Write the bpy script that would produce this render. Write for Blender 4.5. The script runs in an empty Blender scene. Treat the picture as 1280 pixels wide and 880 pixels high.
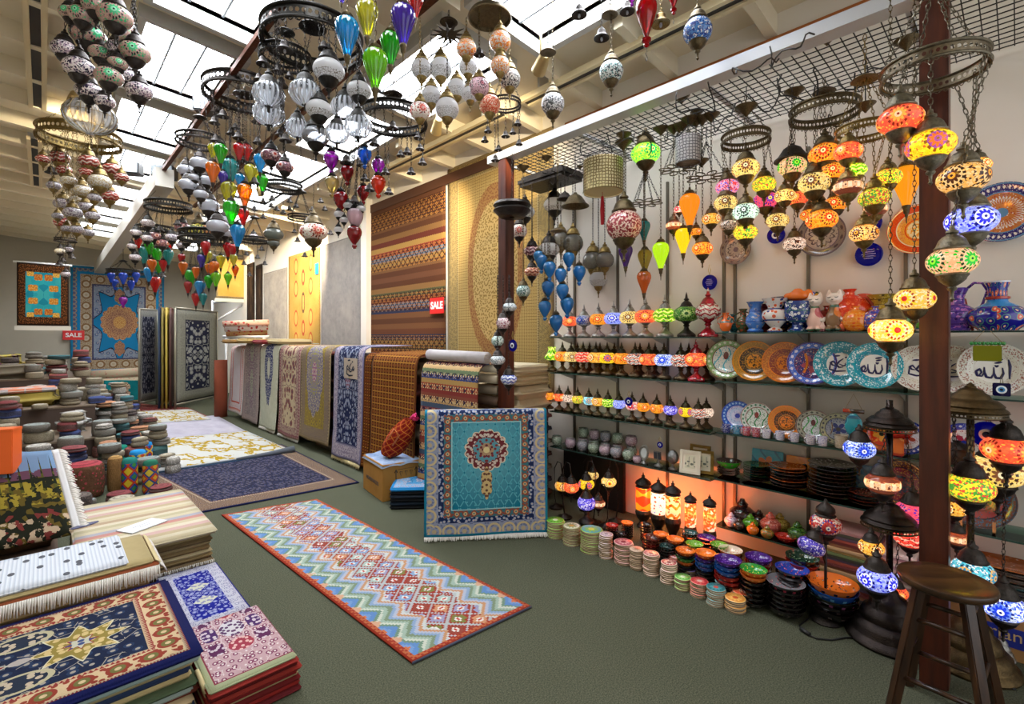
import bpy, bmesh, math, random
from mathutils import Vector, Matrix
PI = math.pi
S = bpy.context.scene
COL = S.collection
RND = random.Random(7)
# ---------------------------------------------------------------- camera geometry
FPX, HZ, CX, EYE = 608.0, 422.0, 640.0, 1.5
YAW = math.atan2(585, 608)
FX, FY = math.sin(YAW), math.cos(YAW)
def ray(px, py):
    u = (px - CX) / FPX; v = (HZ - py) / FPX
    return FX + FY * u, FY - FX * u, v
def P(px, py, d=None, X=None, Y=None, z=None):
    a, b, v = ray(px, py)
    t = d if d is not None else X / a if X is not None else Y / b if Y is not None else (z - EYE) / v
    return Vector((a * t, b * t, EYE + v * t))
def depth(p): return p[0] * FX + p[1] * FY
cam = bpy.data.cameras.new('camera'); co = bpy.data.objects.new('camera', cam); COL.objects.link(co)
cam.sensor_width = 36; cam.lens = FPX / 1280 * 36; cam.shift_y = -18 / 1280; cam.clip_start = .02
co.location = (0, 0, EYE); co.rotation_euler = (PI / 2, 0, -YAW); S.camera = co
S.view_settings.view_transform = 'Standard'; S.view_settings.look = 'None'; S.view_settings.gamma = 1
S.view_settings.use_curve_mapping = False
S.cycles.use_denoising = True
S.cycles.max_bounces = 8; S.cycles.diffuse_bounces = 4; S.cycles.transparent_max_bounces = 16
S.cycles.caustics_reflective = False; S.cycles.caustics_refractive = False; S.cycles.sample_clamp_indirect = 4
# ---------------------------------------------------------------- node expressions
def lin(c):
    if isinstance(c, str):
        c = c.lstrip('#'); c = [int(c[i:i+2], 16) / 255 for i in (0, 2, 4)]
        c = [x / 12.92 if x <= .04045 else ((x + .055) / 1.055) ** 2.4 for x in c]
    return (c[0], c[1], c[2], 1)
class T:
    def __init__(s, name):
        s.m = bpy.data.materials.new(name); s.m.use_nodes = True; s.t = s.m.node_tree; s.t.nodes.clear()
    def node(s, k, **kw):
        n = s.t.nodes.new(k)
        for a, b in kw.items(): setattr(n, a, b)
        return n
    def put(s, inp, v):
        if isinstance(v, E): s.t.links.new(v.s, inp)
        elif v is not None:
            if hasattr(inp.default_value, '__len__') and not isinstance(v, (tuple, list)): v = lin(v) if isinstance(v, str) else (v, v, v, 1)[:len(inp.default_value)]
            inp.default_value = v[:len(inp.default_value)] if hasattr(inp.default_value, '__len__') else v
    def math(s, op, *a):
        n = s.node('ShaderNodeMath', operation=op)
        for i, v in enumerate(a): s.put(n.inputs[i], v)
        return E(s, n.outputs[0])
    def co(s, kind='Object'):
        n = s.node('ShaderNodeTexCoord'); x = s.node('ShaderNodeSeparateXYZ'); s.t.links.new(n.outputs[kind], x.inputs[0])
        e = E(s, n.outputs[kind]); return e, E(s, x.outputs[0]), E(s, x.outputs[1]), E(s, x.outputs[2])
    def vec(s, x, y, z=0.0):
        n = s.node('ShaderNodeCombineXYZ')
        for i, v in enumerate((x, y, z)): s.put(n.inputs[i], v)
        return E(s, n.outputs[0])
    def mix(s, f, a, b):
        n = s.node('ShaderNodeMix', data_type='RGBA')
        s.put(n.inputs[0], f)
        for i, v in ((6, a), (7, b)): s.put(n.inputs[i], v if isinstance(v, E) else lin(v))
        return E(s, n.outputs[2])
    def mul(s, f, a, b):
        n = s.node('ShaderNodeMix', data_type='RGBA', blend_type='MULTIPLY')
        s.put(n.inputs[0], f)
        for i, v in ((6, a), (7, b)): s.put(n.inputs[i], v if isinstance(v, E) else lin(v))
        return E(s, n.outputs[2])
    def ramp(s, f, stops, const=True):
        n = s.node('ShaderNodeValToRGB'); r = n.color_ramp; r.interpolation = 'CONSTANT' if const else 'LINEAR'
        while len(r.elements) < len(stops): r.elements.new(1)
        for e, (p, c) in zip(r.elements, stops): e.position = p; e.color = lin(c)
        s.put(n.inputs[0], f); return E(s, n.outputs[0])
    def vor(s, v, scale, feat='F1', dim='3D', rnd=1.0):
        n = s.node('ShaderNodeTexVoronoi', feature=feat, voronoi_dimensions=dim); s.put(n.inputs['Vector'], v)
        n.inputs['Scale'].default_value = scale; n.inputs['Randomness'].default_value = rnd
        if feat == 'DISTANCE_TO_EDGE': return E(s, n.outputs['Distance']), None
        x = s.node('ShaderNodeSeparateColor'); s.t.links.new(n.outputs['Color'], x.inputs[0])
        return E(s, n.outputs['Distance']), E(s, x.outputs[0])
    def noise(s, v, scale, detail=3, rough=.6):
        n = s.node('ShaderNodeTexNoise'); s.put(n.inputs['Vector'], v); n.inputs['Scale'].default_value = scale
        n.inputs['Detail'].default_value = detail; n.inputs['Roughness'].default_value = rough
        return E(s, n.outputs[0])
    def bump(s, h, strength=.3, dist=.01):
        n = s.node('ShaderNodeBump'); n.inputs['Strength'].default_value = strength; n.inputs['Distance'].default_value = dist
        s.put(n.inputs['Height'], h); return E(s, n.outputs[0])
    def pbr(s, color, rough=.6, metal=0.0, normal=None, emis=None, estr=0.0, coat=0.0, spec=.5, alpha=None):
        n = s.node('ShaderNodeBsdfPrincipled')
        s.put(n.inputs['Base Color'], color if isinstance(color, E) else lin(color)); s.put(n.inputs['Roughness'], rough)
        s.put(n.inputs['Metallic'], metal); n.inputs['Specular IOR Level'].default_value = spec; n.inputs['Coat Weight'].default_value = coat
        if normal: s.put(n.inputs['Normal'], normal)
        if alpha: s.put(n.inputs['Alpha'], alpha)
        if emis is not None: s.put(n.inputs['Emission Color'], emis if isinstance(emis, E) else lin(emis)); s.put(n.inputs['Emission Strength'], estr)
        return E(s, n.outputs[0])
    def bsdf(s, kind, color, rough=None):
        n = s.node('ShaderNodeBsdf' + kind); s.put(n.inputs['Color'], color if isinstance(color, E) else lin(color))
        if rough is not None: n.inputs['Roughness'].default_value = rough
        return E(s, n.outputs[0])
    def mixs(s, f, a, b):
        n = s.node('ShaderNodeMixShader'); s.put(n.inputs[0], f); s.t.links.new(a.s, n.inputs[1]); s.t.links.new(b.s, n.inputs[2]); return E(s, n.outputs[0])
    def fres(s, ior=1.45):
        n = s.node('ShaderNodeFresnel'); n.inputs[0].default_value = ior; return E(s, n.outputs[0])
    def out(s, sh):
        n = s.node('ShaderNodeOutputMaterial'); s.t.links.new(sh.s, n.inputs[0]); return s.m
class E:
    def __init__(s, t, so): s.t, s.s = t, so
    def __add__(s, o): return s.t.math('ADD', s, o)
    __radd__ = __add__
    def __sub__(s, o): return s.t.math('SUBTRACT', s, o)
    def __rsub__(s, o): return s.t.math('SUBTRACT', o, s)
    def __mul__(s, o): return s.t.math('MULTIPLY', s, o)
    __rmul__ = __mul__
    def __truediv__(s, o): return s.t.math('DIVIDE', s, o)
    def lt(s, o): return s.t.math('LESS_THAN', s, o)
    def gt(s, o): return s.t.math('GREATER_THAN', s, o)
    def fr(s): return s.t.math('FRACT', s)
    def fl(s): return s.t.math('FLOOR', s)
    def ab(s): return s.t.math('ABSOLUTE', s)
    def sin(s): return s.t.math('SINE', s)
    def sq(s): return s.t.math('POWER', s, 2.0)
    def rt(s): return s.t.math('SQRT', s)
    def mn(s, o): return s.t.math('MINIMUM', s, o)
    def mx(s, o): return s.t.math('MAXIMUM', s, o)
    def at2(s, o): return s.t.math('ARCTAN2', s, o)
    def tri(s, p): return s.t.math('PINGPONG', s, p)
    def snap(s, p): return s.t.math('SNAP', s, p)
    def btw(s, a, b): return s.gt(a) * s.lt(b)
MATS = {}
def memo(f):
    def g(*a):
        k = (f.__name__,) + a
        if k not in MATS: MATS[k] = f(*a)
        return MATS[k]
    return g
@memo
def plain(c, rough=.6, metal=0.0, coat=0.0):
    t = T('plain'); return t.out(t.pbr(c, rough, metal, coat=coat))
@memo
def metalm(c, rough=.38, scale=40):
    t = T('aged_metal'); o, x, y, z = t.co(); n = t.noise(o, 9, 4)
    f = (n - .35) * 2.2
    return t.out(t.pbr(t.mix(f.mx(0.0).mn(1.0), tuple(v * .45 for v in lin(c)[:3]), c), rough, .85, t.bump(t.noise(o, scale * 1.0, 2), .25, .02)))
BRONZE = metalm('#75664a', .36); DARK = metalm('#4a4440', .4); BRASS = metalm('#a08750', .33); SILV = metalm('#b9b6ae', .3); IRON = metalm('#3a3834', .45)
# ---------------------------------------------------------------- meshes
MESH = {}
def mesh_of(bm, mat, smooth=True):
    me = bpy.data.meshes.new('m'); bm.to_mesh(me); bm.free()
    if mat is not None:
        for m in (mat if isinstance(mat, (list, tuple)) else [mat]): me.materials.append(m)
    if smooth: me.polygons.foreach_set('use_smooth', [True] * len(me.polygons))
    return me
def sharp(me, ang=40):
    try: me.set_sharp_from_angle(angle=math.radians(ang))
    except Exception: pass
    return me
def ob(name, me, parent=None, loc=(0, 0, 0), rot=(0, 0, 0), sc=1.0):
    o = bpy.data.objects.new(name, me); COL.objects.link(o); o.location = loc; o.rotation_euler = rot
    o.scale = (sc, sc, sc) if not hasattr(sc, '__len__') else sc
    if parent is not None: o.parent = parent
    me.name = name if me is not None and me.users < 2 else me.name if me is not None else ''
    return o
def tag(o, label, cat, group=None, kind=None):
    o['label'] = label; o['category'] = cat
    if group: o['group'] = group
    if kind: o['kind'] = kind
    return o
def thing(name, label, cat, loc=(0, 0, 0), rz=0.0, group=None):
    o = bpy.data.objects.new(name, None); COL.objects.link(o); o.location = loc; o.rotation_euler = (0, 0, rz); o.empty_display_size = .05
    return tag(o, label, cat, group)
def struct(name, me, loc=(0, 0, 0), rot=(0, 0, 0), parent=None):
    o = ob(name, me, parent, loc, rot)
    if parent is None: o['kind'] = 'structure'
    return o
def lathe_bm(prof, seg=24, rib=None, bm=None, off=(0, 0, 0)):
    bm = bm or bmesh.new(); rings = []
    for r, z in prof:
        if r < 1e-5: rings.append([bm.verts.new((off[0], off[1], z + off[2]))])
        else:
            vs = []
            for i in range(seg):
                a = 2 * PI * i / seg; rr = r
                if rib: rr = r * (1 + rib[1] * (abs(math.cos(a * rib[0] / 2)) - .6))
                vs.append(bm.verts.new((off[0] + rr * math.cos(a), off[1] + rr * math.sin(a), z + off[2])))
            rings.append(vs)
    for A, B in zip(rings, rings[1:]):
        n = max(len(A), len(B))
        if len(A) == 1 and len(B) == 1: continue
        for i in range(n):
            j = (i + 1) % n
            q = [A[i % len(A)], A[j % len(A)], B[j % len(B)], B[i % len(B)]]
            f = []
            for v in q:
                if v not in f: f.append(v)
            if len(f) >= 3: bm.faces.new(f)
    bmesh.ops.recalc_face_normals(bm, faces=bm.faces[:])
    return bm
def lathe(key, prof, mat, seg=24, rib=None):
    k = ('L', key, mat.name)
    if k not in MESH: MESH[k] = sharp(mesh_of(lathe_bm(prof, seg, rib), mat), 50)
    return MESH[k]
def box_bm(x0, y0, z0, x1, y1, z1, bm=None):
    bm = bm or bmesh.new()
    v = [bm.verts.new(p) for p in ((x0,y0,z0),(x1,y0,z0),(x1,y1,z0),(x0,y1,z0),(x0,y0,z1),(x1,y0,z1),(x1,y1,z1),(x0,y1,z1))]
    for f in ((3,2,1,0),(4,5,6,7),(0,1,5,4),(1,2,6,5),(2,3,7,6),(3,0,4,7)): bm.faces.new([v[i] for i in f])
    return bm
def boxm(x0, y0, z0, x1, y1, z1, mat, bev=0.0):
    bm = box_bm(x0, y0, z0, x1, y1, z1)
    if bev: bmesh.ops.bevel(bm, geom=bm.edges[:], offset=bev, segments=2, affect='EDGES')
    return mesh_of(bm, mat, False)
def tube_bm(pts, r, seg=8, bm=None, closed=False, cap=True):
    bm = bm or bmesh.new(); pts = [Vector(p) for p in pts]; n = len(pts); rings = []
    up = Vector((0, 0, 1))
    for i, p in enumerate(pts):
        t = (pts[(i+1) % n] - pts[i-1]) if closed else (pts[min(i+1, n-1)] - pts[max(i-1, 0)])
        t = t.normalized() if t.length else Vector((0, 0, 1))
        a = t.cross(up); a = a if a.length > .05 else t.cross(Vector((1, 0, 0))); a.normalize(); b = a.cross(t)
        rr = r[i] if hasattr(r, '__len__') else r
        rings.append([bm.verts.new(p + rr * (math.cos(2*PI*k/seg) * a + math.sin(2*PI*k/seg) * b)) for k in range(seg)])
    for i in range(n if closed else n - 1):
        A, B = rings[i], rings[(i+1) % n]
        for k in range(seg): bm.faces.new((A[k], A[(k+1) % seg], B[(k+1) % seg], B[k]))
    if cap and not closed: bm.faces.new(rings[0][::-1]); bm.faces.new(rings[-1])
    return bm
def tubem(pts, r, mat, seg=8, closed=False): return mesh_of(tube_bm(pts, r, seg, None, closed), mat)
def beam(name, a, b, w, h, mat, parent=None):
    a, b = Vector(a), Vector(b); L = (b - a).length
    me = boxm(-w/2, 0, -h/2, w/2, L, h/2, mat)
    o = ob(name, me, parent, a); o.rotation_mode = 'QUATERNION'; o.rotation_quaternion = (b - a).to_track_quat('Y', 'Z'); return o
def chain_mesh(L, mat, w=.012):
    n = max(1, round(L / (w * 1.9))); k = ('chain', n, mat.name, w)
    if k not in MESH:
        bm = bmesh.new(); st = w * 1.9
        for i in range(n):
            pts = []
            for j in range(8):
                a = 2 * PI * j / 8; x = w * .5 * math.cos(a); z = -st * (i + .5) + st * .62 * math.sin(a)
                pts.append((x, 0, z) if i % 2 else (0, x, z))
            tube_bm(pts, w * .17, 3, bm, True)
        MESH[k] = mesh_of(bm, mat)
    return MESH[k]
def chain(parent, top, L, mat=None, w=.012, name='chain'):
    """straight hanging chain of length L going down from top"""
    return ob(name, chain_mesh(L, mat or DARK, w), parent, top)
def chain_to(parent, a, b, mat=None, w=.012, name='chain'):
    a, b = Vector(a), Vector(b); o = chain(parent, a, (b - a).length, mat, w, name)
    o.rotation_mode = 'QUATERNION'; o.rotation_quaternion = (a - b).to_track_quat('Z', 'Y'); return o
# ================================================================ the room
def carpet_mat():
    t = T('carpet'); o, x, y, z = t.co(); n = t.noise(o, 160, 3, .7); n2 = t.noise(o, 1.3, 2)
    c = t.mix((n - .3) * 2.0, '#2e3126', '#71745e')
    c = t.mix((n2 - .4) * 1.2, c, t.mix((n - .3) * 2.0, '#34372b', '#7a7c67'))
    return t.out(t.pbr(c, .95, 0, t.bump(n, .6, .01), spec=.1))
def paint(c, c2=None, sc=1.2):
    t = T('paint'); o, x, y, z = t.co(); n = t.noise(o, sc, 4)
    return t.out(t.pbr(t.mix((n - .42) * 2.5, c, c2 or tuple(v * .9 for v in lin(c)[:3])), .75, spec=.2))
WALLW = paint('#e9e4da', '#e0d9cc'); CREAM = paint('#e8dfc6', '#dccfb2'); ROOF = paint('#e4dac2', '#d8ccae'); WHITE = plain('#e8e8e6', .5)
STEELW = plain('#c9ccd0', .4, .3); WOODO = plain('#a9622a', .5); RUST = metalm('#6a3b26', .6)
XW, YB, XL, YF = 3.62, 17.0, -1.3, -2.6
def roofz(x): return 3.72 + .075 * (XW - x)
struct('floor', boxm(XL, YF, -.1, XW + .3, YB, 0, carpet_mat()))
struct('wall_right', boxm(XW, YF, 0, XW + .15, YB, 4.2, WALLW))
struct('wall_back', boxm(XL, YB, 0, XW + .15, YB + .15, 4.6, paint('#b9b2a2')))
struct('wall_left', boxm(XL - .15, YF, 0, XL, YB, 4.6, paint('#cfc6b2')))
# roof deck pieces around the skylight openings: strips along Y (x ranges) with openings
def roof_piece(x0, x1, y0, y1, mat, th=.06, dz=0.0):
    bm = bmesh.new(); v = []
    for (x, y) in ((x0, y0), (x1, y0), (x1, y1), (x0, y1)):
        v.append(bm.verts.new((x, y, roofz(x) + dz)))
    for (x, y) in ((x0, y0), (x1, y0), (x1, y1), (x0, y1)):
        v.append(bm.verts.new((x, y, roofz(x) + dz + th)))
    for f in ((0,1,2,3),(7,6,5,4),(4,5,1,0),(5,6,2,1),(6,7,3,2),(7,4,0,3)): bm.faces.new([v[i] for i in f])
    bmesh.ops.recalc_face_normals(bm, faces=bm.faces[:])
    return bm
SK = [(.55, 1.2), (2.1, 2.75)]             # two rows of roof lights
SKY0 = [(1.2, 2.55), (2.9, 4.2), (4.5, 5.8), (6.1, 7.4), (7.7, 9.0), (9.6, 10.9), (11.4, 12.7), (13.2, 14.5)]
bm = bmesh.new()
def add_roof(x0, x1, y0, y1):
    b = roof_piece(x0, x1, y0, y1, None); me = bpy.data.meshes.new('t'); b.to_mesh(me); b.free(); bm.from_mesh(me); bpy.data.meshes.remove(me)
for x0, x1 in ((XL, .55), (1.2, 2.1), (2.75, XW)): add_roof(x0, x1, YF, YB)
for (x0, x1) in SK:
    yy = YF
    for a, b in SKY0: add_roof(x0, x1, yy, a); yy = b
    add_roof(x0, x1, yy, YB)
struct('ceiling', mesh_of(bm, ROOF, False))
def sky_mat():
    t = T('daylight'); o, x, y, z = t.co(); n = t.noise(o, 7, 2); d, c = t.vor(o, 9)
    f = (n.gt(.56)) * (d.lt(.35))
    col = t.mix(f * .55, '#f4f8ff', '#9fc0ec')
    e = t.node('ShaderNodeEmission'); t.put(e.inputs[0], col); e.inputs[1].default_value = SKYE
    return t.out(E(t, e.outputs[0]))
SKYE = 20.0
SKYM = sky_mat(); SKF = plain('#b9bab6', .5); BAR = plain('#8f959b', .5)
k = 0
for (x0, x1) in SK:
    for i, (a, b) in enumerate(SKY0):
        if x0 > 2 and i in (4, 6): pass
        k += 1
        fr = bmesh.new(); w = .05
        for q in ((x0 - w, x0, a - w, b + w), (x1, x1 + w, a - w, b + w), (x0, x1, a - w, a), (x0, x1, b, b + w)):
            bq = roof_piece(*q, None, .14, -.10); me = bpy.data.meshes.new('t'); bq.to_mesh(me); bq.free(); fr.from_mesh(me); bpy.data.meshes.remove(me)
        f = struct('window_%d' % k, mesh_of(fr, SKF, False))
        g = roof_piece(x0, x1, a, b, None, .01, .05); ob('glass', mesh_of(g, SKYM, False), f)
        br = bmesh.new()
        for s in (1/3, 2/3):
            xm = x0 + (x1 - x0) * s; bq = roof_piece(xm - .008, xm + .008, a, b, None, .02, .02); me = bpy.data.meshes.new('t'); bq.to_mesh(me); bq.free(); br.from_mesh(me); bpy.data.meshes.remove(me)
        ob('glazing_bar', mesh_of(br, BAR, False), f)
# joists along X, boards seen between them
yy = .45; n = 0
while yy < 16.6:
    bad = any(a - .08 < yy < b + .08 for a, b in SKY0)
    for x0, x1 in ((XL, .46), (1.29, 2.01), (2.84, XW)) if bad else ((XL, XW),):
        n += 1
        struct('trim_%d' % n, mesh_of(roof_piece(x0, x1, yy - .035, yy + .035, None, .16, -.15), CREAM, False))
    yy += .725
n += 1; struct('trim_%d' % n, boxm(XW - .035, YF, 3.47, XW, 3.0, 3.55, WOODO))
n += 1; struct('trim_%d' % n, boxm(XW - .03, 3.12, 3.40, XW, 7.0, 3.52, plain('#4a2a16', .7)))
n += 1; struct('trim_%d' % n, boxm(XW - .10, 6.85, 0, XW, 7.02, 3.75, WALLW))      # white pilaster
# steel hanging rails under the joists
for x in (1.12, 1.8):
    n += 1; struct('trim_%d' % n, boxm(x - .022, YF, 3.66, x + .022, 9.5, 3.70, RUST))
# white duct girder running away along the hall
n += 1
a, b = P(206, 222, d=6.3), P(124, 336, Y=16.4)
o = beam('trim_%d' % n, a, b, .2, .24, plain('#bdb8ac', .5)); o['kind'] = 'structure'
# shop light rails (unlit battens) under the roof
def light_rail(x, y0, y1, z, label):
    t = thing('ceiling_light_rail', label, 'light rail', (x, (y0 + y1) / 2, z)); L = (y1 - y0) / 2
    for s in (-.05, .05): ob('rail', boxm(s - .018, -L, -.02, s + .018, L, .03, plain('#d8c8a0', .35)), t)
    ob('slot', boxm(-.03, -L, -.005, .03, L, .0, plain('#1c1b1a', .5)), t)
    for y in (-L * .8, L * .8): ob('hanger_bracket', boxm(-.06, y - .01, .03, .06, y + .01, roofz(x) - z + .01, STEELW), t)
a = P(47, 130, z=3.9)
light_rail(a.x, 1.0, a.y, 3.86, 'cream batten rail pair running along the boarded roof above the green flowered mosaic chandelier')
light_rail(P(50, 168, z=3.9).x - .05, P(50, 168, z=3.9).y + .1, P(55, 230, z=3.9).y, 3.86, 'short cream batten rail on the roof beside the red zigzag chandelier')
light_rail(3.1, .9, 3.05, 3.60, 'long batten rail pair under the roof over the mesh gallery, black slotted')
light_rail(3.1, 3.35, 5.6, 3.60, 'cream batten rail under the roof above the striped kilim hung on the wall')
# ---------------------------------------------------------------- display wall: posts, beam, mesh
WOODP = None
def wood_mat(c1, c2, rough=.35, sc=3.0, axis='z'):
    t = T('wood'); o, x, y, z = t.co(); v = t.vec(x * 9.0, y * 9.0, z * .9) if axis == 'z' else t.vec(x * .9, y * 9.0, z * 9.0)
    n = t.noise(v, sc, 5); return t.out(t.pbr(t.mix((n - .3) * 2.2, c1, c2), rough, 0, t.bump(n, .15, .01)))
WOODP = wood_mat('#33130a', '#5e2a16', .4)
PY = (.25, 2.98)
for i, y in enumerate(PY):
    n += 1; struct('pillar_%d' % (i + 1), boxm(2.75, y - .048, 0, 2.85, y + .048, 3.0, WOODP, .004))
n += 1; struct('trim_%d' % n, boxm(2.745, YF, 2.99, 2.785, 3.16, 3.055, STEELW))
n += 1; struct('trim_%d' % n, boxm(2.785, YF, 2.99, 2.85, 3.16, 2.996, STEELW))
def grid_bm(x0, x1, y0, y1, z, st, w):
    bm = bmesh.new(); i = x0
    while i <= x1: box_bm(i - w, y0, z - w, i + w, y1, z + w, bm); i += st
    i = y0
    while i <= y1: box_bm(x0, i - w, z - w, x1, i + w, z + w, bm); i += st
    return bm
gm = thing('hanging_mesh_grid', 'black wire mesh grid forming the canopy above the lamp display', 'mesh grid', (0, 0, 0))
ob('wire_mesh', mesh_of(grid_bm(2.86, XW - .03, -1.2, 3.12, 3.0, .055, .0022), IRON, False), gm)
for y in (-.6, .35, 1.3, 2.25, 3.1): ob('support_bar', boxm(2.85, y - .012, 3.006, XW, y + .012, 3.03, STEELW), gm)
# slotted uprights on the wall
UPR = plain('#6d675c', .4, .6)
for y in (-.15, .45, .95, 1.42, 1.5, 1.95, 2.42, 2.9):
    o = ob('shelf_upright', boxm(XW - .02, y - .009, .1, XW - .0, y + .009, 2.75, UPR))
    tag(o, 'slotted metal upright strip fixed on the white display wall', 'upright', 'slotted uprights on the display wall')
SHX = 3.32
def glass_mat():
    t = T('shelf_glass'); f = t.fres(1.5)
    tr = t.bsdf('Transparent', '#c4d8d2'); gl = t.bsdf('Glossy', '#d8eee8', .03)
    return t.out(t.mixs(f, tr, gl))
GLASS = glass_mat(); GEDGE = plain('#27433c', .15)
BRK = plain('#b8bcb8', .35, .7)
def shelf(y0, y1, z, label, brs):
    t = thing('glass_shelf', label, 'shelf', (SHX, y0, z)); W = XW - .03 - SHX
    ob('glass_panel', boxm(0, 0, -.004, W, y1 - y0, .004, GLASS), t)
    ob('front_edge', boxm(-.004, 0, -.0045, 0, y1 - y0, .0045, GEDGE), t)
    for y in brs:
        if y0 <= y <= y1:
            bm = bmesh.new(); v = [bm.verts.new(p) for p in ((W + .01, y - y0, -.006), (.06, y - y0, -.006), (W + .01, y - y0, -.07))]
            bm.faces.new(v); r = bmesh.ops.extrude_face_region(bm, geom=bm.faces[:]); bmesh.ops.translate(bm, verts=[q for q in r['geom'] if isinstance(q, bmesh.types.BMVert)], vec=(0, .006, 0))
            bmesh.ops.recalc_face_normals(bm, faces=bm.faces[:])
            ob('bracket', mesh_of(bm, BRK, False), t)
LZ = (1.50, 1.18, .83, .51); RZ = (1.53, 1.20, .85, .53, .21)
ub = (-.15, .45, .95, 1.42, 1.95, 2.42, 2.9)
for z, s in zip(LZ, ('topmost glass shelf carrying silver-footed mosaic table lamps', 'glass shelf with the row of glowing amber mosaic lamps', 'glass shelf with the small lit lamps and a hanging evil eye', 'glass shelf holding globe candle cups and framed picture')):
    shelf(1.47, 2.95, z, s, (1.5, 1.95, 2.42, 2.9))
for z, s in zip(RZ, ('upper glass shelf crowded with painted vases and cat figurines', 'glass shelf of large painted plates with calligraphy', 'glass shelf of smaller painted plates and little mugs', 'glass shelf with stacked dark dishes before square painted panels', 'lowest glass shelf with small fruit-shaped pottery')):
    shelf(-1.0, 1.44, z, s, (-.15, .45, .95, 1.42))
# ---------------------------------------------------------------- light
w = bpy.data.worlds.new('world'); S.world = w; w.use_nodes = True; bg = w.node_tree.nodes['Background']
bg.inputs[0].default_value = (.95, .97, 1, 1); bg.inputs[1].default_value = 1.6
def spot(loc, to, power, color=(1, .82, .55), size=70, blend=.7):
    l = bpy.data.lights.new('spot_light', 'SPOT'); l.energy = power; l.color = color; l.spot_size = math.radians(size); l.spot_blend = blend; l.shadow_soft_size = .04
    o = bpy.data.objects.new('spot_light', l); COL.objects.link(o); o.location = loc
    o.rotation_euler = (Vector(to) - Vector(loc)).to_track_quat('-Z', 'Y').to_euler(); return o
def point(loc, power, color=(1, .6, .25), r=.02):
    l = bpy.data.lights.new('bulb_light', 'POINT'); l.energy = power; l.color = color; l.shadow_soft_size = r
    o = bpy.data.objects.new('bulb_light', l); COL.objects.link(o); o.location = loc; return o
S.view_settings.exposure = 0.15
# ================================================================ lamp kit
LITM = set(); LITP = []
def mosaic_col(t, base, base2, m1, m2, m3, style, n=4):
    o, x, y, z = t.co()
    d, rc = t.vor(o, 22); ed, _ = t.vor(o, 22, 'DISTANCE_TO_EDGE')
    col = t.mix(rc.gt(.55), base, base2)
    col = t.mix(rc.gt(.86), col, m1)
    if style in ('flower', 'dot'):
        q = ((y.at2(x)) * (n / (2 * PI)) + .5).fr() - .5
        dx = q * (PI / n); r = (dx.sq() + z.sq()).rt(); pa = z.at2(dx)
        bead = (pa * (14.0 if style == 'flower' else 10.0)).sin().gt(-.1)
        col = t.mix(r.lt(.26) * r.gt(.20) * bead, col, m3)
        pet = (pa * 5.0).sin().ab() * .07 + .11
        col = t.mix(r.lt(.20), col, base2 if style == 'flower' else m2)
        col = t.mix(r.lt(pet), col, m1)
        col = t.mix(r.lt(.075), col, m2)
        col = t.mix(r.lt(.03), col, m3)
    elif style == 'zig':
        a = y.at2(x) * (8 / (2 * PI)); zz = (a * 1.0).tri(.5)
        band = ((z * 5.0 + zz) * 1.0).tri(.5)
        col = t.mix(band.gt(.33), base, m1); col = t.mix(band.lt(.1), col, m2)
        col = t.mix(rc.gt(.8), col, m3)
    elif style == 'speck':
        col = t.mix(rc.gt(.5), base, m1); col = t.mix(rc.gt(.8), col, m2)
    elif style == 'band':
        a = (y.at2(x) * (10 / (2 * PI))).fr()
        col = t.mix(z.ab().gt(.13), col, m1); col = t.mix(z.ab().lt(.1) * a.lt(.4), col, m2)
    return t.mul(ed.lt(.018) * .75, col, (.12, .1, .08)), ed
@memo
def mosaic(base, base2, m1, m2, m3, style='flower', lit=0.0, n=4):
    t = T('mosaic_glass'); col, ed = mosaic_col(t, base, base2, m1, m2, m3, style, n)
    nb = t.bump(ed.mn(.05), .5, .02)
    if lit:
        sh = t.pbr(t.mul(1.0, col, (.5, .5, .5)), .2, 0, nb, emis=col, estr=lit, coat=.3)
        m = t.out(t.mixs(.25, sh, t.bsdf('Transparent', col))); LITM.add(m.name); return m
    return t.out(t.pbr(col, .2, 0, nb, coat=.4))
@memo
def tint(c, lit=0.0, dens=.5):
    t = T('coloured_glass'); tr = t.bsdf('Transparent', c); tl = t.bsdf('Translucent', c); df = t.bsdf('Diffuse', c)
    a = t.mixs(.55, tl, df)
    b = t.mixs(dens, tr, a); g = t.bsdf('Glossy', '#ffffff', .06)
    s = t.mixs(t.fres(1.55), b, g)
    if lit:
        e = t.node('ShaderNodeEmission'); e.inputs[0].default_value = lin(c); e.inputs[1].default_value = lit
        s = t.mixs(.6, s, E(t, e.outputs[0]))
    return t.out(s)
@memo
def clear(c='#f4f7fb', dens=.5):
    t = T('clear_glass'); tr = t.bsdf('Transparent', c); df = t.mixs(.5, t.bsdf('Diffuse', '#e9edf4'), t.bsdf('Translucent', '#e9edf4'))
    o, x, y, z = t.co(); rb = (y.at2(x) * 9.0).sin().ab(); b = t.mixs((rb.sq() * .75 + .12) * (dens * 2.0), tr, df); return t.out(t.mixs(t.fres(1.25), b, t.bsdf('Glossy', '#ffffff', .05)))
@memo
def opal(c='#f1f3f5', lit=0.0):
    t = T('opal_glass'); s = t.mixs(.72, t.pbr(c, .18, 0, coat=.4), t.bsdf('Translucent', '#ffffff'))
    return t.out(s)
@memo
def pierced(c, n=52, rough=.4):
    t = T('pierced_metal'); o, x, y, z = t.co(); a = y.at2(x) * (n / (2 * PI)); q = a.fr() - .5
    rr = ((q * .12).sq() + (z - .0).sq()).rt(); hole = rr.lt(.04)
    nn = t.noise(o, 9, 3)
    m = t.pbr(t.mix((nn - .35) * 2.0, tuple(v * .5 for v in lin(c)[:3]), c), rough, .85)
    return t.out(t.mixs(hole.mn(1.0), m, t.bsdf('Transparent', '#ffffff')))
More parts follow.
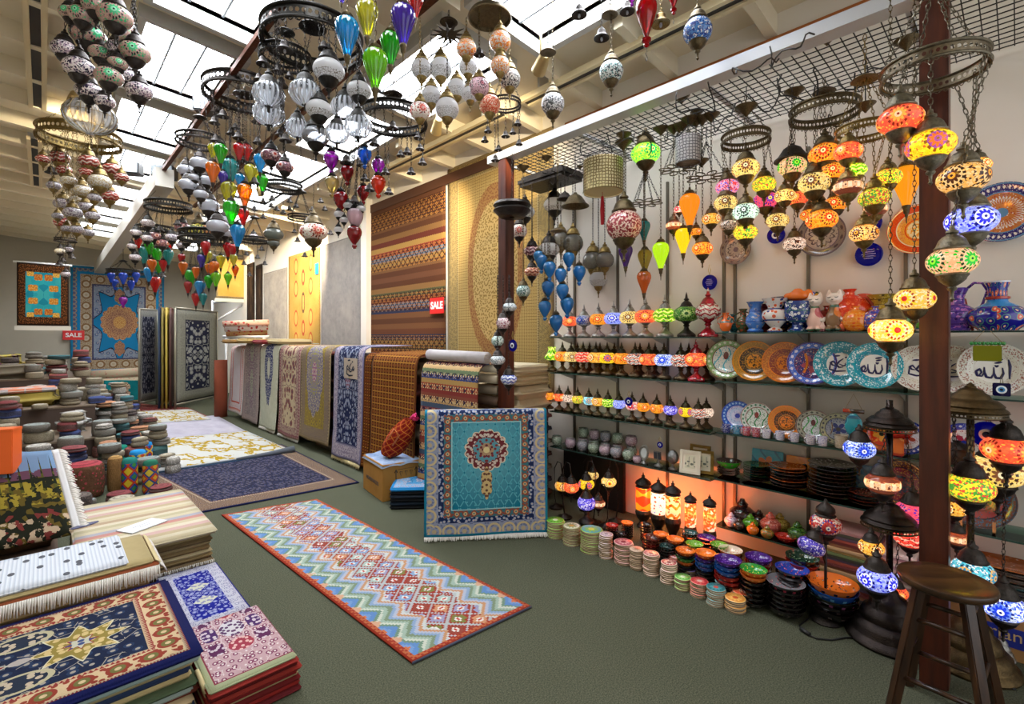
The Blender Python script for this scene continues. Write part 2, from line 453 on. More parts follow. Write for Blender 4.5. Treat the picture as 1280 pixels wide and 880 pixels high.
@memo
def filigree(c):
    t = T('filigree_metal'); o, x, y, z = t.co(); d, _ = t.vor(o, 13, 'DISTANCE_TO_EDGE')
    m = t.pbr(c, .35, .9); return t.out(t.mixs(d.gt(.045), m, t.bsdf('Transparent', '#ffffff')))
def sphere_prof(a, b, t0, t1, n=14):
    return [(a * math.cos(math.radians(t0 + (t1 - t0) * i / n)), b * math.sin(math.radians(t0 + (t1 - t0) * i / n))) for i in range(n + 1)]
GLOBE = sphere_prof(.5, .35, -60, 60)
ROUND = sphere_prof(.5, .47, -66, 66)
CAP = [(.30,.27),(.345,.29),(.35,.32),(.31,.36),(.29,.42),(.25,.52),(.18,.60),(.12,.63),(.10,.66),(.13,.69),(.12,.73),(.06,.77),(.05,.86),(.0,.88)]
CUP = [(.27,-.28),(.31,-.30),(.32,-.33),(.28,-.38),(.26,-.44),(.17,-.53),(.1,-.58),(.07,-.6),(.1,-.64),(.09,-.68),(.04,-.72),(.03,-.86),(.05,-.9),(.0,-.98)]
DROP = [(.14,.60),(.3,.565),(.43,.45),(.495,.26),(.49,.08),(.43,-.15),(.33,-.42),(.24,-.68),(.17,-.9),(.135,-1.06)]
DCAP = [(.16,.56),(.27,.57),(.3,.61),(.24,.65),(.26,.69),(.19,.73),(.2,.77),(.1,.82),(.06,.84),(.05,.95),(0,.97)]
DTIP = [(.15,-1.03),(.155,-1.1),(.12,-1.16),(.1,-1.35),(.055,-1.4),(.06,-1.46),(.03,-1.55),(.02,-1.75),(0,-1.8)]
BALL = [(.16,.56),(.3,.53),(.44,.4),(.5,.2),(.48,-.02),(.38,-.27),(.24,-.5),(.14,-.64),(.1,-.7),(.17,-.78),(.17,-.86),(.09,-.93),(.13,-.97),(.0,-1.02)]
BELL = [(.0,.62),(.07,.61),(.1,.55),(.16,.53),(.14,.48),(.21,.44),(.25,.38),(.27,.2),(.33,.08),(.45,-.02),(.5,-.08),(.49,-.11),(.4,-.06),(.2,.0),(.12,.02),(.12,-.04),(0,-.04)]
BULB = [(.0,-.3),(.05,-.28),(.09,-.2),(.085,-.13),(.06,-.05),(.06,-.02)]
BOWL = sphere_prof(.5, .42, -75, 50)
NETL = sphere_prof(.512, .485, -70, -8, 10)
CROWN = sphere_prof(.512, .365, -20, -62, 8)
def chand_lamp(parent, p, w, kind, mat, top, metal=None, cw=.012, rot=None):
    """one hanging lamp of a bigger thing: glass part (cap, cup below it) and the chain that holds it"""
    metal = metal or BRONZE; r = RND.uniform(0, 6.28) if rot is None else rot
    if kind == 'B':
        g = ob('bulb_holder', lathe('bell', BELL, metal, 16), parent, p, (0, 0, r), w)
        ob('bulb', lathe('bulb', BULB, clear(), 10), g); ctop = .62
    elif kind == 'D':
        g = ob('glass_drop', lathe('drop', DROP, mat, 36, (18, .07)), parent, p, (0, 0, r), w)
        ob('metal_cap', lathe('dcap', DCAP, metal, 18), g); ob('finial', lathe('dtip', DTIP, metal, 12), g); ctop = .97
    elif kind == 'R':
        g = ob('glass_drop', lathe('ball', BALL, mat, 32, (14, .05)), parent, p, (0, 0, r), w)
        ob('metal_cap', lathe('dcap', DCAP, metal, 18), g); ctop = .97
    elif kind == 'C':
        g = ob('glass_bowl', lathe('bowl', BOWL, mat, 60, (20, .10)), parent, p, (0, 0, r), w)
        ob('metal_cap', lathe('cap', CAP, metal, 20), g); ob('finial', lathe('ctip', [(.06,-.38),(.08,-.42),(.05,-.46),(.05,-.6),(0,-.62)], metal, 10), g); ctop = .88
    elif kind == 'S':
        g = ob('glass_globe', lathe('round', ROUND, mat, 24), parent, p, (0, 0, r), w)
        ob('filigree_net', lathe('net', NETL, filigree('#8d8a82'), 24), g)
        ob('metal_cap', lathe('scap', [(a, b + .1) for a, b in CAP], BRASS, 20), g); ob('metal_cup', lathe('scup', [(a * .8, b - .11) for a, b in CUP], BRASS, 20), g); ctop = .98
    elif kind == 'W':
        g = ob('glass_globe', lathe('globe', GLOBE, mat, 28), parent, p, (0, 0, r), w)
        ob('crown_filigree', lathe('crown', CROWN, filigree('#6d5c40'), 28), g)
        ob('metal_cap', lathe('cap', CAP, metal, 20), g); ob('metal_cup', lathe('cup', CUP, metal, 20), g); ctop = .88
    elif kind == 'N':
        g = ob('glass_globe', lathe('round', ROUND, mat, 28), parent, p, (0, 0, r), w)
        ob('metal_cap', lathe('scap', [(a, b + .1) for a, b in CAP], metal, 20), g); ob('metal_cup', lathe('scup', [(a, b - .08) for a, b in CUP], metal, 20), g); ctop = .98
    else:
        g = ob('glass_globe', lathe('globe', GLOBE, mat, 28), parent, p, (0, 0, r), w)
        ob('metal_cap', lathe('cap', CAP, metal, 20), g); ob('metal_cup', lathe('cup', CUP, metal, 20), g); ctop = .88
    if mat is not None and mat.name in LITM:
        q = Vector(p); r_ = parent
        while r_ is not None: q = q + r_.location; r_ = r_.parent
        LITP.append(q)
    if top is not None:
        a = Vector(p) + Vector((0, 0, ctop * w * .97)); tp = Vector(top)
        if (tp - a).length > .02: chain_to(parent, tp, a, metal if kind != 'S' else DARK, cw)
    return g
RING = [(.93,.115),(1.0,.125),(1.03,.11),(1.0,.095),(.985,.09),(.985,-.09),(1.0,-.095),(1.03,-.11),(1.0,-.125),(.93,-.115)]
def ring_part(parent, c, R, metal, pm, h=1.0, name='ring_band'):
    g = ob(name, lathe('ring', RING, pm, 64), parent, c, (0, 0, 0), (R, R, R * h))
    bm = bmesh.new()
    for s in (1, -1): tube_bm([(math.cos(2*PI*i/48), math.sin(2*PI*i/48), s * .12) for i in range(48)], .03, 6, bm, True)
    k = ('rims', metal.name)
    if k not in MESH: MESH[k] = mesh_of(bm, metal)
    ob('rim_moulding', MESH[k], g)
    k = ('scallop', metal.name)
    if k not in MESH:
        bm = bmesh.new()
        for i in range(40):
            a = 2 * PI * i / 40; tube_bm([(math.cos(a + da * .06), math.sin(a + da * .06), -.13 - .06 * (1 - da * da)) for da in (-1, -.5, 0, .5, 1)], .012, 3, bm)
        MESH[k] = mesh_of(bm, metal)
    ob('fringe', MESH[k], g)
    return g
CANOPY = [(.0,.0),(.12,-.01),(.2,-.06),(.5,-.16),(.95,-.42),(1.0,-.5),(.93,-.52),(.5,-.3),(0,-.2)][::-1]
CUPC = [(.0,-1.0),(.1,-1.0),(.14,-.9),(.3,-.72),(.75,-.25),(1,-.05),(1.02,0),(.9,.02),(.3,-.1),(0,-.12)]
def chandelier(label, pxy, d, Rpx, lamps, metal=None, top=None, can=.42, nsus=4, h=1.15, ring=True, group=None, cw=.012, rise=None, canopy=True, cat='chandelier', name='chandelier'):
    """pxy,d: ring centre in the photo and how far it hangs; lamps: (px,py,width px,kind,material[,depth offset])"""
    metal = metal or BRONZE
    c = P(pxy[0], pxy[1], d=d); R = Rpx / FPX * d
    ztop = top if top is not None else roofz(c.x) - .16
    t = thing(name, label, cat, (c.x, c.y, ztop), 0, group)
    L = lambda v: Vector(v) - Vector((c.x, c.y, ztop))
    zc = c.z + (rise if rise is not None else can); zc = min(zc, ztop - .05)
    if canopy:
        ob('canopy', lathe('canopy', CANOPY, metal, 28), t, L((c.x, c.y, zc)), (0, 0, 0), max(.06, R * .28))
        if ztop - zc > .03: chain(t, (0, 0, 0), ztop - zc, metal, .016, 'suspension_chain')
    if ring:
        ring_part(t, L(c), R, metal, pierced(tuple(BR_RGB.get(metal.name, (.25, .2, .13)))), h)
        for i in range(nsus):
            a = 2 * PI * (i + .3) / nsus
            chain_to(t, L((c.x + .02 * math.cos(a), c.y + .02 * math.sin(a), zc - .03)), L((c.x + R * math.cos(a), c.y + R * math.sin(a), c.z + .1 * R)), metal, cw, 'ring_chain')
    fw = Vector((FX, FY, 0)); sd = Vector((FY, -FX, 0))
    for i, l in enumerate(lamps):
        px, py, w, kind, mat = l[:5]
        uu = (px - CX) / FPX; u0 = (pxy[0] - CX) / FPX
        if len(l) > 5: off = l[5]
        else:
            a = (uu - u0) * d; q = R * R - a * a
            off = math.sqrt(q) * (1 if i % 2 else -1) * .85 if q > 0 else 0
        p = P(px, py, d=d + off); wd = w / FPX * (d + off)
        rel = Vector((p.x - c.x, p.y - c.y, 0)); hit = Vector((c.x, c.y, c.z))
        if ring: hit = Vector((c.x, c.y, c.z)) + (rel.normalized() * R if rel.length > 1e-3 else Vector((R, 0, 0)))
        else: hit = Vector((p.x, p.y, c.z))
        chand_lamp(t, L(p), wd, kind, mat, L(hit) if hit.z > p.z + .3 * wd else None, metal if kind != 'B' else DARK, cw)
    return t
BR_RGB = {}
for mm, c in ((BRONZE, '#75664a'), (DARK, '#4a4440'), (BRASS, '#a08750'), (SILV, '#b9b6ae'), (IRON, '#3a3834')): BR_RGB[mm.name] = lin(c)[:3]
def pendant(label, px, py, w, d, kind, mat, ztop=None, metal=None, cw=.012, group=None, canopy=False, cat='lamp', name='pendant_lamp', lit=0):
    """a single lamp hanging on its own chain"""
    p = P(px, py, d=d); wd = w / FPX * d; zt = ztop if ztop is not None else roofz(p.x) - .16
    t = thing(name, label, cat, (p.x, p.y, zt), 0, group)
    chand_lamp(t, (0, 0, p.z - zt), wd, kind, mat, (0, 0, -.06 if canopy else 0), metal, cw)
    if canopy: ob('canopy', lathe('cupc', CUPC, metal or BRONZE, 24), t, (0, 0, 0), (0, 0, 0), .055)
    return t
# ================================================================ lamps hanging in the hall
gr, tl, og, rd, yl, cy, pu, lm, bl, mg = (tint(c) for c in ('#2fc81e', '#1fa8a8', '#f28a12', '#d2121a', '#d8d23a', '#19a8e0', '#5a35b8', '#8fe01a', '#1f7fe0', '#b630c0'))
am = tint('#e0c98a'); cr = clear(); op = opal(); gfl = mosaic('#c7a596', '#b8938a', '#3fb878', '#8fdcb0', '#241c28', 'flower', 0.0, 3)
sp = mosaic('#e6dcd8', '#5a4a78', '#2d2440', '#b49aa8', '#2b2030', 'speck'); zr = mosaic('#a23a2c', '#8a3024', '#d8c8b8', '#5a1e18', '#c05040', 'zig')
gy = mosaic('#a9a3a3', '#8a7f88', '#6a5a66', '#c8c0bc', '#3a3038', 'speck'); pk = mosaic('#9a6468', '#7a4c58', '#d0a090', '#c24c38', '#2a1c20', 'flower')
frost = tint('#e4e6ee', 0.0, .75); wz = mosaic('#d6d2c8', '#e8e4da', '#c4b48c', '#a89060', '#807458', 'speck')
chandelier('mosaic chandelier of pink globes with green flowers hanging by the roof light', (126, -75), 2.85, 62, [
  (104,20,31,'G',gfl),(110,44,38,'G',gfl),(88,17,24,'G',gfl),(81,62,29,'G',sp),(99,85,34,'G',sp),(111,114,29,'G',sp),(144,21,38,'G',gfl),
  (161,46,28,'G',gfl),(169,66,34,'G',gfl),(126,67,26,'G',gfl),(136,96,31,'G',gfl),(146,60,24,'G',sp),(147,80,22,'G',gfl),(160,97,25,'G',sp),
  (174,114,29,'G',sp),(131,127,22,'G',sp),(120,8,30,'G',gfl)], DARK, can=.1)
p = P(113, 146, d=3.3); zt = roofz(p.x) - .16
t = thing('beaded_dome_lamp', 'clear glass bead dome lamp hanging between the green-flowered and red zigzag chandeliers', 'lamp', (p.x, p.y, zt))
ob('glass_bowl', lathe('beadbowl', sphere_prof(.5, .4, -88, 88, 16), clear('#f2ead8', .3), 64, (30, .05)), t, (0, 0, p.z - zt), (0, 0, 0), 54 / FPX * 3.3)
bm = bmesh.new()
for a in range(16):
    tube_bm([(.51 * math.cos(math.radians(b)) * math.cos(a * PI / 8), .51 * math.cos(math.radians(b)) * math.sin(a * PI / 8), .41 * math.sin(math.radians(b))) for b in range(-80, 81, 16)], .006, 4, bm)
for b in (-40, 0, 40): tube_bm([(.51 * math.cos(math.radians(b)) * math.cos(i * PI / 16), .51 * math.cos(math.radians(b)) * math.sin(i * PI / 16), .41 * math.sin(math.radians(b))) for i in range(32)], .006, 4, bm, True)
ob('wire_cage', mesh_of(bm, BRASS), t, (0, 0, p.z - zt), (0, 0, 0), 54 / FPX * 3.3); chain(t, (0, 0, 0), zt - p.z - .14, BRASS)
chandelier('brass ring chandelier with red zigzag, clear and grey globes spiralling down', (100, 172), 4.2, 41, [
  (54,199,15,'G',zr),(74,197,22,'G',zr),(111,202,22,'G',zr),(80,213,17,'G',zr),(108,215,16,'G',zr),(140,212,22,'G',zr),(152,222,16,'G',zr),(137,245,20,'G',zr),
  (86,226,17,'G',wz),(102,239,22,'G',wz),(125,227,25,'G',wz),(98,251,19,'G',wz),(118,247,15,'G',gy),(79,255,20,'G',gy),(91,266,20,'G',gy),(107,259,18,'G',gy),(116,270,16,'G',gy),
  (79,278,20,'G',zr),(96,287,15,'G',gy),(110,291,14,'G',gy),(84,286,13,'G',gy),(67,232,15,'G',gy),(72,270,12,'G',gy),(64,215,13,'B',None),(118,222,13,'B',None)], BRASS, can=.3)
chandelier('small chandelier of pearl globes hung in front of the dark turquoise hanging rug', (82, 300), 6.0, 11, [
  (75,314,11,'G',wz),(86,312,10,'G',gy),(79,326,8,'B',None),(90,322,8,'B',None),(82,343,10,'G',gy),(74,330,8,'B',None)], DARK, can=.2)
chandelier('dark ring chandelier of grey mosaic globes with warm bulbs under the duct end', (211, 258), 6.6, 25, [
  (185,279,15,'G',gy),(193,295,15,'G',pk),(184,298,13,'G',gy),(203,304,15,'G',pk),(215,297,15,'G',gy),(228,284,17,'G',pk),(233,300,15,'G',wz),(227,307,12,'G',gy),(170,291,13,'G',gy),(165,308,11,'G',gy),(169,322,13,'G',gy),(200,288,10,'B',None),(222,280,10,'B',None)], IRON, can=.45)
for px, py in ((180, 287), (200, 291), (224, 293), (208, 289)):
    pass
chandelier('low cluster of small coloured drops over the blue medallion carpet, teal and green', (196, 288), 7.2, 22, [
  (187,308,10,'D',gr),(180,316,13,'D',tl),(210,319,12,'D',tl),(196,317,12,'D',gr),(173,302,8,'D',rd),(213,305,8,'D',rd),(190,330,10,'D',og),(198,332,9,'D',gr),(186,341,11,'D',cy),(194,353,12,'D',rd),(204,330,9,'D',rd),(178,300,9,'B',None),(203,345,8,'B',None)], IRON, can=.2, rise=.1)
chandelier('ring chandelier of orange, teal and lime drops, blue drop lowest', (305, 116), 4.3, 45, [
  (266,212,16,'D',og),(288,210,19,'D',tl),(313,214,14,'D',yl),(322,218,12,'D',yl),(276,189,15,'D',gr),(266,186,11,'D',yl),(299,187,13,'D',rd),(308,188,13,'D',rd),(325,201,14,'D',cy),(280,222,13,'D',pu),(300,224,11,'D',cy),
  (286,238,18,'D',yl),(306,240,17,'D',og),(328,226,13,'D',gr),(289,262,18,'D',gr),(304,268,13,'D',rd),(297,291,17,'D',cy),
  (279,145,14,'B',None),(268,153,13,'B',None),(289,167,12,'B',None),(298,172,14,'B',None),(270,176,14,'B',None),(275,184,12,'B',None),(321,152,13,'B',None),(322,178,12,'B',None),(303,200,12,'B',None),(318,228,12,'B',None),(294,160,10,'B',None)], DARK, can=.25)
chandelier('chandelier of frosted white blown globes beside the orange and teal drops', (250, 176), 4.6, 26, [
  (250,204,22,'G',frost),(233,213,20,'G',frost),(236,231,22,'G',frost),(257,226,19,'G',frost),(251,243,17,'G',frost),(261,257,24,'G',frost),(272,283,25,'G',frost),(281,291,16,'G',frost),(243,222,14,'G',frost),(280,275,16,'G',frost)], DARK, can=.25)
chandelier('second smaller cluster of coloured drops hanging over the swinging rug panels', (262, 296), 5.9, 33, [
  (257,308,11,'D',rd),(285,310,11,'D',rd),(291,311,10,'D',rd),(259,320,11,'D',yl),(252,324,10,'D',pu),(276,325,10,'D',yl),(292,323,9,'D',yl),(262,335,10,'D',og),(268,333,11,'D',og),(294,337,8,'D',og),(245,339,9,'D',og),(229,333,10,'D',og),(227,322,8,'D',rd),
  (238,345,13,'D',gr),(270,347,11,'D',lm),(285,347,9,'D',lm),(261,350,10,'D',gr),(235,357,9,'D',rd),(250,358,12,'D',cy),(245,372,10,'D',rd),(254,372,9,'D',tl)], IRON, can=.2)
a = mosaic('#4b5a2a', '#5e7034', '#b0a040', '#d8c850', '#2a2a18', 'speck'); b = mosaic('#b0643a', '#8a4a30', '#d89a60', '#e0b080', '#402018', 'speck')
pendant('round olive mosaic ball hanging behind the frosted white globes', 249, 290, 24, 6.75, 'N', a)
pendant('round copper mosaic ball touching the olive mosaic ball', 266, 287, 22, 6.45, 'N', b)
cob = tint('#1550d0', 0, .7)
chandelier('black arm chandelier with cobalt glass cups before the blue medallion carpet', (154, 340), 9.8, 17, [
  (139,345,8,'D',cob),(144,354,8,'D',cob),(154,346,9,'D',cob),(164,355,8,'D',cob),(170,345,8,'D',cob),(154,376,9,'R',mg),(148,358,7,'B',None),(160,362,7,'B',None)], IRON, can=.25, cw=.02)
fgl = tint('#dfe3ea', 0, .4)
mosp = mosaic('#8a5560', '#6e4656', '#d0b4b0', '#d24a38', '#2a1c24', 'flower')
chandelier('large dark ring chandelier of clear ribbed bowls and white opal globes', (391, 50), 3.2, 59, [
  (336,118,37,'C',cr),(336,142,36,'C',cr),(382,116,38,'C',cr),(432,135,35,'C',cr),(448,158,33,'C',cr),(372,160,29,'C',cr),(421,167,29,'C',cr),(395,170,33,'W',fgl),
  (411,88,38,'W',op),(449,113,30,'W',op),(399,137,32,'W',op),(329,79,17,'B',None),(356,61,20,'B',None),(347,89,14,'B',None),(324,99,13,'B',None),(352,106,16,'B',None),(357,175,15,'B',None),(350,168,12,'B',None),(405,60,15,'B',None),
  (339,195,24,'G',mosp),(356,209,21,'G',mosp)], IRON, can=.12, nsus=6)
chandelier('inner smaller dark ring chandelier hanging inside the ring of clear ribbed bowls', (357, 72), 3.3, 30, [(345,118,12,'B',None),(362,96,12,'B',None),(372,104,12,'B',None)], IRON, can=.2)
chandelier('cluster of big vivid glass drops: blue, yellow, lime, green and purple', (468, -55), 2.5, 44, [
  (434,40,29,'D',cy,-.12),(459,18,27,'D',yl,-.05),(469,80,30,'D',lm,-.15),(488,56,25,'D',gr,.05),(504,25,30,'D',pu,-.1),(519,2,20,'D',rd,.1),(427,-10,14,'D',pu,.1)], BRONZE, can=.12)
so = opal('#f4f6fa')
s_ = chandelier('star-plate chandelier of white opal globes in silver filigree', (561, 44), 3.25, 24, [
  (527,86,26,'S',so),(551,86,28,'S',so),(539,120,25,'S',so),(571,111,25,'S',so),(559,136,29,'S',so),(585,84,23,'S',so),(588,118,21,'S',so)], DARK, can=.14, ring=False)
bm = bmesh.new(); vs = [bm.verts.new((math.cos(PI * i / 12) * (1 if i % 2 else .38), math.sin(PI * i / 12) * (1 if i % 2 else .38), 0)) for i in range(24)]
f = bm.faces.new(vs); r = bmesh.ops.extrude_face_region(bm, geom=[f]); bmesh.ops.translate(bm, verts=[v for v in r['geom'] if isinstance(v, bmesh.types.BMVert)], vec=(0, 0, .04)); bmesh.ops.recalc_face_normals(bm, faces=bm.faces[:])
c = P(561, 44, d=3.25); ob('star_plate', mesh_of(bm, IRON, False), s_, (0, 0, c.z - s_.location.z), (0, 0, 0), .125)
om = mosaic('#e0d4c4', '#f0e8dc', '#e2751c', '#f0a030', '#4a4068', 'speck'); bw = mosaic('#e4e0d8', '#f2eee8', '#2a2428', '#8a8480', '#c0b8b0', 'speck')
pkm = mosaic('#d8a8b4', '#e4c0c8', '#6a4450', '#e08090', '#2c2026', 'flower'); crl = mosaic('#e0583a', '#d04428', '#f0a080', '#f8d0b0', '#802818', 'speck')
orm = mosaic('#e6dcd0', '#f0e8e0', '#c24034', '#e0a898', '#6a2a24', 'dot')
t = chandelier('brass dome canopy lamp with orange, black-and-white, pink and coral mosaic globes', (612, 22), 3.05, 27, [
  (625,52,27,'N',om),(583,61,25,'N',om),(625,82,24,'N',om),(637,99,27,'N',bw),(599,109,25,'N',pkm),(612,131,27,'N',crl),(599,68,14,'B',None),(525,139,25,'N',orm)], BRASS, can=.05, ring=False, canopy=False)
c = P(612, 22, d=3.05); ob('dome_canopy', lathe('dome', [(0,.5),(.2,.48),(.6,.35),(.9,.2),(.95,.06),(1,.04),(1.02,-.02),(1,-.06),(.93,-.05),(.9,.1),(.5,.25),(0,.3)], BRONZE, 40), t, (0, 0, c.z - t.location.z), (0, 0, 0), 27 / FPX * 3.05)
chandelier('small dark ring of empty bell holders over the wooden post', (632, 130), 3.4, 19, [
  (610,164,10,'B',None),(606,176,10,'B',None),(632,170,11,'B',None),(641,166,9,'B',None),(647,155,10,'B',None),(649,180,10,'B',None),(623,187,10,'B',None),(619,200,11,'B',None)], DARK, can=.25)
dkr = tint('#a5101c', 0, .7); orr = tint('#e8441c', 0, .6); pkt = tint('#e8c8d0', 0, .6)
chandelier('wide dark ring chandelier of red, purple, blue and amber drops and bells', (492, 148), 3.8, 41, [
  (414,200,18,'R',mg),(434,216,16,'R',dkr),(415,230,17,'R',am),(426,250,18,'R',dkr),(456,194,17,'R',bl),(473,208,16,'R',mg),(473,230,18,'R',orr),(454,241,15,'R',dkr),(443,293,18,'R',dkr),(444,272,20,'R',pkt),
  (491,160,15,'B',None),(501,194,11,'B',None),(509,191,12,'B',None),(523,172,12,'B',None),(525,186,11,'B',None),(528,204,12,'B',None),(514,216,12,'B',None),(486,241,12,'B',None),(482,216,12,'B',None),(433,203,16,'B',None),(452,206,13,'B',None),(456,224,12,'B',None),(462,237,13,'B',None),(443,252,14,'B',None),(468,180,13,'B',None),
  (424,268,13,'G',op),(435,257,12,'G',op),(430,275,11,'G',op),(423,287,11,'G',op),(451,261,12,'G',op)], IRON, can=.22)
chandelier('dark ring chandelier of tiny empty bell holders in front of the pale hanging rugs', (354, 234), 5.0, 22, [
  (340,249,9,'B',None),(339,258,8,'B',None),(329,252,8,'B',None),(329,272,8,'B',None),(362,252,8,'B',None),(362,262,8,'B',None),(354,266,8,'B',None),(346,262,8,'B',None),(318,262,8,'B',None),(370,258,8,'B',None)], IRON, can=.25)
agl = tint('#8f9488', 0, .6)
t = pendant('twin-bulged smoky glass lantern hanging in front of the pale hanging rugs', 342, 293, 23, 4.9, 'G', agl)
p = P(342, 304, d=4.9); q = ob('glass_globe', lathe('globe', GLOBE, agl, 28), t, (0, 0, p.z - t.location.z), (0, 0, 0), 14 / FPX * 4.9); ob('finial', lathe('cup', CUP, BRONZE, 20), q)
pot = mosaic('#e8dccc', '#f2eadc', '#b84838', '#d8a890', '#7a3428', 'dot')
pendant('wide cream glass pot lamp with red scallops hung before the golden rug', 392, 290, 33, 4.6, 'G', pot)
chandelier('little ring of dark bells beside the cream pot lamp with red scallops', (376, 272), 5.2, 15, [
  (368,290,7,'B',None),(372,301,8,'B',None),(381,320,8,'B',None),(390,262,7,'B',None),(401,252,8,'B',None),(406,262,8,'B',None),(413,292,8,'B',None)], IRON, can=.3)
chandelier('dark ring of bells hung in front of the dark rug panels', (318, 300), 6.0, 16, [
  (308,318,7,'B',None),(317,296,11,'G',gy),(322,322,7,'B',None),(327,312,8,'B',None),(305,330,7,'B',None),(331,330,7,'B',None),(312,344,7,'B',None)], IRON, can=.3)
wb = mosaic('#e8e8ea', '#cfd2d6', '#4a4c50', '#8a9094', '#2a2a30', 'speck'); wt = mosaic('#dfe8e6', '#f4f6f4', '#3a4a50', '#7ab0b0', '#2a3034', 'speck'); bls = mosaic('#4a86d0', '#b8d0ee', '#1a3a90', '#e8eef6', '#101a40', 'speck')
pendant('round black-and-white mosaic pendant hung in the roof gap near the mesh beam', 691, 130, 29, 3.1, 'N', wb)
pendant('round mint-and-white mosaic pendant above the mesh beam', 764, 90, 30, 2.9, 'N', wt)
pendant('round blue mosaic pendant hanging above the mesh beam', 872, 39, 35, 2.6, 'N', bls)
for px, py, w, l in ((724,17,20,'empty dark bell holder hanging highest by the roof light'), (752,46,20,'empty dark bell holder below the brass cup by the roof light'), (784,13,19,'empty dark bell holder under the magenta drop'), (826,28,23,'brass bell holder hanging beside the long red glass lantern')):
    pendant(l, px, py, w, 2.7, 'B', None, None, DARK if w != 23 else BRASS, cat='bulb holder', name='bulb_holder_pendant')
pendant('magenta glass drop above an empty bell holder', 790, -6, 14, 2.6, 'R', mg)
REDL = [(.1,1.15),(.3,1.1),(.42,.9),(.5,.5),(.48,.2),(.36,-.2),(.2,-.6),(.12,-.85),(.1,-.95),(.22,-1.02),(.22,-1.15),(.1,-1.22),(.14,-1.3),(.14,-1.36),(.06,-1.42),(0,-1.46)]
for px, py, w, l in ((808,22,26,'long red blown glass lantern with wire hook, hung over the mesh beam'), (842,-6,17,'thin red glass lantern cut by the top edge behind the brass bell')):
    p = P(px, py, d=2.7); zt = roofz(p.x) - .16; wd = w / FPX * 2.7
    t = thing('hanging_red_lantern', l, 'lantern', (p.x, p.y, zt)); g = ob('glass_body', lathe('redl', REDL, tint('#b80c18', 0, .65), 28, (10, .05)), t, (0, 0, p.z - zt), (0, 0, 0), wd)
    ob('metal_cap', lathe('rcap', [(.12,1.1),(.3,1.12),(.2,1.25),(.08,1.35),(0,1.4)], DARK, 16), g)
    bm = tube_bm([(0, 0, -1.45), (.05, 0, -1.6), (-.08, 0, -1.75), (.1, 0, -1.9), (0, 0, -2.1), (-.1, 0, -1.95)], .02, 5); ob('wire_hook', mesh_of(bm, SILV), g)
    if zt - p.z - wd * 1.4 > .03: chain(t, (0, 0, 0), zt - p.z - wd * 1.38, DARK)
for px, py, l in ((762, 19, 'brass ceiling cup hanging by itself between two dark bell holders'), (685, 66, 'brass ceiling cup beside the lit ceiling spotlight')):
    p = P(px, py, d=2.9); zt = roofz(p.x) - .16; t = thing('ceiling_cup', l, 'canopy', (p.x, p.y, zt)); s = 10 / FPX * 2.9
    ob('cup', lathe('cupc2', [(a, -b) for a, b in CUPC], BRONZE, 24), t, (0, 0, p.z - zt), (0, 0, 0), s); chain(t, (0, 0, 0), zt - p.z - s, DARK)
# spotlights in the roof
def spotlight(px, py, d, to, label, power=60, lamp=True):
    p = P(px, py, d=d); t = thing('ceiling_spotlight', label, 'spotlight', p); zt = roofz(p.x) - .15 - p.z
    q = (Vector(to) - p).to_track_quat('-Z', 'Y')
    g = ob('lamp_housing', lathe('spoth', [(0,.11),(.03,.11),(.035,.09),(.045,.02),(.05,-.03),(.052,-.05),(.046,-.05),(.04,-.02),(0,-.01)], plain('#b8a06a', .4, .5), 20), t); g.rotation_mode = 'QUATERNION'; g.rotation_quaternion = q
    m = emit('#ffe2a8', 12); ob('lens', lathe('spotl', [(0,-.03),(.036,-.03),(.038,-.025),(0,-.02)], m, 20), g)
    ob('mounting_arm', mesh_of(tube_bm([(0, 0, .05), (0, 0, max(.08, zt))], .008, 8), plain('#c8b88c', .4)), t)
    if lamp:
        dirv = (Vector(to) - p).normalized(); spot(p + dirv * .08, to, power)
@memo
def emit(c, s):
    t = T('light_source'); e = t.node('ShaderNodeEmission'); e.inputs[0].default_value = lin(c); e.inputs[1].default_value = s; return t.out(E(t, e.outputs[0]))
RW = lambda px, py: P(px, py, X=XW - .02)
spotlight(676, 82, 3.3, RW(600, 265), 'lit brass ceiling spotlight beside a brass cup', 170)
spotlight(546, 160, 4.6, RW(510, 330), 'white ceiling spotlight aimed at the striped kilim', 260)
spotlight(367, 168, 6.5, P(425, 350, X=XW), 'warm lit spotlight behind the clear ribbed bowls', 800)
spotlight(325, 240, 7.5, P(380, 340, X=XW), 'warm lit spotlight above the pale hanging rugs', 800)
spotlight(92, 125, 4.6, P(50, 370, Y=12.8), 'small warm spotlight beside the clear bead dome lamp', 90)
# black floodlight boxes and the projector
for px, py, d, l in ((262, 133, 5.0, 'black square floodlight box fixed under the joists near the chandeliers'), (163, 211, 6.6, 'black projector box fixed below the roof light beside the red globes'), (206, 216, 6.5, 'black box fitting at the near end of the white duct')):
    p = P(px, py, d=d); t = thing('ceiling_floodlight', l, 'floodlight', p, -.5)
    ob('lamp_housing', boxm(-.13, -.09, -.08, .13, .09, .08, plain('#161617', .5), .012), t); ob('glass_front', boxm(-.115, -.096, -.068, .115, -.09, .068, plain('#8d949a', .2)), t)
    ob('bracket', boxm(-.015, -.015, .08, .015, .015, max(.085, min(.3, roofz(p.x) - .17 - p.z)), plain('#1b1b1c', .5)), t)
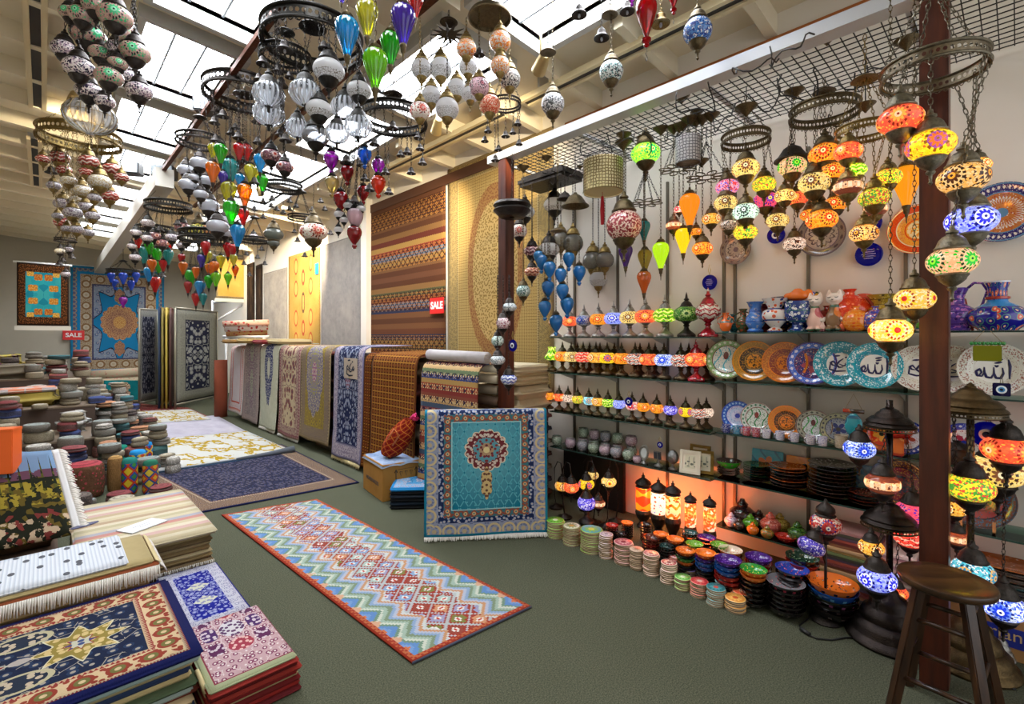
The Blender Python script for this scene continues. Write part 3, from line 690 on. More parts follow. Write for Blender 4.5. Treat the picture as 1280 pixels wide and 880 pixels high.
# ================================================================ lit display wall
LIT = 1.15
def lm_(k):
    return {
    'cream': ('#f4d98c','#efc86a','#7a4a30','#f8ecc0','#3a2a20','flower'), 'orange': ('#f2951f','#f4ac3c','#d8401a','#ffe9a0','#5a2412','flower'),
    'green': ('#f0b080','#f6c79a','#12b82a','#9cf03a','#0a3a18','flower'), 'pinkp': ('#ee5a72','#e84868','#5a2fb0','#f4e468','#3a1a70','flower'),
    'multi': ('#f0a8c0','#f4d8a0','#d8384a','#3a66d8','#5a2fa0','speck'), 'mint': ('#d6f2e2','#c4e8d8','#3a4a44','#f4fff8','#20302c','flower'),
    'coral': ('#f4583c','#f6683c','#f8b048','#ffd0a0','#8a2414','flower'), 'yellow': ('#f6cf20','#f2dc30','#e06a2a','#8a4aa0','#7a5010','dot'),
    'brown': ('#f2b25a','#f0c888','#4a2a18','#f6a030','#2a1a14','flower'), 'blue': ('#a8b4f4','#7f8ef0','#2a2ad0','#e8ecff','#10106a','dot'),
    'ygreen': ('#e8d838','#f0e468','#4a9a3a','#d04a3a','#3a5ac0','speck'), 'lime': ('#c8e02a','#e0ec4a','#58b020','#f4f8a0','#2a5a10','zig'),
    'red': ('#ee3f3a','#e43038','#f6c0a0','#f8583a','#7a1414','zig'), 'white': ('#f4e4cc','#f8eede','#b03a2a','#2a3a6a','#40302a','zig'),
    'bluew': ('#dfe8f8','#6a8ae8','#1a3ad0','#f4f8ff','#0a1a70','flower'), 'dark': ('#e8c8b0','#c89880','#3a2420','#f4e4d4','#2a1a18','speck'),
    'peach': ('#f2b078','#f4c498','#6a3422','#fbe0b8','#3a1c14','band'), 'amber': ('#f6b03a','#f8c860','#c85a14','#fff0b0','#5a2c0c','dot'),
    'turq': ('#5ac8d8','#e8f0f0','#2a8ab0','#f0b060','#104a60','dot'), 'redw': ('#f0dcc8','#d83a30','#b01c24','#f6ecdc','#1c2a90','flower'),
    'bluep': ('#6a5ad8','#d8d4f4','#2a1ca0','#f0e8f8','#180c60','speck'), 'sunred': ('#f2c05a','#f4e0a8','#f0d030','#d8201a','#a03414','flower')}[k]
def lmat(k, s=1.0): return mosaic(*lm_(k), LIT * s)
BULBS = []
ZM = 2.985
def gp(label, px, py, w, X, kind, mat, lit=0, ztop=ZM, metal=None, **kw):
    d = X / ray(px, py)[0]
    return pendant(label, px, py, w, d, kind, mat, ztop, metal, canopy=True, **kw)
def dX(px, py, X): return X / ray(px, py)[0]
# -- chandeliers under the mesh
chandelier('brass ring chandelier of seven lit mosaic globes, cream one uppermost', (932, 174), dX(932, 174, 3.1), 28, [
  (932,211,33,'G',lmat('cream'),-.1),(909,234,28,'G',lmat('multi')),(955,231,28,'G',lmat('ygreen')),(907,254,28,'G',lmat('cream')),(932,265,31,'G',lmat('mint'),-.1),(957,251,30,'G',lmat('pinkp')),
  (911,282,21,'G',mosaic(*lm_('dark'))),(932,291,28,'G',lmat('ygreen',1.2),-.05),(972,276,27,'G',lmat('cream'))], BRONZE, top=ZM, can=.3, h=1.4)
chandelier('large bronze ring chandelier of orange lit mosaic globes', (1030, 140), dX(1030, 140, 3.22), 38, [
  (1031,193,37,'G',lmat('orange'),-.14),(1018,229,37,'G',lmat('cream'),-.12),(1038,215,31,'G',lmat('orange')),(997,248,25,'G',lmat('coral')),(981,245,24,'G',lmat('cream')),(1012,269,22,'G',lmat('orange')),
  (1027,275,36,'G',lmat('orange'),-.12),(1045,255,27,'G',lmat('orange')),(1054,234,24,'G',lmat('peach')),(1022,255,22,'G',lmat('amber'))], BRONZE, top=ZM, can=.28)
chandelier('brass ring chandelier with red, peach and yellow lit globes beside the wooden post', (1081, 164), dX(1081, 164, 2.9), 31, [
  (1060,190,32,'G',lmat('coral'),-.1),(1060,234,32,'G',lmat('peach'),-.1),(1070,213,24,'G',lmat('lime')),(1093,247,35,'G',lmat('ygreen'),-.05),(1110,222,30,'G',lmat('ygreen')),(1094,262,26,'G',lmat('peach')),
  (1080,292,32,'G',lmat('brown'),-.08)], BRASS, top=ZM, can=.28)
chandelier('big pierced silver-grey ring chandelier in front of the wooden post', (1166, 87), 1.92, 53, [
  (1125,150,49,'G',lmat('coral')),(1163,182,52,'G',lmat('yellow'),-.15),(1204,223,53,'G',lmat('brown'),-.05),(1214,276,53,'G',lmat('blue'),.0),(1190,327,52,'G',lmat('green'),-.06),(1223,207,26,'G',lmat('amber'),.16)],
  metalm('#8c8470', .4), top=roofz(2.5) - .3, can=.34, cw=.014)
gp('lit cream and multicolour mosaic globe on a long chain against the wooden post', 1143, 374, 43, 2.6, 'G', lmat('sunred', .9), 1)
gp('lit mosaic globe with a red flower centre, lowest on the longest chain', 1113, 413, 46, 2.45, 'G', lmat('sunred'), 1)
gp('lit mosaic globe of black-and-white chips with a long finial, hung before a silver star plate', 993, 305, 26, 3.25, 'G', lmat('dark', .9), 1)
p = P(990, 192, X=3.15); t = thing('bell_shade_lamp', 'bronze bell-shaded lamp with a lit green-flowered mosaic globe', 'lamp', (p.x, p.y, ZM))
BSH = [(.0,.62),(.12,.6),(.16,.5),(.3,.42),(.5,.28),(.62,.08),(.8,-.2),(1,-.36),(1.02,-.42),(.97,-.41),(.78,-.24),(.58,.04),(.44,.24),(0,.4)]
ob('bell_shade', lathe('bsh', BSH, DARK, 32), t, (0, 0, p.z - ZM), (0, 0, 0), .095); chain(t, (0, 0, 0), ZM - p.z - .058, DARK)
g = ob('glass_globe', lathe('globe', GLOBE, lmat('green'), 28), t, (0, 0, p.z - ZM - .075), (0, 0, .6), .155); ob('metal_cup', lathe('cup', CUP, BRONZE, 20), g)
# -- drops and bowls
gp('lit orange glass drop hanging below the grey honeycomb drum', 862, 257, 24, 3.15, 'D', tint('#f5861a', 1.6, .3), 1, metal=BRONZE)
gp('lit yellow glass drop between the orange drop and the wall', 854, 297, 19, 3.2, 'D', tint('#f6c41a', 1.6, .3), 1)
gp('lit lime glass drop with a wire tail, first of the drops over the lamp shelf', 826, 315, 20, 3.15, 'D', tint('#b8e020', 1.3, .3), 1)
gp('orange glass drop with a long tip above the topmost lamp shelf', 805, 349, 17, 3.2, 'D', tint('#f48a3a', 0, .5))
gp('amber ribbed glass drop directly above the orange long-tipped drop', 806, 322, 17, 3.25, 'D', tint('#e0cc5a', 0, .5))
gp('purple glass drop hanging under the red-speckled globe', 782, 316, 17, 3.15, 'D', tint('#7d4ab4', 0, .5))
gp('teal glass drop beside the red-speckled globe', 805, 285, 15, 3.25, 'D', tint('#25b4ba', 0, .5))
gp('long amber glass drop half hidden by the wooden post', 1133, 226, 30, 3.1, 'D', tint('#f29a1a', 1.3, .3), 1)
gp('large round red-speckled mosaic globe with a bronze cap', 780, 282, 44, 3.05, 'N', mosaic('#ecc8b8', '#f2d8cc', '#8e2430', '#a83a44', '#6a1820', 'speck'))
for px, py, w, k, l in ((878,311,25,'orange','lit orange mosaic globe low beside the lime drop'), (889,274,22,'amber','lit amber mosaic globe under the dark bell holder cluster'), (842,282,19,'peach','lit peach mosaic globe behind the yellow glass drop'), (870,290,15,'orange','small lit orange globe behind the amber mosaic globe'), (849,262,13,'redw','little white and red flowered globe behind the orange drop')):
    gp(l, px, py, w, 3.2, 'G', lmat(k), 1)
# lotus wire rings
def lotus(px, py, w, X, label):
    p = P(px, py, X=X); R = w / 2 / FPX * dX(px, py, X); t = thing('lotus_wire_hoop', label, 'metal hoop', (p.x, p.y, ZM)); bm = bmesh.new()
    tube_bm([(R * .35 * math.cos(i * PI / 12), R * .35 * math.sin(i * PI / 12), 0) for i in range(24)], .004, 5, bm, True)
    for k in range(8):
        a = k * PI / 4; pts = []
        for i in range(12):
            b = 2 * PI * i / 12; r = R * (.68 + .32 * math.cos(b)); s = R * .2 * math.sin(b)
            pts.append((r * math.cos(a) - s * math.sin(a), r * math.sin(a) + s * math.cos(a), 0))
        tube_bm(pts, .004, 5, bm, True)
    ob('petal_wire', mesh_of(bm, BRONZE), t, (0, 0, p.z - ZM))
    for k in range(4):
        a = k * PI / 2; chain_to(t, (0, 0, -.02 if ZM - p.z < .3 else p.z - ZM + .25), (R * .9 * math.cos(a), R * .9 * math.sin(a), p.z - ZM), DARK)
    if ZM - p.z > .3: chain(t, (0, 0, 0), ZM - p.z - .25, DARK)
lotus(847, 212, 46, 3.2, 'wire lotus hoop hanging right under the grey honeycomb drum'); lotus(883, 222, 50, 3.35, 'wire lotus hoop hung below the dark bell holder'); lotus(807, 254, 42, 3.2, 'wire lotus hoop hung by chains below the green bowl lamp')
p = P(807, 192, X=3.2); t = thing('bowl_lamp', 'lit green and yellow mosaic bowl lamp under the mesh', 'lamp', (p.x, p.y, ZM))
g = ob('glass_globe', lathe('globe', GLOBE, mosaic('#9ae83a', '#c8f04a', '#18c060', '#f0f890', '#108a40', 'flower', 1.5, 3), 28), t, (0, 0, p.z - ZM), (0, 0, 0), .215); ob('metal_cup', lathe('cup', CUP, BRONZE, 20), g); ob('metal_cap', lathe('cap', CAP, BRONZE, 20), g); chain(t, (0, 0, 0), ZM - p.z - .165, DARK)
# drum shades
def drum(px, py, w, hpx, X, label, mat, inner, name='drum_shade_lamp', bottom=None):
    p = P(px, py, X=X); d = dX(px, py, X); R = w / 2 / FPX * d; H = hpx / FPX * d
    t = thing(name, label, 'lamp', (p.x, p.y, ZM)); z = p.z - ZM
    ob('shade', lathe('drum%d' % px, [(R, -H/2), (R * 1.02, -H/2 + .006), (R, -H/2 + .012), (R, H/2 - .012), (R * 1.02, H/2 - .006), (R, H/2), (R - .004, H/2), (R - .004, -H/2)], mat, 48), t, (0, 0, z))
    ob('lining', lathe('drumi%d' % px, [(R * .97, -H/2 + .004), (R * .97, H/2 - .004)], inner, 40), t, (0, 0, z))
    ob('diffuser', lathe('drumd%d' % px, [(0, 0), (R * .96, 0)], bottom or inner, 40), t, (0, 0, z - H/2 + .008))
    ob('top_ring', lathe('drumt%d' % px, [(0, .0), (.03, .0), (.02, .03), (0, .04)], BRONZE, 20), t, (0, 0, z + H/2)); chain(t, (0, 0, 0), -z - H/2 - .03, DARK)
    bm = bmesh.new()
    for a in (0, PI/2): tube_bm([(R * .97 * math.cos(a), R * .97 * math.sin(a), H/2 - .01), (-R * .97 * math.cos(a), -R * .97 * math.sin(a), H/2 - .01)], .003, 4, bm)
    ob('spider_frame', mesh_of(bm, DARK), t, (0, 0, z))
def honey(c, R, sc, hole=None):
    t = T('honeycomb_metal'); o, x, y, z = t.co(); a = y.at2(x) * R; v = t.vec(a, z, 0.0); e, _ = t.vor(v, sc, 'DISTANCE_TO_EDGE', '2D', .35)
    m = t.pbr(c, .35, .8)
    return t.out(t.mixs(e.gt(.12), m, t.bsdf('Transparent', '#ffffff')))
drum(754, 221, 50, 40, 3.05, 'brass hexagon-pattern drum shade lamp with a cream lining', honey('#8a7848', .15, 45), emitpaper('#f2e6b0', .55) if 'emitpaper' in globals() else plain('#f2e6b4', .7), bottom=plain('#cdbf86', .5))
drum(860, 188, 30, 34, 3.1, 'small grey honeycomb drum shade hung in front of the mesh edge', honey('#77757a', .08, 50), plain('#d9d8d8', .6), bottom=metalm('#6b5a3c', .4))
p = P(753, 246, X=3.05); t = thing('red_tassel', 'red tassel tag hanging under the brass drum shade', 'tassel', (p.x, p.y, p.z + .02)); ob('tassel_body', lathe('tass', [(0,-.21),(.012,-.21),(.017,-.1),(.01,0),(0,.01)], plain('#b8202a', .8), 14), t, (0, 0, -.02)); ob('cord', mesh_of(tube_bm([(0, 0, -.01), (0, 0, .05)], .002, 5), plain('#b8202a', .8)), t)
# rectangular bronze plate chandelier and its lamps near the far post
fil = tint('#c9c6bc', 0, .35); opl = opal()
pxs = [(693,256,27,'W',opl),(656,265,25,'W',opl),(686,312,27,'W',opl),(649,289,20,'N',orm),(665,314,21,'G',mosaic('#b07880','#d0a0a0','#5a2a3a','#e8d0c8','#2a1820','zig')),(665,340,19,'G',mosaic('#e08a68','#d87050','#f0c8a8','#8a3020','#602014','zig')),
  (716,304,26,'S',fil),(701,300,23,'S',fil),(741,326,26,'S',fil),(756,325,23,'S',fil),(748,349,22,'S',opl)]
c = P(688, 231, X=3.28); d0 = depth(c)
t = chandelier('rectangular bronze ceiling plate hung with white opal and smoky filigree lamps', (688, 231), d0, 26, [l + (RND.uniform(-.15, .1),) for l in pxs], DARK, top=ZM, ring=False, canopy=False)
bm = bmesh.new()
for i, (s, z0, z1) in enumerate(((.25, 0, .03), (.27, .03, .06), (.24, .06, .09))): box_bm(-s * .55, -s, z0, s * .55, s, z1, bm)
ob('ceiling_plate', mesh_of(bm, DARK, False), t, (0, 0, c.z - ZM))
for a in (-.2, .2): chain(t, (0, a, 0), ZM - c.z - .09, DARK)
for px, py, w, l in ((719, 251, 34, 'wide antique brass bell shade beside the white opal lamps'), (706, 245, 20, 'small dark bell shade tucked behind the wide brass bell shade')):
    p = P(px, py, X=3.1); s = w / 2 / FPX * dX(px, py, 3.1); t = thing('hanging_bell_lamp', l, 'lamp', (p.x, p.y, ZM)); ob('metal_shade', lathe('bsh', BSH, BRONZE if w > 30 else DARK, 32), t, (0, 0, p.z - ZM), (0, 0, 0), s); chain(t, (0, 0, 0), ZM - p.z - s * .6, DARK)
bdr = tint('#38a4ee', 0, .5)
chandelier('chandelier of eleven turquoise-blue glass drops hanging in a cascade', (697, 300), dX(697, 300, 2.92), 20, [
  (687,336,16,'R',bdr),(677,327,15,'R',bdr),(711,324,15,'R',bdr),(724,341,16,'R',bdr),(701,344,15,'R',bdr),(685,360,16,'R',bdr),(703,364,16,'R',bdr),(681,385,16,'R',bdr),(709,381,17,'R',bdr),(695,403,17,'R',bdr),(673,321,13,'R',bdr)], BRONZE, top=ZM, ring=False, canopy=True, rise=.1)
mintm = mosaic('#b8d8cc','#d8ece4','#3a6a60','#f0f8f4','#203a36','speck'); bwh = mosaic('#c8d4f0','#e8eefa','#4a5ac0','#f4f6ff','#2a2a7a','zig'); pw = mosaic('#d8c0c4','#e8d8d8','#a05a6a','#f4ecec','#4a2a34','speck'); gb = mosaic('#c8d0d4','#dfe6e8','#7a8a90','#f0f4f4','#4a5a60','speck')
chandelier('string of small mosaic globes hanging down the front of the far wooden post', (634, 345), 3.75, 6, [(637,384,18,'G',gb,0),(629,404,18,'N',pw,-.02),(622,426,16,'N',mintm,0),(622,450,19,'G',gb,-.05),(636,474,21,'G',bwh,-.05)], DARK, top=2.96, ring=False, canopy=False)
gp('small mint mosaic globe hung beside the far wooden post', 654, 364, 18, 3.0, 'N', mintm)
# carved collar on the far post
t = thing('hanging_collar', 'bronze moulded ring hung against the top of the far wooden post', 'lamp part', P(640, 262, d=3.85)); ob('moulding', lathe('coll', [(.02,.05),(.14,.05),(.15,.03),(.13,.01),(.15,-.01),(.12,-.04),(.1,-.06),(.02,-.06)], DARK, 32), t); chain(t, (0, 0, 2.98 - t.location.z), 2.98 - t.location.z - .05, DARK)
# ceiling cups and looping cable on the mesh
for i, (px, py, w, X) in enumerate(((852, 120, 20, 3.0), (933, 133, 26, 3.0), (871, 140, 16, 3.2), (1034, 45, 24, 2.9), (1082, 130, 22, 3.1), (779, 178, 21, 3.0), (750, 195, 13, 3.15), (683, 196, 14, 3.0), (725, 208, 8, 3.2), (929, 75, 16, 2.9), (877, 200, 18, 3.3), (1165, 8, 26, 2.86))):
    p = P(px, py, X=X); s = w / 2 / FPX * dX(px, py, X); zt = max(ZM, p.z + s * .3)
    t = thing('ceiling_cup', 'antique brass ceiling cup hanging on its wire from the mesh', 'canopy', (p.x, p.y, zt), 0, 'loose ceiling cups under the mesh')
    ob('cup', lathe('cupc', CUPC, BRONZE, 24), t, (0, 0, p.z - zt), (0, 0, 0), s); bm = tube_bm([(0, 0, 0), (.004, .003, (p.z - zt) * .5), (0, 0, p.z - zt - s * .1)], .003, 5); ob('wire', mesh_of(bm, IRON), t)
blk = plain('#141414', .5); rc = random.Random(3)
for i, (px, py) in enumerate(((745, 170), (770, 160), (845, 150), (905, 130), (960, 100), (1000, 90), (1045, 100), (1075, 80), (1110, 60), (715, 205), (690, 205), (800, 165), (870, 110), (1060, 130), (940, 60), (985, 40))):
    p = P(px, py, z=2.97); pts = []
    for k in range(14):
        a = k / 13; pts.append((p.x + .10 * math.sin(a * 6 + i) * (1 - .4 * a), p.y + .25 * (a - .5) + .03 * math.cos(9 * a), 2.965 - .10 * math.sin(a * PI) - .05 * math.sin(a * 7 + i) ** 2))
    tag(ob('hanging_cable', tubem(pts, .004, blk, 6)), 'black lamp cable looping below the wire mesh', 'cable', 'cables looping under the mesh')
# -- wall plates and evil eyes
PLATE = [(0,-.02),(.5,-.02),(.58,.0),(.9,.10),(1,.13),(1,.155),(.93,.155),(.6,.05),(.52,.02),(0,.02)]
@memo
def dish(c0, c1, c2, c3, c4, kind='ring', n=16, k=6.0):
    """radial painted pattern: c0 rim, c1 rim motif, c2 field, c3 field motif, c4 centre"""
    t = T('painted_ceramic'); o, x, y, z = t.co(); r = (x.sq() + y.sq()).rt(); a = y.at2(x); d, rcol = t.vor(o, k * 2.2); e, _ = t.vor(o, k * 2.2, 'DISTANCE_TO_EDGE')
    pet = (a * (n / 2.0)).sin().ab()
    d2, rc2 = t.vor(o, k * 3.4); rim = t.mix(d2.lt(.3) * rc2.gt(.35), c0, c1); rim = t.mix(((pet - (r - .84).ab() * 7.0)).gt(.6), rim, c1) if kind in ('stem', 'flower', 'star') else t.mix(rc2.gt(.72), rim, c3); rim = t.mix(d2.lt(.13), rim, c3)
    fld = t.mix(d.lt(.38) * rcol.gt(.25), c2, c3); fld = t.mix(d.lt(.12), fld, c4); fld = t.mix(rcol.gt(.72) * d.lt(.34), fld, c1)
    if kind == 'ring': fld = t.mix(r.lt(.36) * rcol.gt(.3), fld, c4); fld = t.mix((r - .42).ab().lt(.02), fld, c0)
    if kind == 'star':
        s = pet * .16 + .36; fld = t.mix(r.btw(.0, 1.0) * ((r - s).ab()).lt(.035), fld, c1); fld = t.mix(r.lt(.16), fld, c4)
    if kind == 'callig': fld = t.mix(r.lt(.5), t.mix(d.lt(.26), c2, c3), '#f2eee4')
    if kind == 'flower':
        s = ((a * 2.5).sin().ab() * .3 + .14); fld = t.mix(r.lt(s) * r.lt(.5), fld, c3); fld = t.mix(r.lt(.12), fld, c4)
    if kind == 'stem':
        q = ((y * 7.0 + (x * 5.0).sin()).sin().ab() - .0); fld = t.mix(q.lt(.22) * x.ab().lt(.6), fld, c3)
        fld = t.mix((((x - .2).sq() + (y * 1.6 - .1).sq()).rt()).lt(.2), fld, c4)
    col = t.mix(r.gt(.68), fld, rim); col = t.mix(((r - .69).ab()).lt(.018) + ((r - .96).ab()).lt(.02), col, c4 if kind != 'callig' else c0)
    return t.out(t.pbr(col, .12, 0, None, coat=.5))
def plate(label, px, py, wpx, X, mat, lean=12, group=None, name='hanging_plate', base_z=None, rz=0.0, hpx=None, cat='plate'):
    p = P(px, py, X=X); d = depth(p); R = wpx / 2 / FPX * d / max(.35, abs(math.cos(0.0)))
    # a disc facing -X is seen widened/narrowed: scale from its height in the picture
    R = (hpx if hpx else wpx) / 2 / FPX * d
    if base_z is not None: p.z = base_z + R * math.cos(math.radians(lean)) + .004
    me = lathe('plate', PLATE, mat, 56)
    o = ob(name, me, None, p, (0, -math.radians(90 - lean), rz), (R, R, R)); tag(o, label, cat, group); return o
wp = XW - .045
STAR = dish('#7d7670', '#4a4048', '#a09a92', '#b8b2a8', '#5a5264', 'star', 12)
plate('round silver mosaic plate with a star, smaller of two on the wall', 920, 312, 38, wp, STAR, 2, hpx=38); plate('large round silver mosaic plate with a star on the wall', 1027, 294, 56, wp, STAR, 2, hpx=54)
plate('big wall plate with a bird in red and ochre, navy rope rim', 1252, 266, 80, wp, dish('#2a2470', '#e8e4dc', '#c87a3a', '#b03a24', '#5a8ab0', 'star', 40, 8.0), 2, hpx=74)
plate('round orange mosaic wall plate partly hidden by the near wooden post', 1148, 287, 64, wp, dish('#e0401a', '#f08a2a', '#f2a83a', '#e05a2a', '#f4e0b0', 'ring', 40, 9.0), 2, hpx=62)
def eye(label, px, py, wpx, X, kind='dome', d=None):
    p = P(px, py, X=X) if d is None else P(px, py, d=d); R = wpx / 2 / FPX * depth(p); t = thing('evil_eye_charm', label, 'charm', p)
    rot = (0, -PI / 2, 0)
    ob('glass_disc', lathe('eye', [(0,-.12),(.8,-.12),(1,-.03),(1,.03),(.8,.12),(0,.14)], tint('#1210a8', .25, .1), 32), t, (0, 0, 0), rot, R)
    ob('white_ring', lathe('eyew', [(0,.15),(.42,.15),(.44,.16),(.42,.17),(0,.17)], plain('#e8f0f8', .2), 28), t, (0, 0, 0), rot, R)
    ob('pupil', lathe('eyep', [(0,.18),(.24,.18),(.22,.2),(0,.2)], plain('#101848', .2), 24), t, (0, 0, 0), rot, R)
    ob('hanging_cord', mesh_of(tube_bm([(0, 0, R), (0, .01, R * 1.6), (0, 0, R * 2.4), (0, -.01, R * 1.6), (0, 0, R)], .0022, 5), plain('#c8b060', .6)), t)
    return t
def flat_eye(label, px, py, wpx, X):
    t = eye(label, px, py, wpx, X)
    for c in list(t.children):
        if c.name.startswith(('white_ring', 'pupil')): bpy.data.objects.remove(c)
    R = wpx / 2 / FPX * depth(t.location); bm = bmesh.new()
    for i in range(5):
        w = R * (.5 - .09 * abs(i - 2)); tube_bm([(-R * .16, w, R * (.36 - .18 * i)), (-R * .16, w * .3, R * (.38 - .18 * i)), (-R * .16, -w, R * (.36 - .18 * i))], R * .03, 4, bm)
    ob('gilt_lettering', mesh_of(bm, plain('#c8b8d8', .4)), t)
flat_eye('blue glass prayer disc on the wall above the white ceramic lamp', 887, 353, 19, wp); eye('blue glass evil eye half hidden behind a cream lit globe', 970, 294, 21, wp); flat_eye('blue glass prayer disc with lettered lines under the brown-flowered globe', 1086, 318, 29, wp); eye('dark blue evil eye on the wall behind the yellow multicolour globes', 1087, 279, 26, wp)
eye('round evil eye charm dangling in front of the small lit lamps', 786, 502, 11, 3.3); eye('tiny evil eye charm hung above the silver stand', 825, 556, 8, 3.3)
eye('dark evil eye charm hung on the far wooden post', 641, 432, 15, 2.72)
eye('big blue evil eye hung by the second tall floor lamp', 1233, 543, 32, 3.2)
p = P(1252, 487, X=3.28); t = thing('evil_eye_tile', 'square blue evil eye tile below the big white calligraphy plate', 'tile', p); ob('glass_square', boxm(-.004, -.031, -.031, .004, .031, .031, tint('#141470', .15, .1), .003), t)
for i, (r, c) in enumerate(((.019, '#e8f0f4'), (.012, '#3a8ac0'), (.006, '#0c1030'))): ob(('white_ring', 'iris', 'pupil')[i], lathe('et%d' % i, [(0,0),(r,0),(r,.001),(0,.0015)], plain(c, .2), 24), t, (-.0045 - .001 * i, 0, 0), (0, -PI/2, 0))
ob('hanging_cord', mesh_of(tube_bm([(0, .005, .03), (0, 0, .08), (0, -.005, .03)], .0015, 4), plain('#8a7a50')), t)
# ---------------------------------------------------------------- table lamps on the shelves
TFOOT = [(0,0),(.19,0),(.2,.02),(.19,.06),(.14,.1),(.1,.13),(.06,.17),(.045,.22),(.07,.25),(.05,.28),(.09,.32),(.14,.36),(.15,.385),(0,.385)]
TCAP = [(.15,.63),(.16,.65),(.13,.69),(.1,.75),(.04,.8),(.06,.83),(.03,.86),(.02,.93),(0,1.0)]
TGL = [(.14,.35),(.20,.385),(.238,.45),(.245,.505),(.236,.56),(.19,.625),(.14,.66)]
VASEG = [(.16,.37),(.25,.42),(.26,.46),(.16,.6),(.11,.72),(.14,.8),(.1,.8)]
def table_lamp(label, px, z, H, X, mat, metal=None, gw=1.0, shape='g', flare=False):
    a = ray(px, 422)[0]; d = X / a; p = P(px, 422, d=d)
    t = thing('mosaic_table_lamp', label, 'table lamp', (p.x, p.y, z), RND.uniform(0, 6))
    metal = metal or metalm('#64553e', .34)
    ob('lamp_foot', lathe('tfoot', TFOOT, metal, 20), t, (0, 0, 0), (0, 0, 0), H)
    if shape == 'v': ob('glass_globe', lathe('vaseg', VASEG, mat, 24), t, (0, 0, 0), (0, 0, 0), H); return t
    g = ob('glass_globe', lathe('tgl', [(r * 2.2, zz * 2.2 - 1.12) for r, zz in TGL], mat, 28), t, (0, 0, H * .508), (0, 0, 0), (H * gw / 2.2, H * gw / 2.2, H / 2.2))
    ob('metal_cap', lathe('tcap', TCAP, metal, 18), t, (0, 0, 0), (0, 0, 0), H)
    return t
RMET = dish('#a8202a', '#f0e0d0', '#b8283a', '#f2e8dc', '#8a1420', 'ring', 10)
ordn = ('first','second','third','fourth','fifth','sixth','seventh','eighth','ninth','tenth','eleventh','twelfth','thirteenth','fourteenth','fifteenth')
r1 = [(695,'peach','pink-peach'),(712,'coral','orange and white'),(730,'bluew0','pale blue unlit'),(748,'orange','orange'),(767,'blue','glowing blue'),(787,'cream','glowing cream'),(807,'coral','orange star'),(831,'lime','lime green'),(858,'lime0','deep green unlit')]
for i, (px, k, l) in enumerate(r1):
    m = mosaic(*lm_('bluew')) if k == 'bluew0' else mosaic('#4a9a3a', '#78b848', '#c8e890', '#2a6a2a', '#184a18', 'flower') if k == 'lime0' else lmat(k)
    table_lamp('%s mosaic lamp on a silver foot, %s along the top lamp shelf' % (l, ordn[i]), px, 1.505, .28 + .012 * i * .6, 3.45, m, SILV if i < 8 else DARK, 1.0 + .02 * i)
t = table_lamp('white and red zigzag ceramic lamp on a red foot, ending the top lamp row', 885, 1.505, .36, 3.42, mosaic('#f0e8dc', '#f4efe6', '#b8242e', '#f0e8dc', '#8a1018', 'zig'), RMET)
r2 = [(690,'lime','yellow-green vase-shaped'),(703,'orange','orange'),(714,'cream','cream'),(729,'red','red'),(745,'amber','amber'),(759,'yellow','yellow'),(777,'orange','yellow with red flower'),(794,'white','white and red'),(811,'coral','orange'),(830,'bluew','blue and white'),(851,'white','orange and white'),(870,'coral','red-orange on red foot')]
for i, (px, k, l) in enumerate(r2):
    table_lamp('%s lit table lamp, %s from the amber row end by the rugs' % (l, ordn[i]), px, 1.185, .285 if i < 11 else .31, 3.43, lmat(k, 1.1), RMET if i == 11 else None, 1.08, 'v' if i == 0 else 'g')
for i, (px, X) in enumerate(((722, 3.53), (737, 3.53), (768, 3.53), (819, 3.53), (861, 3.53), (884, 3.53), (750, 3.53), (800, 3.53))):
    table_lamp('dark unlit table lamp standing at the back of the amber lamp row', px, 1.185, .28, X, mosaic('#5a4038', '#6a5048', '#3a2a28', '#8a6a58', '#201818', 'speck'))['group'] = 'dark lamps behind the amber row'
r3 = [(686,'orange','orange'),(699,'coral','red-orange'),(710,'dark','cream with dark spot'),(722,'ygreen','orange and green'),(736,'turq','turquoise and white'),(747,'amber','amber'),(760,'lime','green-flowered'),(774,'blue','blue'),(790,'redw','white and red'),(804,'orange','orange striped'),(821,'orange','plain orange'),(838,'bluep','deep blue'),(857,'yellow','yellow'),(873,'white','white and black'),(883,'dark','smoky white')]
for i, (px, k, l) in enumerate(r3):
    table_lamp('%s small lit lamp, %s from the far end of its shelf' % (l, ordn[i]), px, .835, .235, 3.42 if i != 14 else 3.5, lmat(k, 1.1), None, .9)
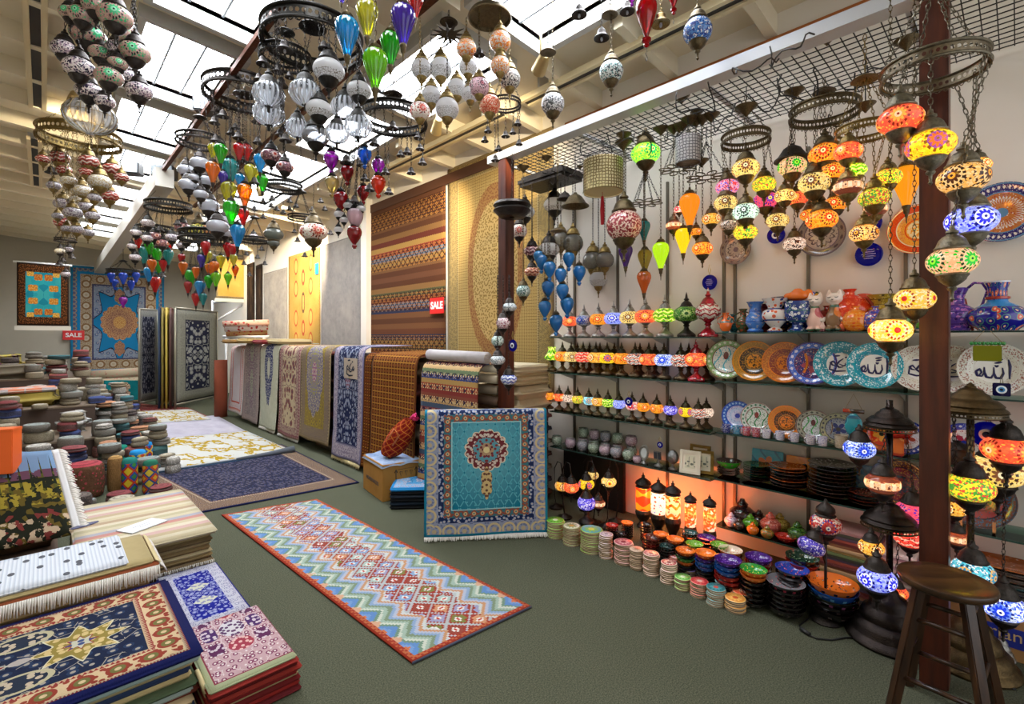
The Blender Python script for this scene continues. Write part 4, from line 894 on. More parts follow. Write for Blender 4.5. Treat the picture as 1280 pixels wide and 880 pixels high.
# candle cups
CUPP = [(0,0),(.3,0),(.34,.04),(.47,.25),(.5,.45),(.46,.66),(.4,.78),(.42,.8),(.36,.8),(.42,.6),(.44,.42),(.3,.1),(0,.08)]
cm = [mosaic(*q) for q in (('#8a8a94','#a8a8b2','#d8c4cc','#ece4e8','#5a5a64','flower'), ('#b898a8','#d0b4c0','#ecd8e0','#a07088','#5a4450','flower'), ('#8a9c88','#a8b8a2','#dce6d4','#6a7a68','#485448','flower'))]
lo = [(697,1,'green'),(714,2,'pink'),(729,1,''),(742,1,''),(755,1,''),(769,1,''),(786,1,''),(794,0,'')]
for row, lst in (('lower', (696, 713, 728, 742, 756, 770, 786)), ('upper', (729, 743, 757, 772, 789))):
    for i, px in enumerate(lst):
        p = P(px, 422, X=3.40 if row == 'lower' else 3.52); H = .095
        t = thing('candle_cup', ('dusky mosaic candle cup in the row at the shelf front' if row == 'lower' else 'dusky mosaic candle cup stacked high in the row behind'), 'candle holder', (p.x, p.y, .515 if row == 'lower' else .60), i, 'candle cups, ' + row + ' row')
        ob('glass_cup', lathe('cupp', CUPP, cm[(i * 2 + len(row)) % 3], 24), t, (0, 0, 0), (0, 0, 0), H * 1.05); ob('rim', lathe('cuprim', [(.4,.78),(.44,.8),(.4,.84),(.37,.8)], SILV, 24), t, (0, 0, 0), (0, 0, 0), H * 1.05)
        if row == 'upper':
            q = thing('candle_cup', 'dusky mosaic candle cup at the bottom of the back row', 'candle holder', (p.x, p.y, .515), i + 2, 'candle cups, back bottom row')
            ob('glass_cup', lathe('cupp', CUPP, cm[(i + 1) % 3], 24), q, (0, 0, 0), (0, 0, 0), H * 1.0); ob('rim', lathe('cuprim', [(.4,.78),(.44,.8),(.4,.84),(.37,.8)], SILV, 24), q, (0, 0, 0), (0, 0, 0), H * 1.0)
p = P(796, 422, X=3.36); o = ob('small_mosaic_cup', lathe('cupp', CUPP, cm[1], 24), None, (p.x, p.y, .515), (0, 0, 0), .065); tag(o, 'smallest dusky mosaic cup at the end of the candle cup row', 'candle holder')
p = P(805, 422, X=3.38); t = thing('oval_silver_frame', 'oval silver photo frame beside the candle cups', 'frame', (p.x, p.y, .515))
ob('frame_rim', lathe('ovalf', [(.62,-.05),(.8,-.08),(1,-.03),(1,.05),(.85,.1),(.7,.06),(.62,.05)], SILV, 36), t, (0, 0, .085), (0, -math.radians(82), 0), (.062, .042, .042)); ob('picture', lathe('ovalp', [(0,0),(.66,0),(.66,.02),(0,.02)], plain('#c8cccc', .2), 32), t, (0, 0, .085), (0, -math.radians(82), 0), (.062, .042, .042)); ob('foot', lathe('ovfoot', [(0,0),(.03,0),(.032,.008),(.012,.02),(.01,.03),(0,.03)], SILV, 20), t)
p = P(823, 422, X=3.38); t = thing('silver_book_stand', 'little silver stand with two dark panels under the tiny evil eye', 'stand', (p.x, p.y, .515)); ob('foot', lathe('sbf', [(0,0),(.03,0),(.032,.01),(.01,.025),(.009,.055),(0,.06)], SILV, 20), t)
for s in (-1, 1): ob('panel', boxm(-.004, -.002 if s > 0 else -.034, .055, .004, .034 if s > 0 else .002, .12, SILV, .002), t, (0, 0, 0), (0, -.1, s * .2)); ob('plaque', boxm(-.006, .006 if s > 0 else -.030, .062, -.004, .030 if s > 0 else -.006, .113, plain('#3a3c44', .3)), t, (0, 0, 0), (0, -.1, s * .2))
p = P(841, 422, X=3.38); t = thing('silver_egg', 'silver embossed egg ornament on a foot', 'ornament', (p.x, p.y, .515)); ob('egg', lathe('egg', [(.04,.0)] + [(.5 * math.cos(math.radians(a)) * (1 - .1 * math.sin(math.radians(a))), .62 + .62 * math.sin(math.radians(a))) for a in range(-86, 91, 8)], metalm('#a9aaa8', .28, 90), 24, (14, .04)), t, (0, 0, .045), (0, 0, 0), .083); ob('foot', lathe('sbf', [(0,0),(.03,0),(.032,.01),(.01,.025),(.009,.055),(0,.06)], SILV, 20), t)
def frame(label, px, X, z, w, h, c, rz, lean, mat, art=True, name='picture_frame'):
    p = P(px, 422, X=X); t = thing(name, label, 'picture', (p.x, p.y, z), rz); bm = bmesh.new(); b = w * .14
    for q in ((-w/2, 0, w/2, b), (-w/2, h - b, w/2, h), (-w/2, b, -w/2 + b, h - b), (w/2 - b, b, w/2, h - b)): box_bm(-.008, q[0], q[1], .008, q[2], q[3], bm)
    ob('frame_border', mesh_of(bm, c, False), t, (0, 0, 0), (0, lean, 0)); ob('mount', boxm(.0, -w/2 + b, b, .004, w/2 - b, h - b, plain('#e8e0cc', .6)), t, (0, 0, 0), (0, lean, 0))
    if art:
        ob('drawing', boxm(-.002, -w/2 + b * 1.8, b * 1.9, .0, w/2 - b * 1.8, h - b * 1.7, mat), t, (0, 0, 0), (0, lean, 0))
def sketch_mat():
    t = T('mosque_print'); o, x, y, z = t.co(); c = t.mix(((z * 160.0).sin() * (y * 130.0).sin()).gt(.3) * z.btw(.05, .09), '#d8d4b8', '#5a6258'); c = t.mix((y * 190.0).sin().gt(.93) * z.btw(.06, .12), c, '#6a6a60'); return t.out(t.pbr(c, .6))
frame('white picture frame with a small mosque print on the shelf end', 862, 3.36, .517, .145, .165, plain('#e4dcc6', .5), .18, .16, sketch_mat())
frame('gold picture frame leaning behind the white mosque frame', 878, 3.43, .517, .15, .165, metalm('#a88644', .4), .3, .2, sketch_mat())
frame('second gold picture frame, furthest back behind the white mosque frame', 874, 3.52, .517, .15, .18, metalm('#a88644', .4), .1, .16, sketch_mat())
# swan-neck lamps and small lamps in the low dark bay
def swan(label, px, py, w, X, k, foot=True, lean=1):
    p = P(px, py, X=X); wd = w / FPX * depth(p); t = thing('swan_neck_lamp', label, 'table lamp', (p.x, p.y, 0), 0)
    by = .07 * lean
    pts = [(0, by, .03), (0, by * 1.25, p.z * .45), (0, by * 1.3, p.z + wd * 1.0), (0, by * .8, p.z + wd * 1.5), (0, by * .25, p.z + wd * 1.45), (0, 0, p.z + wd * .75)]
    ob('curved_stem', tubem(pts, .005, DARK, 8), t); ob('lamp_foot', lathe('swf', [(0,0),(.06,0),(.062,.012),(.03,.025),(.012,.04),(0,.04)], DARK, 24), t, (0, by, 0))
    g = ob('glass_globe', lathe('globe', GLOBE, lmat(k), 28), t, (0, 0, p.z), (0, 0, px), wd); ob('metal_cap', lathe('cap', CAP, DARK, 20), g); ob('metal_cup', lathe('cup', CUP, DARK, 20), g)
swan('amber-lit lamp on a curved stem nearest the turquoise hung rug', 703, 607, 19, 3.25, 'amber'); swan('red mosaic lamp on a curved stem beside the amber-lit one', 714, 609, 20, 3.12, 'coral'); swan('yellow mosaic lamp on a curved stem above the blue lamp', 733, 605, 20, 3.2, 'yellow', lean=-1); swan('clear and amber lamp on a curved stem at the back of the low bay', 741, 594, 15, 3.4, 'cream'); swan('cream red-spotted lamp on a curved stem, tallest of the low bay', 761, 602, 19, 3.35, 'sunred', lean=-1); swan('small cream lamp bending low on a curved stem', 748, 629, 17, 3.2, 'peach', lean=-1)
p = P(733, 637, X=3.1); table_lamp('small blue mosaic lamp standing on the floor behind the coasters', 733, 0.03, .32, 3.1, lmat('bluep'), DARK, .9)
# cylinder lamps
def cyl_mat(k):
    t = T('mosaic_glass'); o, x, y, z = t.co(); d, rc = t.vor(o, 75); a = y.at2(x)
    if k == 0: c = t.mix(((a * 3.0).sin() * .6 + (z * 62.0).sin()).gt(.3), '#f4431a', '#f89a20')
    elif k == 1: c = t.mix(d.lt(.3) * rc.gt(.5), '#f6e8d8', '#2a2ac0'); c = t.mix(rc.gt(.86), c, '#e03030')
    elif k == 2: c = t.mix(((z * 90.0 + (a * 5.0).sin()).sin()).gt(.5), '#f8dca0', '#e07a20'); c = t.mix(rc.gt(.85), c, '#8a3a18')
    else: c = t.mix(rc.gt(.5), '#f4602a', '#f8a860'); c = t.mix(rc.gt(.8), c, '#f8dcc0')
    g = t.noise(o, 4, 1)
    sh = t.pbr(t.mul(1.0, c, (.3, .3, .3)), .2, 0, None, emis=c, estr=.95)
    return t.out(t.mixs(.12, sh, t.bsdf('Transparent', c)))
CYB = [(0,0),(.42,0),(.44,.05),(.3,.12),(.25,.18),(.45,.3),(.55,.42),(.5,.5),(.42,.52),(0,.52)]
CYT = [(.42,0),(.52,.02),(.5,.1),(.42,.16),(.56,.26),(.5,.4),(.3,.55),(.12,.66),(.1,.74),(.14,.78),(.05,.86),(.03,1.0),(0,1.05)]
for px, w, h0, h1, X, k, l in ((804,17,.12,.44,3.42,0,'red and orange swirled cylinder lamp, first of the glowing five'), (823,17,.12,.43,3.36,1,'white cylinder lamp with blue stars, second of the glowing five'), (841,17,.11,.43,3.32,2,'cream and amber cylinder lamp, third of the glowing five'), (863,13,.08,.36,3.30,3,'slim coral cylinder lamp, fourth of the glowing five'), (887,14,.04,.36,3.27,3,'slim coral and white cylinder lamp, last of the glowing five by the wall corner')):
    p = P(px, 422, X=X); d = depth(p); w *= 1.06; R = w / 2 / FPX * d; yb = {804: 636, 823: 641, 841: 646, 863: 657, 887: 662}[px]; yt = {804: 609, 823: 615, 841: 619, 863: 628, 887: 633}[px]
    zb = EYE - (yb - HZ) / FPX * d; zt = EYE - (yt - HZ) / FPX * d; s = 2 * R
    t = thing('cylinder_lamp', l, 'table lamp', (p.x, p.y, 0)); ob('glass_cylinder', lathe('cyl%d' % px, [(R, 0), (R * 1.02, (zt - zb) * .5), (R, zt - zb)], cyl_mat(k), 32), t, (0, 0, zb))
    ob('metal_foot', lathe('cyb', CYB, DARK, 24), t, (0, 0, 0), (0, 0, 0), (s, s, zb / .52)); ob('pierced_top', lathe('cyt', CYT, DARK, 24), t, (0, 0, zt), (0, 0, 0), s * 1.0)
    point((p.x, p.y, (zb + zt) / 2), 15, (1, .42, .13), .03)

tag(ob('black_board', boxm(-.02, -.33, 0, .02, .33, .485, plain('#0d0c0c', .7), .003), None, (3.575, 2.66, .0)), 'black board leaning at the back of the low bay behind the curved-stem lamps', 'board')
# ================================================================ pottery on the glass shelves, bowls and coasters on the floor
def pot_mat(c0, c1, c2, n=7.0, k=9.0):
    t = T('painted_ceramic'); o, x, y, z = t.co(); d, rc = t.vor(o, k * 1.4); a = y.at2(x)
    c = t.mix(d.lt(.5) * rc.gt(.42), c0, c1); c = t.mix(d.lt(.45) * rc.gt(.76), c, c2); c = t.mix(d.lt(.14), c, c2); c = t.mix(((z * n).fr()).lt(.12), c, c2)
    return t.out(t.pbr(c, .12, 0, None, coat=.5))
SZ = 1.535
def vase(name, label, px, X, H, prof, mat, z=SZ, cat='vase', seg=28, handles=None, group=None, rz=0.0):
    p = P(px, 422, X=X); t = thing(name, label, cat, (p.x, p.y, z), rz, group)
    ob('body', lathe(name + label[:24], prof, mat, seg), t, (0, 0, 0), (0, 0, 0), H)
    for i, pts in enumerate(handles or ()): ob('handle', tubem(pts, .03, mat, 8), t, (0, 0, 0), (0, 0, 0), H)
    return t
V1 = [(0,0),(.2,0),(.22,.04),(.14,.08),(.3,.25),(.34,.38),(.28,.52),(.14,.62),(.12,.78),(.2,.9),(.27,1.0),(.24,1.0),(.1,.8),(0,.7)]
V2 = [(0,0),(.24,0),(.26,.05),(.2,.12),(.3,.3),(.28,.5),(.2,.6),(.17,.8),(.24,.97),(.28,1.0),(.25,1.0),(.14,.8),(0,.7)]
V3 = [(0,0),(.2,0),(.21,.05),(.13,.14),(.18,.2),(.33,.36),(.37,.5),(.33,.62),(.2,.7),(.2,.76),(.36,1.0),(.33,1.0),(.15,.76),(0,.7)]
GOB = [(0,0),(.3,0),(.31,.05),(.18,.16),(.17,.26),(.36,.4),(.42,.62),(.38,.8),(.42,1.0),(.38,1.0),(.33,.8),(0,.45)]
AMP = [(0,0),(.14,0),(.16,.05),(.28,.25),(.3,.42),(.22,.6),(.12,.7),(.12,.88),(.18,1.0),(.15,1.0),(.08,.85),(0,.7)]
H2 = lambda s: [(0, s * .25, .38), (0, s * .42, .5), (0, s * .4, .72), (0, s * .13, .86)]
hx = lambda px, X: FPX * ray(px, 422)[0] / X          # pixels per metre at that spot
vase('small_amphora', 'tiny orange and teal two-handled amphora, first on the upper pottery shelf', 907, 3.37, .135, AMP, pot_mat('#e8702a', '#e8702a', '#17808a', 2.0, 4), handles=(H2(1), H2(-1)))
vase('amphora_jug', 'dark teal jug standing behind the tiny orange amphora', 917, 3.5, .13, AMP, pot_mat('#2a7a8a', '#1a4a5a', '#0f3038'), handles=(H2(1),))
vase('ewer_jug', 'dark brown multicolour ewer with looped black handles', 929, 3.42, .16, AMP, pot_mat('#4a5a34', '#b04a2a', '#231a18'), handles=(H2(1), H2(-1)))
vase('vase', 'slim blue and grey vase with a flared neck', 944, 3.38, .20, V2, pot_mat('#3f78c8', '#8a9ab0', '#2a5ab0', 3.0))
vase('vase', 'plain maroon vase behind the slim blue vase', 956, 3.5, .19, V2, pot_mat('#7a2a34', '#8a3440', '#5a1a24'))
vase('vase', 'flared vase painted orange, white and blue diamonds', 969, 3.37, .215, V3, pot_mat('#e0dcd8', '#d85a2a', '#2a4a8a', 3.0, 7))
vase('vase', 'navy and gold trumpet vase behind the diamond vase', 981, 3.5, .23, V3, pot_mat('#161a4a', '#e08a1a', '#201010'))
vase('goblet_vase', 'blue footed goblet vase carrying an orange fish ornament', 997, 3.38, .19, GOB, pot_mat('#1a3a88', '#e8eef4', '#1a5a6a', 3.0, 8), cat='vase')
pm = lambda *a: pot_mat(*a)
def remesh_ob(name, parts, mat, parent, vox=.005, loc=(0,0,0)):
    bm = bmesh.new()
    for kind, c, r in parts:
        if kind == 's': bmesh.ops.create_uvsphere(bm, u_segments=16, v_segments=10, radius=1, matrix=Matrix.Translation(c) @ Matrix.Diagonal((*(r if hasattr(r, '__len__') else (r, r, r)), 1)))
        else: bmesh.ops.create_cone(bm, cap_ends=True, segments=12, radius1=r[0], radius2=r[1], depth=r[2], matrix=Matrix.Translation(c) @ Matrix.Rotation(r[3] if len(r) > 3 else 0, 4, 'X'))
    o = ob(name, mesh_of(bm, mat), parent, loc); m = o.modifiers.new('r', 'REMESH'); m.mode = 'VOXEL'; m.voxel_size = vox; m.use_smooth_shade = True
    s = o.modifiers.new('s', 'SMOOTH'); s.iterations = 3; return o
def atp(px, X, z): p = P(px, 422, X=X); return (p.x, p.y, z)
t = thing('fish_ornament', 'orange ceramic fish ornament resting on the blue goblet vase', 'ornament', atp(997, 3.38, SZ + .19)); remesh_ob('fish_body', [('s', (0, 0, .035), (.035, .06, .035)), ('s', (0, -.06, .045), (.012, .025, .03)), ('s', (0, .05, .035), (.022, .03, .022)), ('s', (0, 0, .065), (.01, .03, .018))], pm('#e8761e', '#f0a040', '#c04a14'), t)
def horn(px, X, c, l):
    t = thing('horn_ornament', l, 'ornament', atp(px, X, SZ)); ob('horn', tubem([(0, 0, 0), (0, .012, .08), (0, .01, .16), (0, -.015, .22), (0, -.04, .25)], [.022, .03, .028, .022, .012], c, 14), t); ob('foot', lathe('hornf', [(0,0),(.035,0),(.035,.01),(.02,.02),(0,.02)], c, 20), t)
horn(1008, 3.46, pm('#2038b0', '#e8e8f0', '#d84a2a'), 'curved blue spotted horn ornament behind the white cat'); horn(1014, 3.52, pm('#2a4a2a', '#d8a02a', '#1a2018'), 'curved dark green horn ornament behind the white cat')
def cat(px, X, s, c, head, label):
    t = thing('cat_figurine', label, 'figurine', atp(px, X, SZ)); S_ = s
    remesh_ob('cat_body', [('s', (0, 0, .28 * s), (.17 * s, .2 * s, .28 * s)), ('s', (0, 0, .5 * s), (.11 * s, .12 * s, .24 * s)), ('s', (-.08 * s, .1 * s, .07 * s), (.14 * s, .08 * s, .07 * s)), ('s', (-.08 * s, -.1 * s, .07 * s), (.14 * s, .08 * s, .07 * s)), ('s', (.06 * s, -.2 * s, .06 * s), (.06 * s, .14 * s, .05 * s))], c, t, .022 * s)
    h = remesh_ob('cat_head', [('s', (0, 0, .80 * s), (.15 * s, .18 * s, .14 * s)), ('s', (-.13 * s, 0, .77 * s), (.06 * s, .08 * s, .05 * s)), ('c', (0, .11 * s, .94 * s), (.075 * s, .005, .16 * s)), ('c', (0, -.11 * s, .94 * s), (.075 * s, .005, .16 * s)), ('s', (0, 0, .7 * s), (.09 * s, .1 * s, .1 * s))], head, t, .018 * s)
    bm = bmesh.new()
    for y in (.075, -.075): tube_bm([(-.152 * s, (y + .035) * s, .83 * s), (-.16 * s, y * s, .815 * s), (-.152 * s, (y - .035) * s, .835 * s)], .008 * s, 5, bm)
    tube_bm([(-.19 * s, .02 * s, .775 * s), (-.195 * s, 0, .765 * s), (-.19 * s, -.02 * s, .775 * s)], .01 * s, 5, bm); ob('painted_face', mesh_of(bm, plain('#1c1614', .4)), t)
wh = pm('#f0e6dc', '#f0e6dc', '#e0cfc0')
cat(1019, 3.37, .235, pm('#e8c0b0', '#c86a70', '#5a7a5a'), wh, 'white-faced cat figurine in a pink flowered coat'); cat(1028, 3.35, .085, pm('#e8c8c0', '#c87080', '#a06070'), wh, 'kitten figurine beside the pink flowered cat')
cat(1043, 3.37, .245, pm('#8a6a4a', '#e0803a', '#4a6a5a'), wh, 'white-faced cat figurine in a brown and orange coat'); cat(1053, 3.35, .09, pm('#d8602a', '#e8a070', '#8a3010'), wh, 'orange kitten figurine beside the brown cat')
POM = [(0,0),(.2,0),(.38,.1),(.5,.35),(.48,.6),(.36,.82),(.18,.92),(.12,.94),(.1,1.0),(.16,1.08),(.1,1.08),(.06,.98),(0,.96)]
vase('pomegranate_ornament', 'large scarlet flowered ceramic pomegranate behind the brown cat', 1062, 3.47, .235, POM, pm('#d8381a', '#f0845a', '#e04a20'), cat='ornament')
vase('pomegranate_ornament', 'dark red ceramic pomegranate low between the two cats', 1034, 3.5, .15, POM, pm('#a02018', '#c83a2a', '#701010'), cat='ornament')
vase('pomegranate_ornament', 'small round orange ceramic pomegranate with a red spot', 1070, 3.36, .135, POM, pm('#f08a1e', '#e8541e', '#f4b050'), cat='ornament')
t = thing('fan_ornament', 'coral ceramic fan ornament on a stand beside the large scarlet pomegranate', 'ornament', atp(1079, 3.5, SZ)); ob('fan', lathe('fan', [(0,-.01),(.085,-.01),(.09,0),(.085,.01),(0,.01)], pm('#f07a50', '#f4a080', '#d85030'), 28), t, (0, 0, .16), (0, -PI/2, 0), (.75, 1, 1)); ob('stand', lathe('fans', [(0,0),(.045,0),(.05,.01),(.015,.03),(.012,.10),(0,.1)], DARK, 18), t)
vase('ball_ornament', 'round blue and white ceramic pomegranate at the yellow vase', 1094, 3.36, .13, POM, pm('#3a4ab0', '#e8d8d0', '#a03a30'), cat='ornament')
vase('vase', 'olive-yellow flared vase behind the lowest hanging globe', 1103, 3.45, .21, V3, pm('#a88a2a', '#c8b050', '#5a4a1a'))
t = thing('parrot_figurine', 'small green and yellow bird figurine beside the wooden post', 'figurine', atp(1131, 3.38, SZ)); remesh_ob('bird_body', [('s', (0, 0, .07), (.03, .035, .055)), ('s', (-.01, .01, .125), (.026, .028, .028)), ('c', (-.035, .015, .12), (.012, .002, .03, .0)), ('s', (.01, -.04, .03), (.015, .05, .02))], pm('#5a9a3a', '#d8c040', '#3a6a8a'), t, .004)
vase('ewer', 'purple flowered ewer with a big looped handle and red spout', 1197, 3.32, .215, [(0,0),(.22,0),(.24,.05),(.2,.08),(.34,.25),(.36,.38),(.28,.52),(.14,.62),(.12,.78),(.2,.98),(.17,1.0),(.08,.8),(0,.7)], pm('#5a3a98', '#b06ab8', '#3a2470'), handles=([(0, -.3, .4), (0, -.42, .6), (0, -.5, .9), (0, -.42, 1.08), (0, -.28, 1.1), (0, -.14, .95)],))
tag(ob('spout_rod', tubem([(0, 0, 0), (0, .03, .16)], .006, plain('#b03a2a', .3), 8), None, atp(1216, 3.33, SZ)), 'thin red ceramic rod propped beside the purple ewer', 'ornament')
LONGN = [(0,0),(.3,0),(.32,.03),(.45,.13),(.5,.26),(.46,.38),(.3,.5),(.17,.57),(.155,.62),(.19,.64),(.19,.68),(.15,.7),(.15,.85),(.2,1.0),(.17,1.0),(.11,.8),(0,.7)]
t = thing('bottle_vase', 'large cobalt blue long-necked vase painted with red tulips', 'vase', atp(1247, 3.3, SZ))
def cob_mat():
    t = T('painted_ceramic'); o, x, y, z = t.co(); d, rc = t.vor(t.vec(y.at2(x) * .5, z, 0.0), 5.5, 'F1', '2D', .5)
    c = t.mix(d.lt(.3) * rc.gt(.45), '#17158a', '#d84a3a'); c = t.mix(d.lt(.12), c, '#f0c0a0'); c = t.mix(d.btw(.3, .36), c, '#4a9a78'); c = t.mix(z.btw(.48, .62), c, '#2a8ad0'); c = t.mix(z.btw(.63, .69), c, '#a83020'); c = t.mix(z.gt(.97), c, '#e8ecf4')
    return t.out(t.pbr(c, .1, 0, None, coat=.6))
ob('body', lathe('bottle', LONGN, cob_mat(), 44), t, (0, 0, 0), (0, 0, 0), .235)
# plates
def callig_bm(kind):
    bm = bmesh.new()
    st = {'allah': [[(.33,.3),(.36,.1),(.34,-.28)], [(.2,.05),(.22,-.12),(.16,-.26),(.06,-.26),(.02,-.12),(.02,.06)], [(.02,-.12),(-.04,-.26),(-.14,-.24),(-.18,-.1),(-.18,.06)], [(-.18,-.1),(-.24,-.22),(-.34,-.2),(-.36,-.08),(-.28,.0),(-.24,-.1),(-.3,-.2)], [(.22,.3),(.02,.26)], [(.2,.22),(.04,.18)], [(.12,.12),(.08,.08),(.04,.12)]],
          'muh': [[(.3,.0),(.22,.08),(.16,.0),(.22,-.06),(.3,.0),(.1,-.06),(-.02,.0)], [(.1,.2),(-.02,.1),(-.1,-.04),(-.02,-.12),(.1,-.1)], [(-.1,-.04),(-.2,.1),(-.28,.04),(-.22,-.04),(-.12,-.06)], [(-.28,.04),(-.3,-.2),(-.1,-.26),(.18,-.24)], [(.0,.3),(-.2,.28)], [(.2,.26),(.14,.22)]]}[kind]
    for s in st:
        pts = [(y, -x, .0) for x, y in s]; fine = []
        for a, b in zip(pts, pts[1:]):
            for k in range(4): fine.append(tuple(a[i] + (b[i] - a[i]) * k / 4 for i in range(3)))
        fine.append(pts[-1]); n = len(fine); tube_bm(fine, [.014 + .018 * math.sin(PI * i / max(1, n - 1)) for i in range(n)], 6, bm)
    bmesh.ops.scale(bm, vec=(1.25, 1.25, .3), verts=bm.verts); return bm
pz2, pz3 = 1.205, .855
def splate(label, px, hpx, X, mat, bz, callig=None, lean=14, **k):
    o = plate(label, px, 450, hpx, X, mat, lean, None, 'painted_plate', bz, .11, hpx, **k)
    if callig: ob('calligraphy', mesh_of(callig_bm(callig), plain('#1e1a52', .3)), o, (0, 0, .035))
    return o
tq = dish('#1a9ab0', '#c8ecf0', '#148aa2', '#e0f4f4', '#0f5a78', 'callig', 18, 6.0); tq2 = dish('#18a0b4', '#d0eef0', '#1590a8', '#e0f4f4', '#0d5270', 'callig', 22, 7.0); wf = dish('#e8e4d8', '#8aa89a', '#e4e0d0', '#a87060', '#5a7a80', 'callig', 30, 8.0)
splate('large plate with green rim and a turquoise tulip, first of the plate row', 909, 50, 3.46, dish('#8ab070', '#e8e8d8', '#e8e6dc', '#4ab0c0', '#6a3028', 'stem', 20), pz2)
splate('large brown and gold plate with an orange centre', 943, 51, 3.43, dish('#a87828', '#5a3418', '#3a2a1a', '#c8862a', '#e08a20', 'ring', 30, 9.0), pz2)
splate('large red and gold plate with an orange centre', 981, 52, 3.43, dish('#b8642a', '#7a2a24', '#8a3a2a', '#d88a30', '#e07a24', 'ring', 30, 9.0), pz2)
splate('large navy and blue plate with a scalloped blue rim', 1015, 54, 3.43, dish('#3a6ad0', '#e8e4f0', '#2a2a70', '#b04a5a', '#5a2a58', 'flower', 18, 8.0), pz2)
splate('turquoise plate with round dark calligraphy, beside the navy plate', 1050, 57, 3.43, tq, pz2, 'muh')
splate('turquoise plate with tall dark calligraphy, behind the pendant finial', 1093, 58, 3.42, tq2, pz2, 'allah')
splate('white speckled calligraphy plate half behind the near wooden post', 1150, 58, 3.44, wf, pz2, 'muh')
splate('white speckled plate just past the near wooden post', 1190, 60, 3.46, wf, pz2, 'muh')
splate('biggest white speckled plate with navy calligraphy, above the second floor lamp', 1241, 68, 3.42, wf, pz2, 'allah')
splate('small blue scalloped plate with a pale star, first of the lower plate row', 922, 37, 3.46, dish('#1a58c0', '#a8d0f0', '#d8d4f0', '#8a80c8', '#2a3ab0', 'star', 24), pz3)
splate('small white plate with green leaves and red tulips', 947, 39, 3.44, dish('#d8dcd4', '#3a7a5a', '#e4e8e0', '#2a8a4a', '#8a2a2a', 'stem', 20), pz3)
splate('orange and brown plate with a glowing orange centre, lower row', 983, 41, 3.42, dish('#d8842a', '#a04a1a', '#4a3018', '#d8702a', '#f0801e', 'ring', 28, 9.0), pz3)
splate('small grey-rimmed plate with a dark tulip', 1018, 40, 3.42, dish('#9a9a8a', '#4a4a44', '#c8ccd0', '#3a9a4a', '#5a1a24', 'stem', 18), pz3)
splate('small grey and navy plate with a sailing swirl', 1048, 40, 3.42, dish('#9a9a7a', '#3a3a44', '#8a9098', '#1a2a6a', '#2a2a2a', 'flower', 18), pz3)
splate('orange-red fan-patterned plate behind the tall floor lamp', 1102, 42, 3.43, dish('#c8501e', '#f09a30', '#e03a1a', '#f0a840', '#2a3a2a', 'flower', 8, 3.0), pz3)
splate('blue and white flower plate beside the near wooden post, lower row', 1133, 42, 3.43, dish('#2a48a8', '#e0e4f0', '#d8dce8', '#b04a3a', '#1a2a80', 'flower', 22, 8.0), pz3)
splate('white plate with blue rim and red flower seen past the post', 1205, 48, 3.43, dish('#3a4ab0', '#e0e4f0', '#e8e4e4', '#b03a4a', '#2a3aa0', 'flower', 20, 5.0), pz3)
splate('flowered plate at the frame edge, lower row', 1266, 44, 3.43, dish('#5a6a58', '#c0b8a8', '#8a98a0', '#a85a4a', '#3a4a6a', 'ring', 22, 8.0), pz3)
t = thing('house_ornament', 'small orange ceramic house with a painted roof between plates', 'ornament', atp(1121, 3.37, pz3)); ob('walls', boxm(-.03, -.034, 0, .03, .034, .1, pm('#d86a1e', '#e8a050', '#b83a18'), .006), t); ob('painted_roof', lathe('hroof', [(0,0),(.055,0),(.06,.01),(.03,.03),(0,.035)], pm('#c8321a', '#e8703a', '#8a1a10'), 4), t, (0, 0, .1))
t = thing('hanging_fish_charm', 'turquoise ceramic charm with bead string hung from the plate shelf', 'charm', atp(1067, 3.33, 1.18)); ob('charm_body', remesh_ob('charm_body', [('s', (0, 0, -.18), (.018, .045, .07)), ('s', (0, 0, -.26), (.014, .03, .03))], pm('#1a8a98', '#3ab0b8', '#10506a'), t, .006).data if False else None, None) if False else remesh_ob('charm_body', [('s', (0, 0, -.18), (.018, .045, .07)), ('s', (0, 0, -.26), (.014, .03, .03))], pm('#1a8a98', '#3ab0b8', '#10506a'), t, .006)
ob('bead_bar', mesh_of(tube_bm([(0, -.05, -.1), (0, .05, -.1)], .012, 10), pm('#a83a24', '#d8703a', '#3a2a20')), t); ob('string', mesh_of(tube_bm([(0, .045, -.1), (0, 0, .0), (0, -.045, -.1)], .0015, 4), plain('#a89060')), t)
t = thing('hanging_prayer_tag', 'yellow-green glass tag with beads hung before the biggest calligraphy plate', 'charm', P(1234, 441, X=3.25)); ob('glass_tag', boxm(-.004, -.05, -.04, .004, .05, .035, tint('#c8c82a', .15, .3), .003), t); bm = bmesh.new()
for i in range(9): bmesh.ops.create_uvsphere(bm, u_segments=8, v_segments=6, radius=.009, matrix=Matrix.Translation((0, -.055 + .0137 * i, .045)))
ob('bead_string', mesh_of(bm, pm('#2a8a3a', '#d83a2a', '#e8e0d0')), t); ob('cord', mesh_of(tube_bm([(0, .05, .05), (0, 0, .12), (0, -.05, .05)], .0015, 4), plain('#a89060')), t)
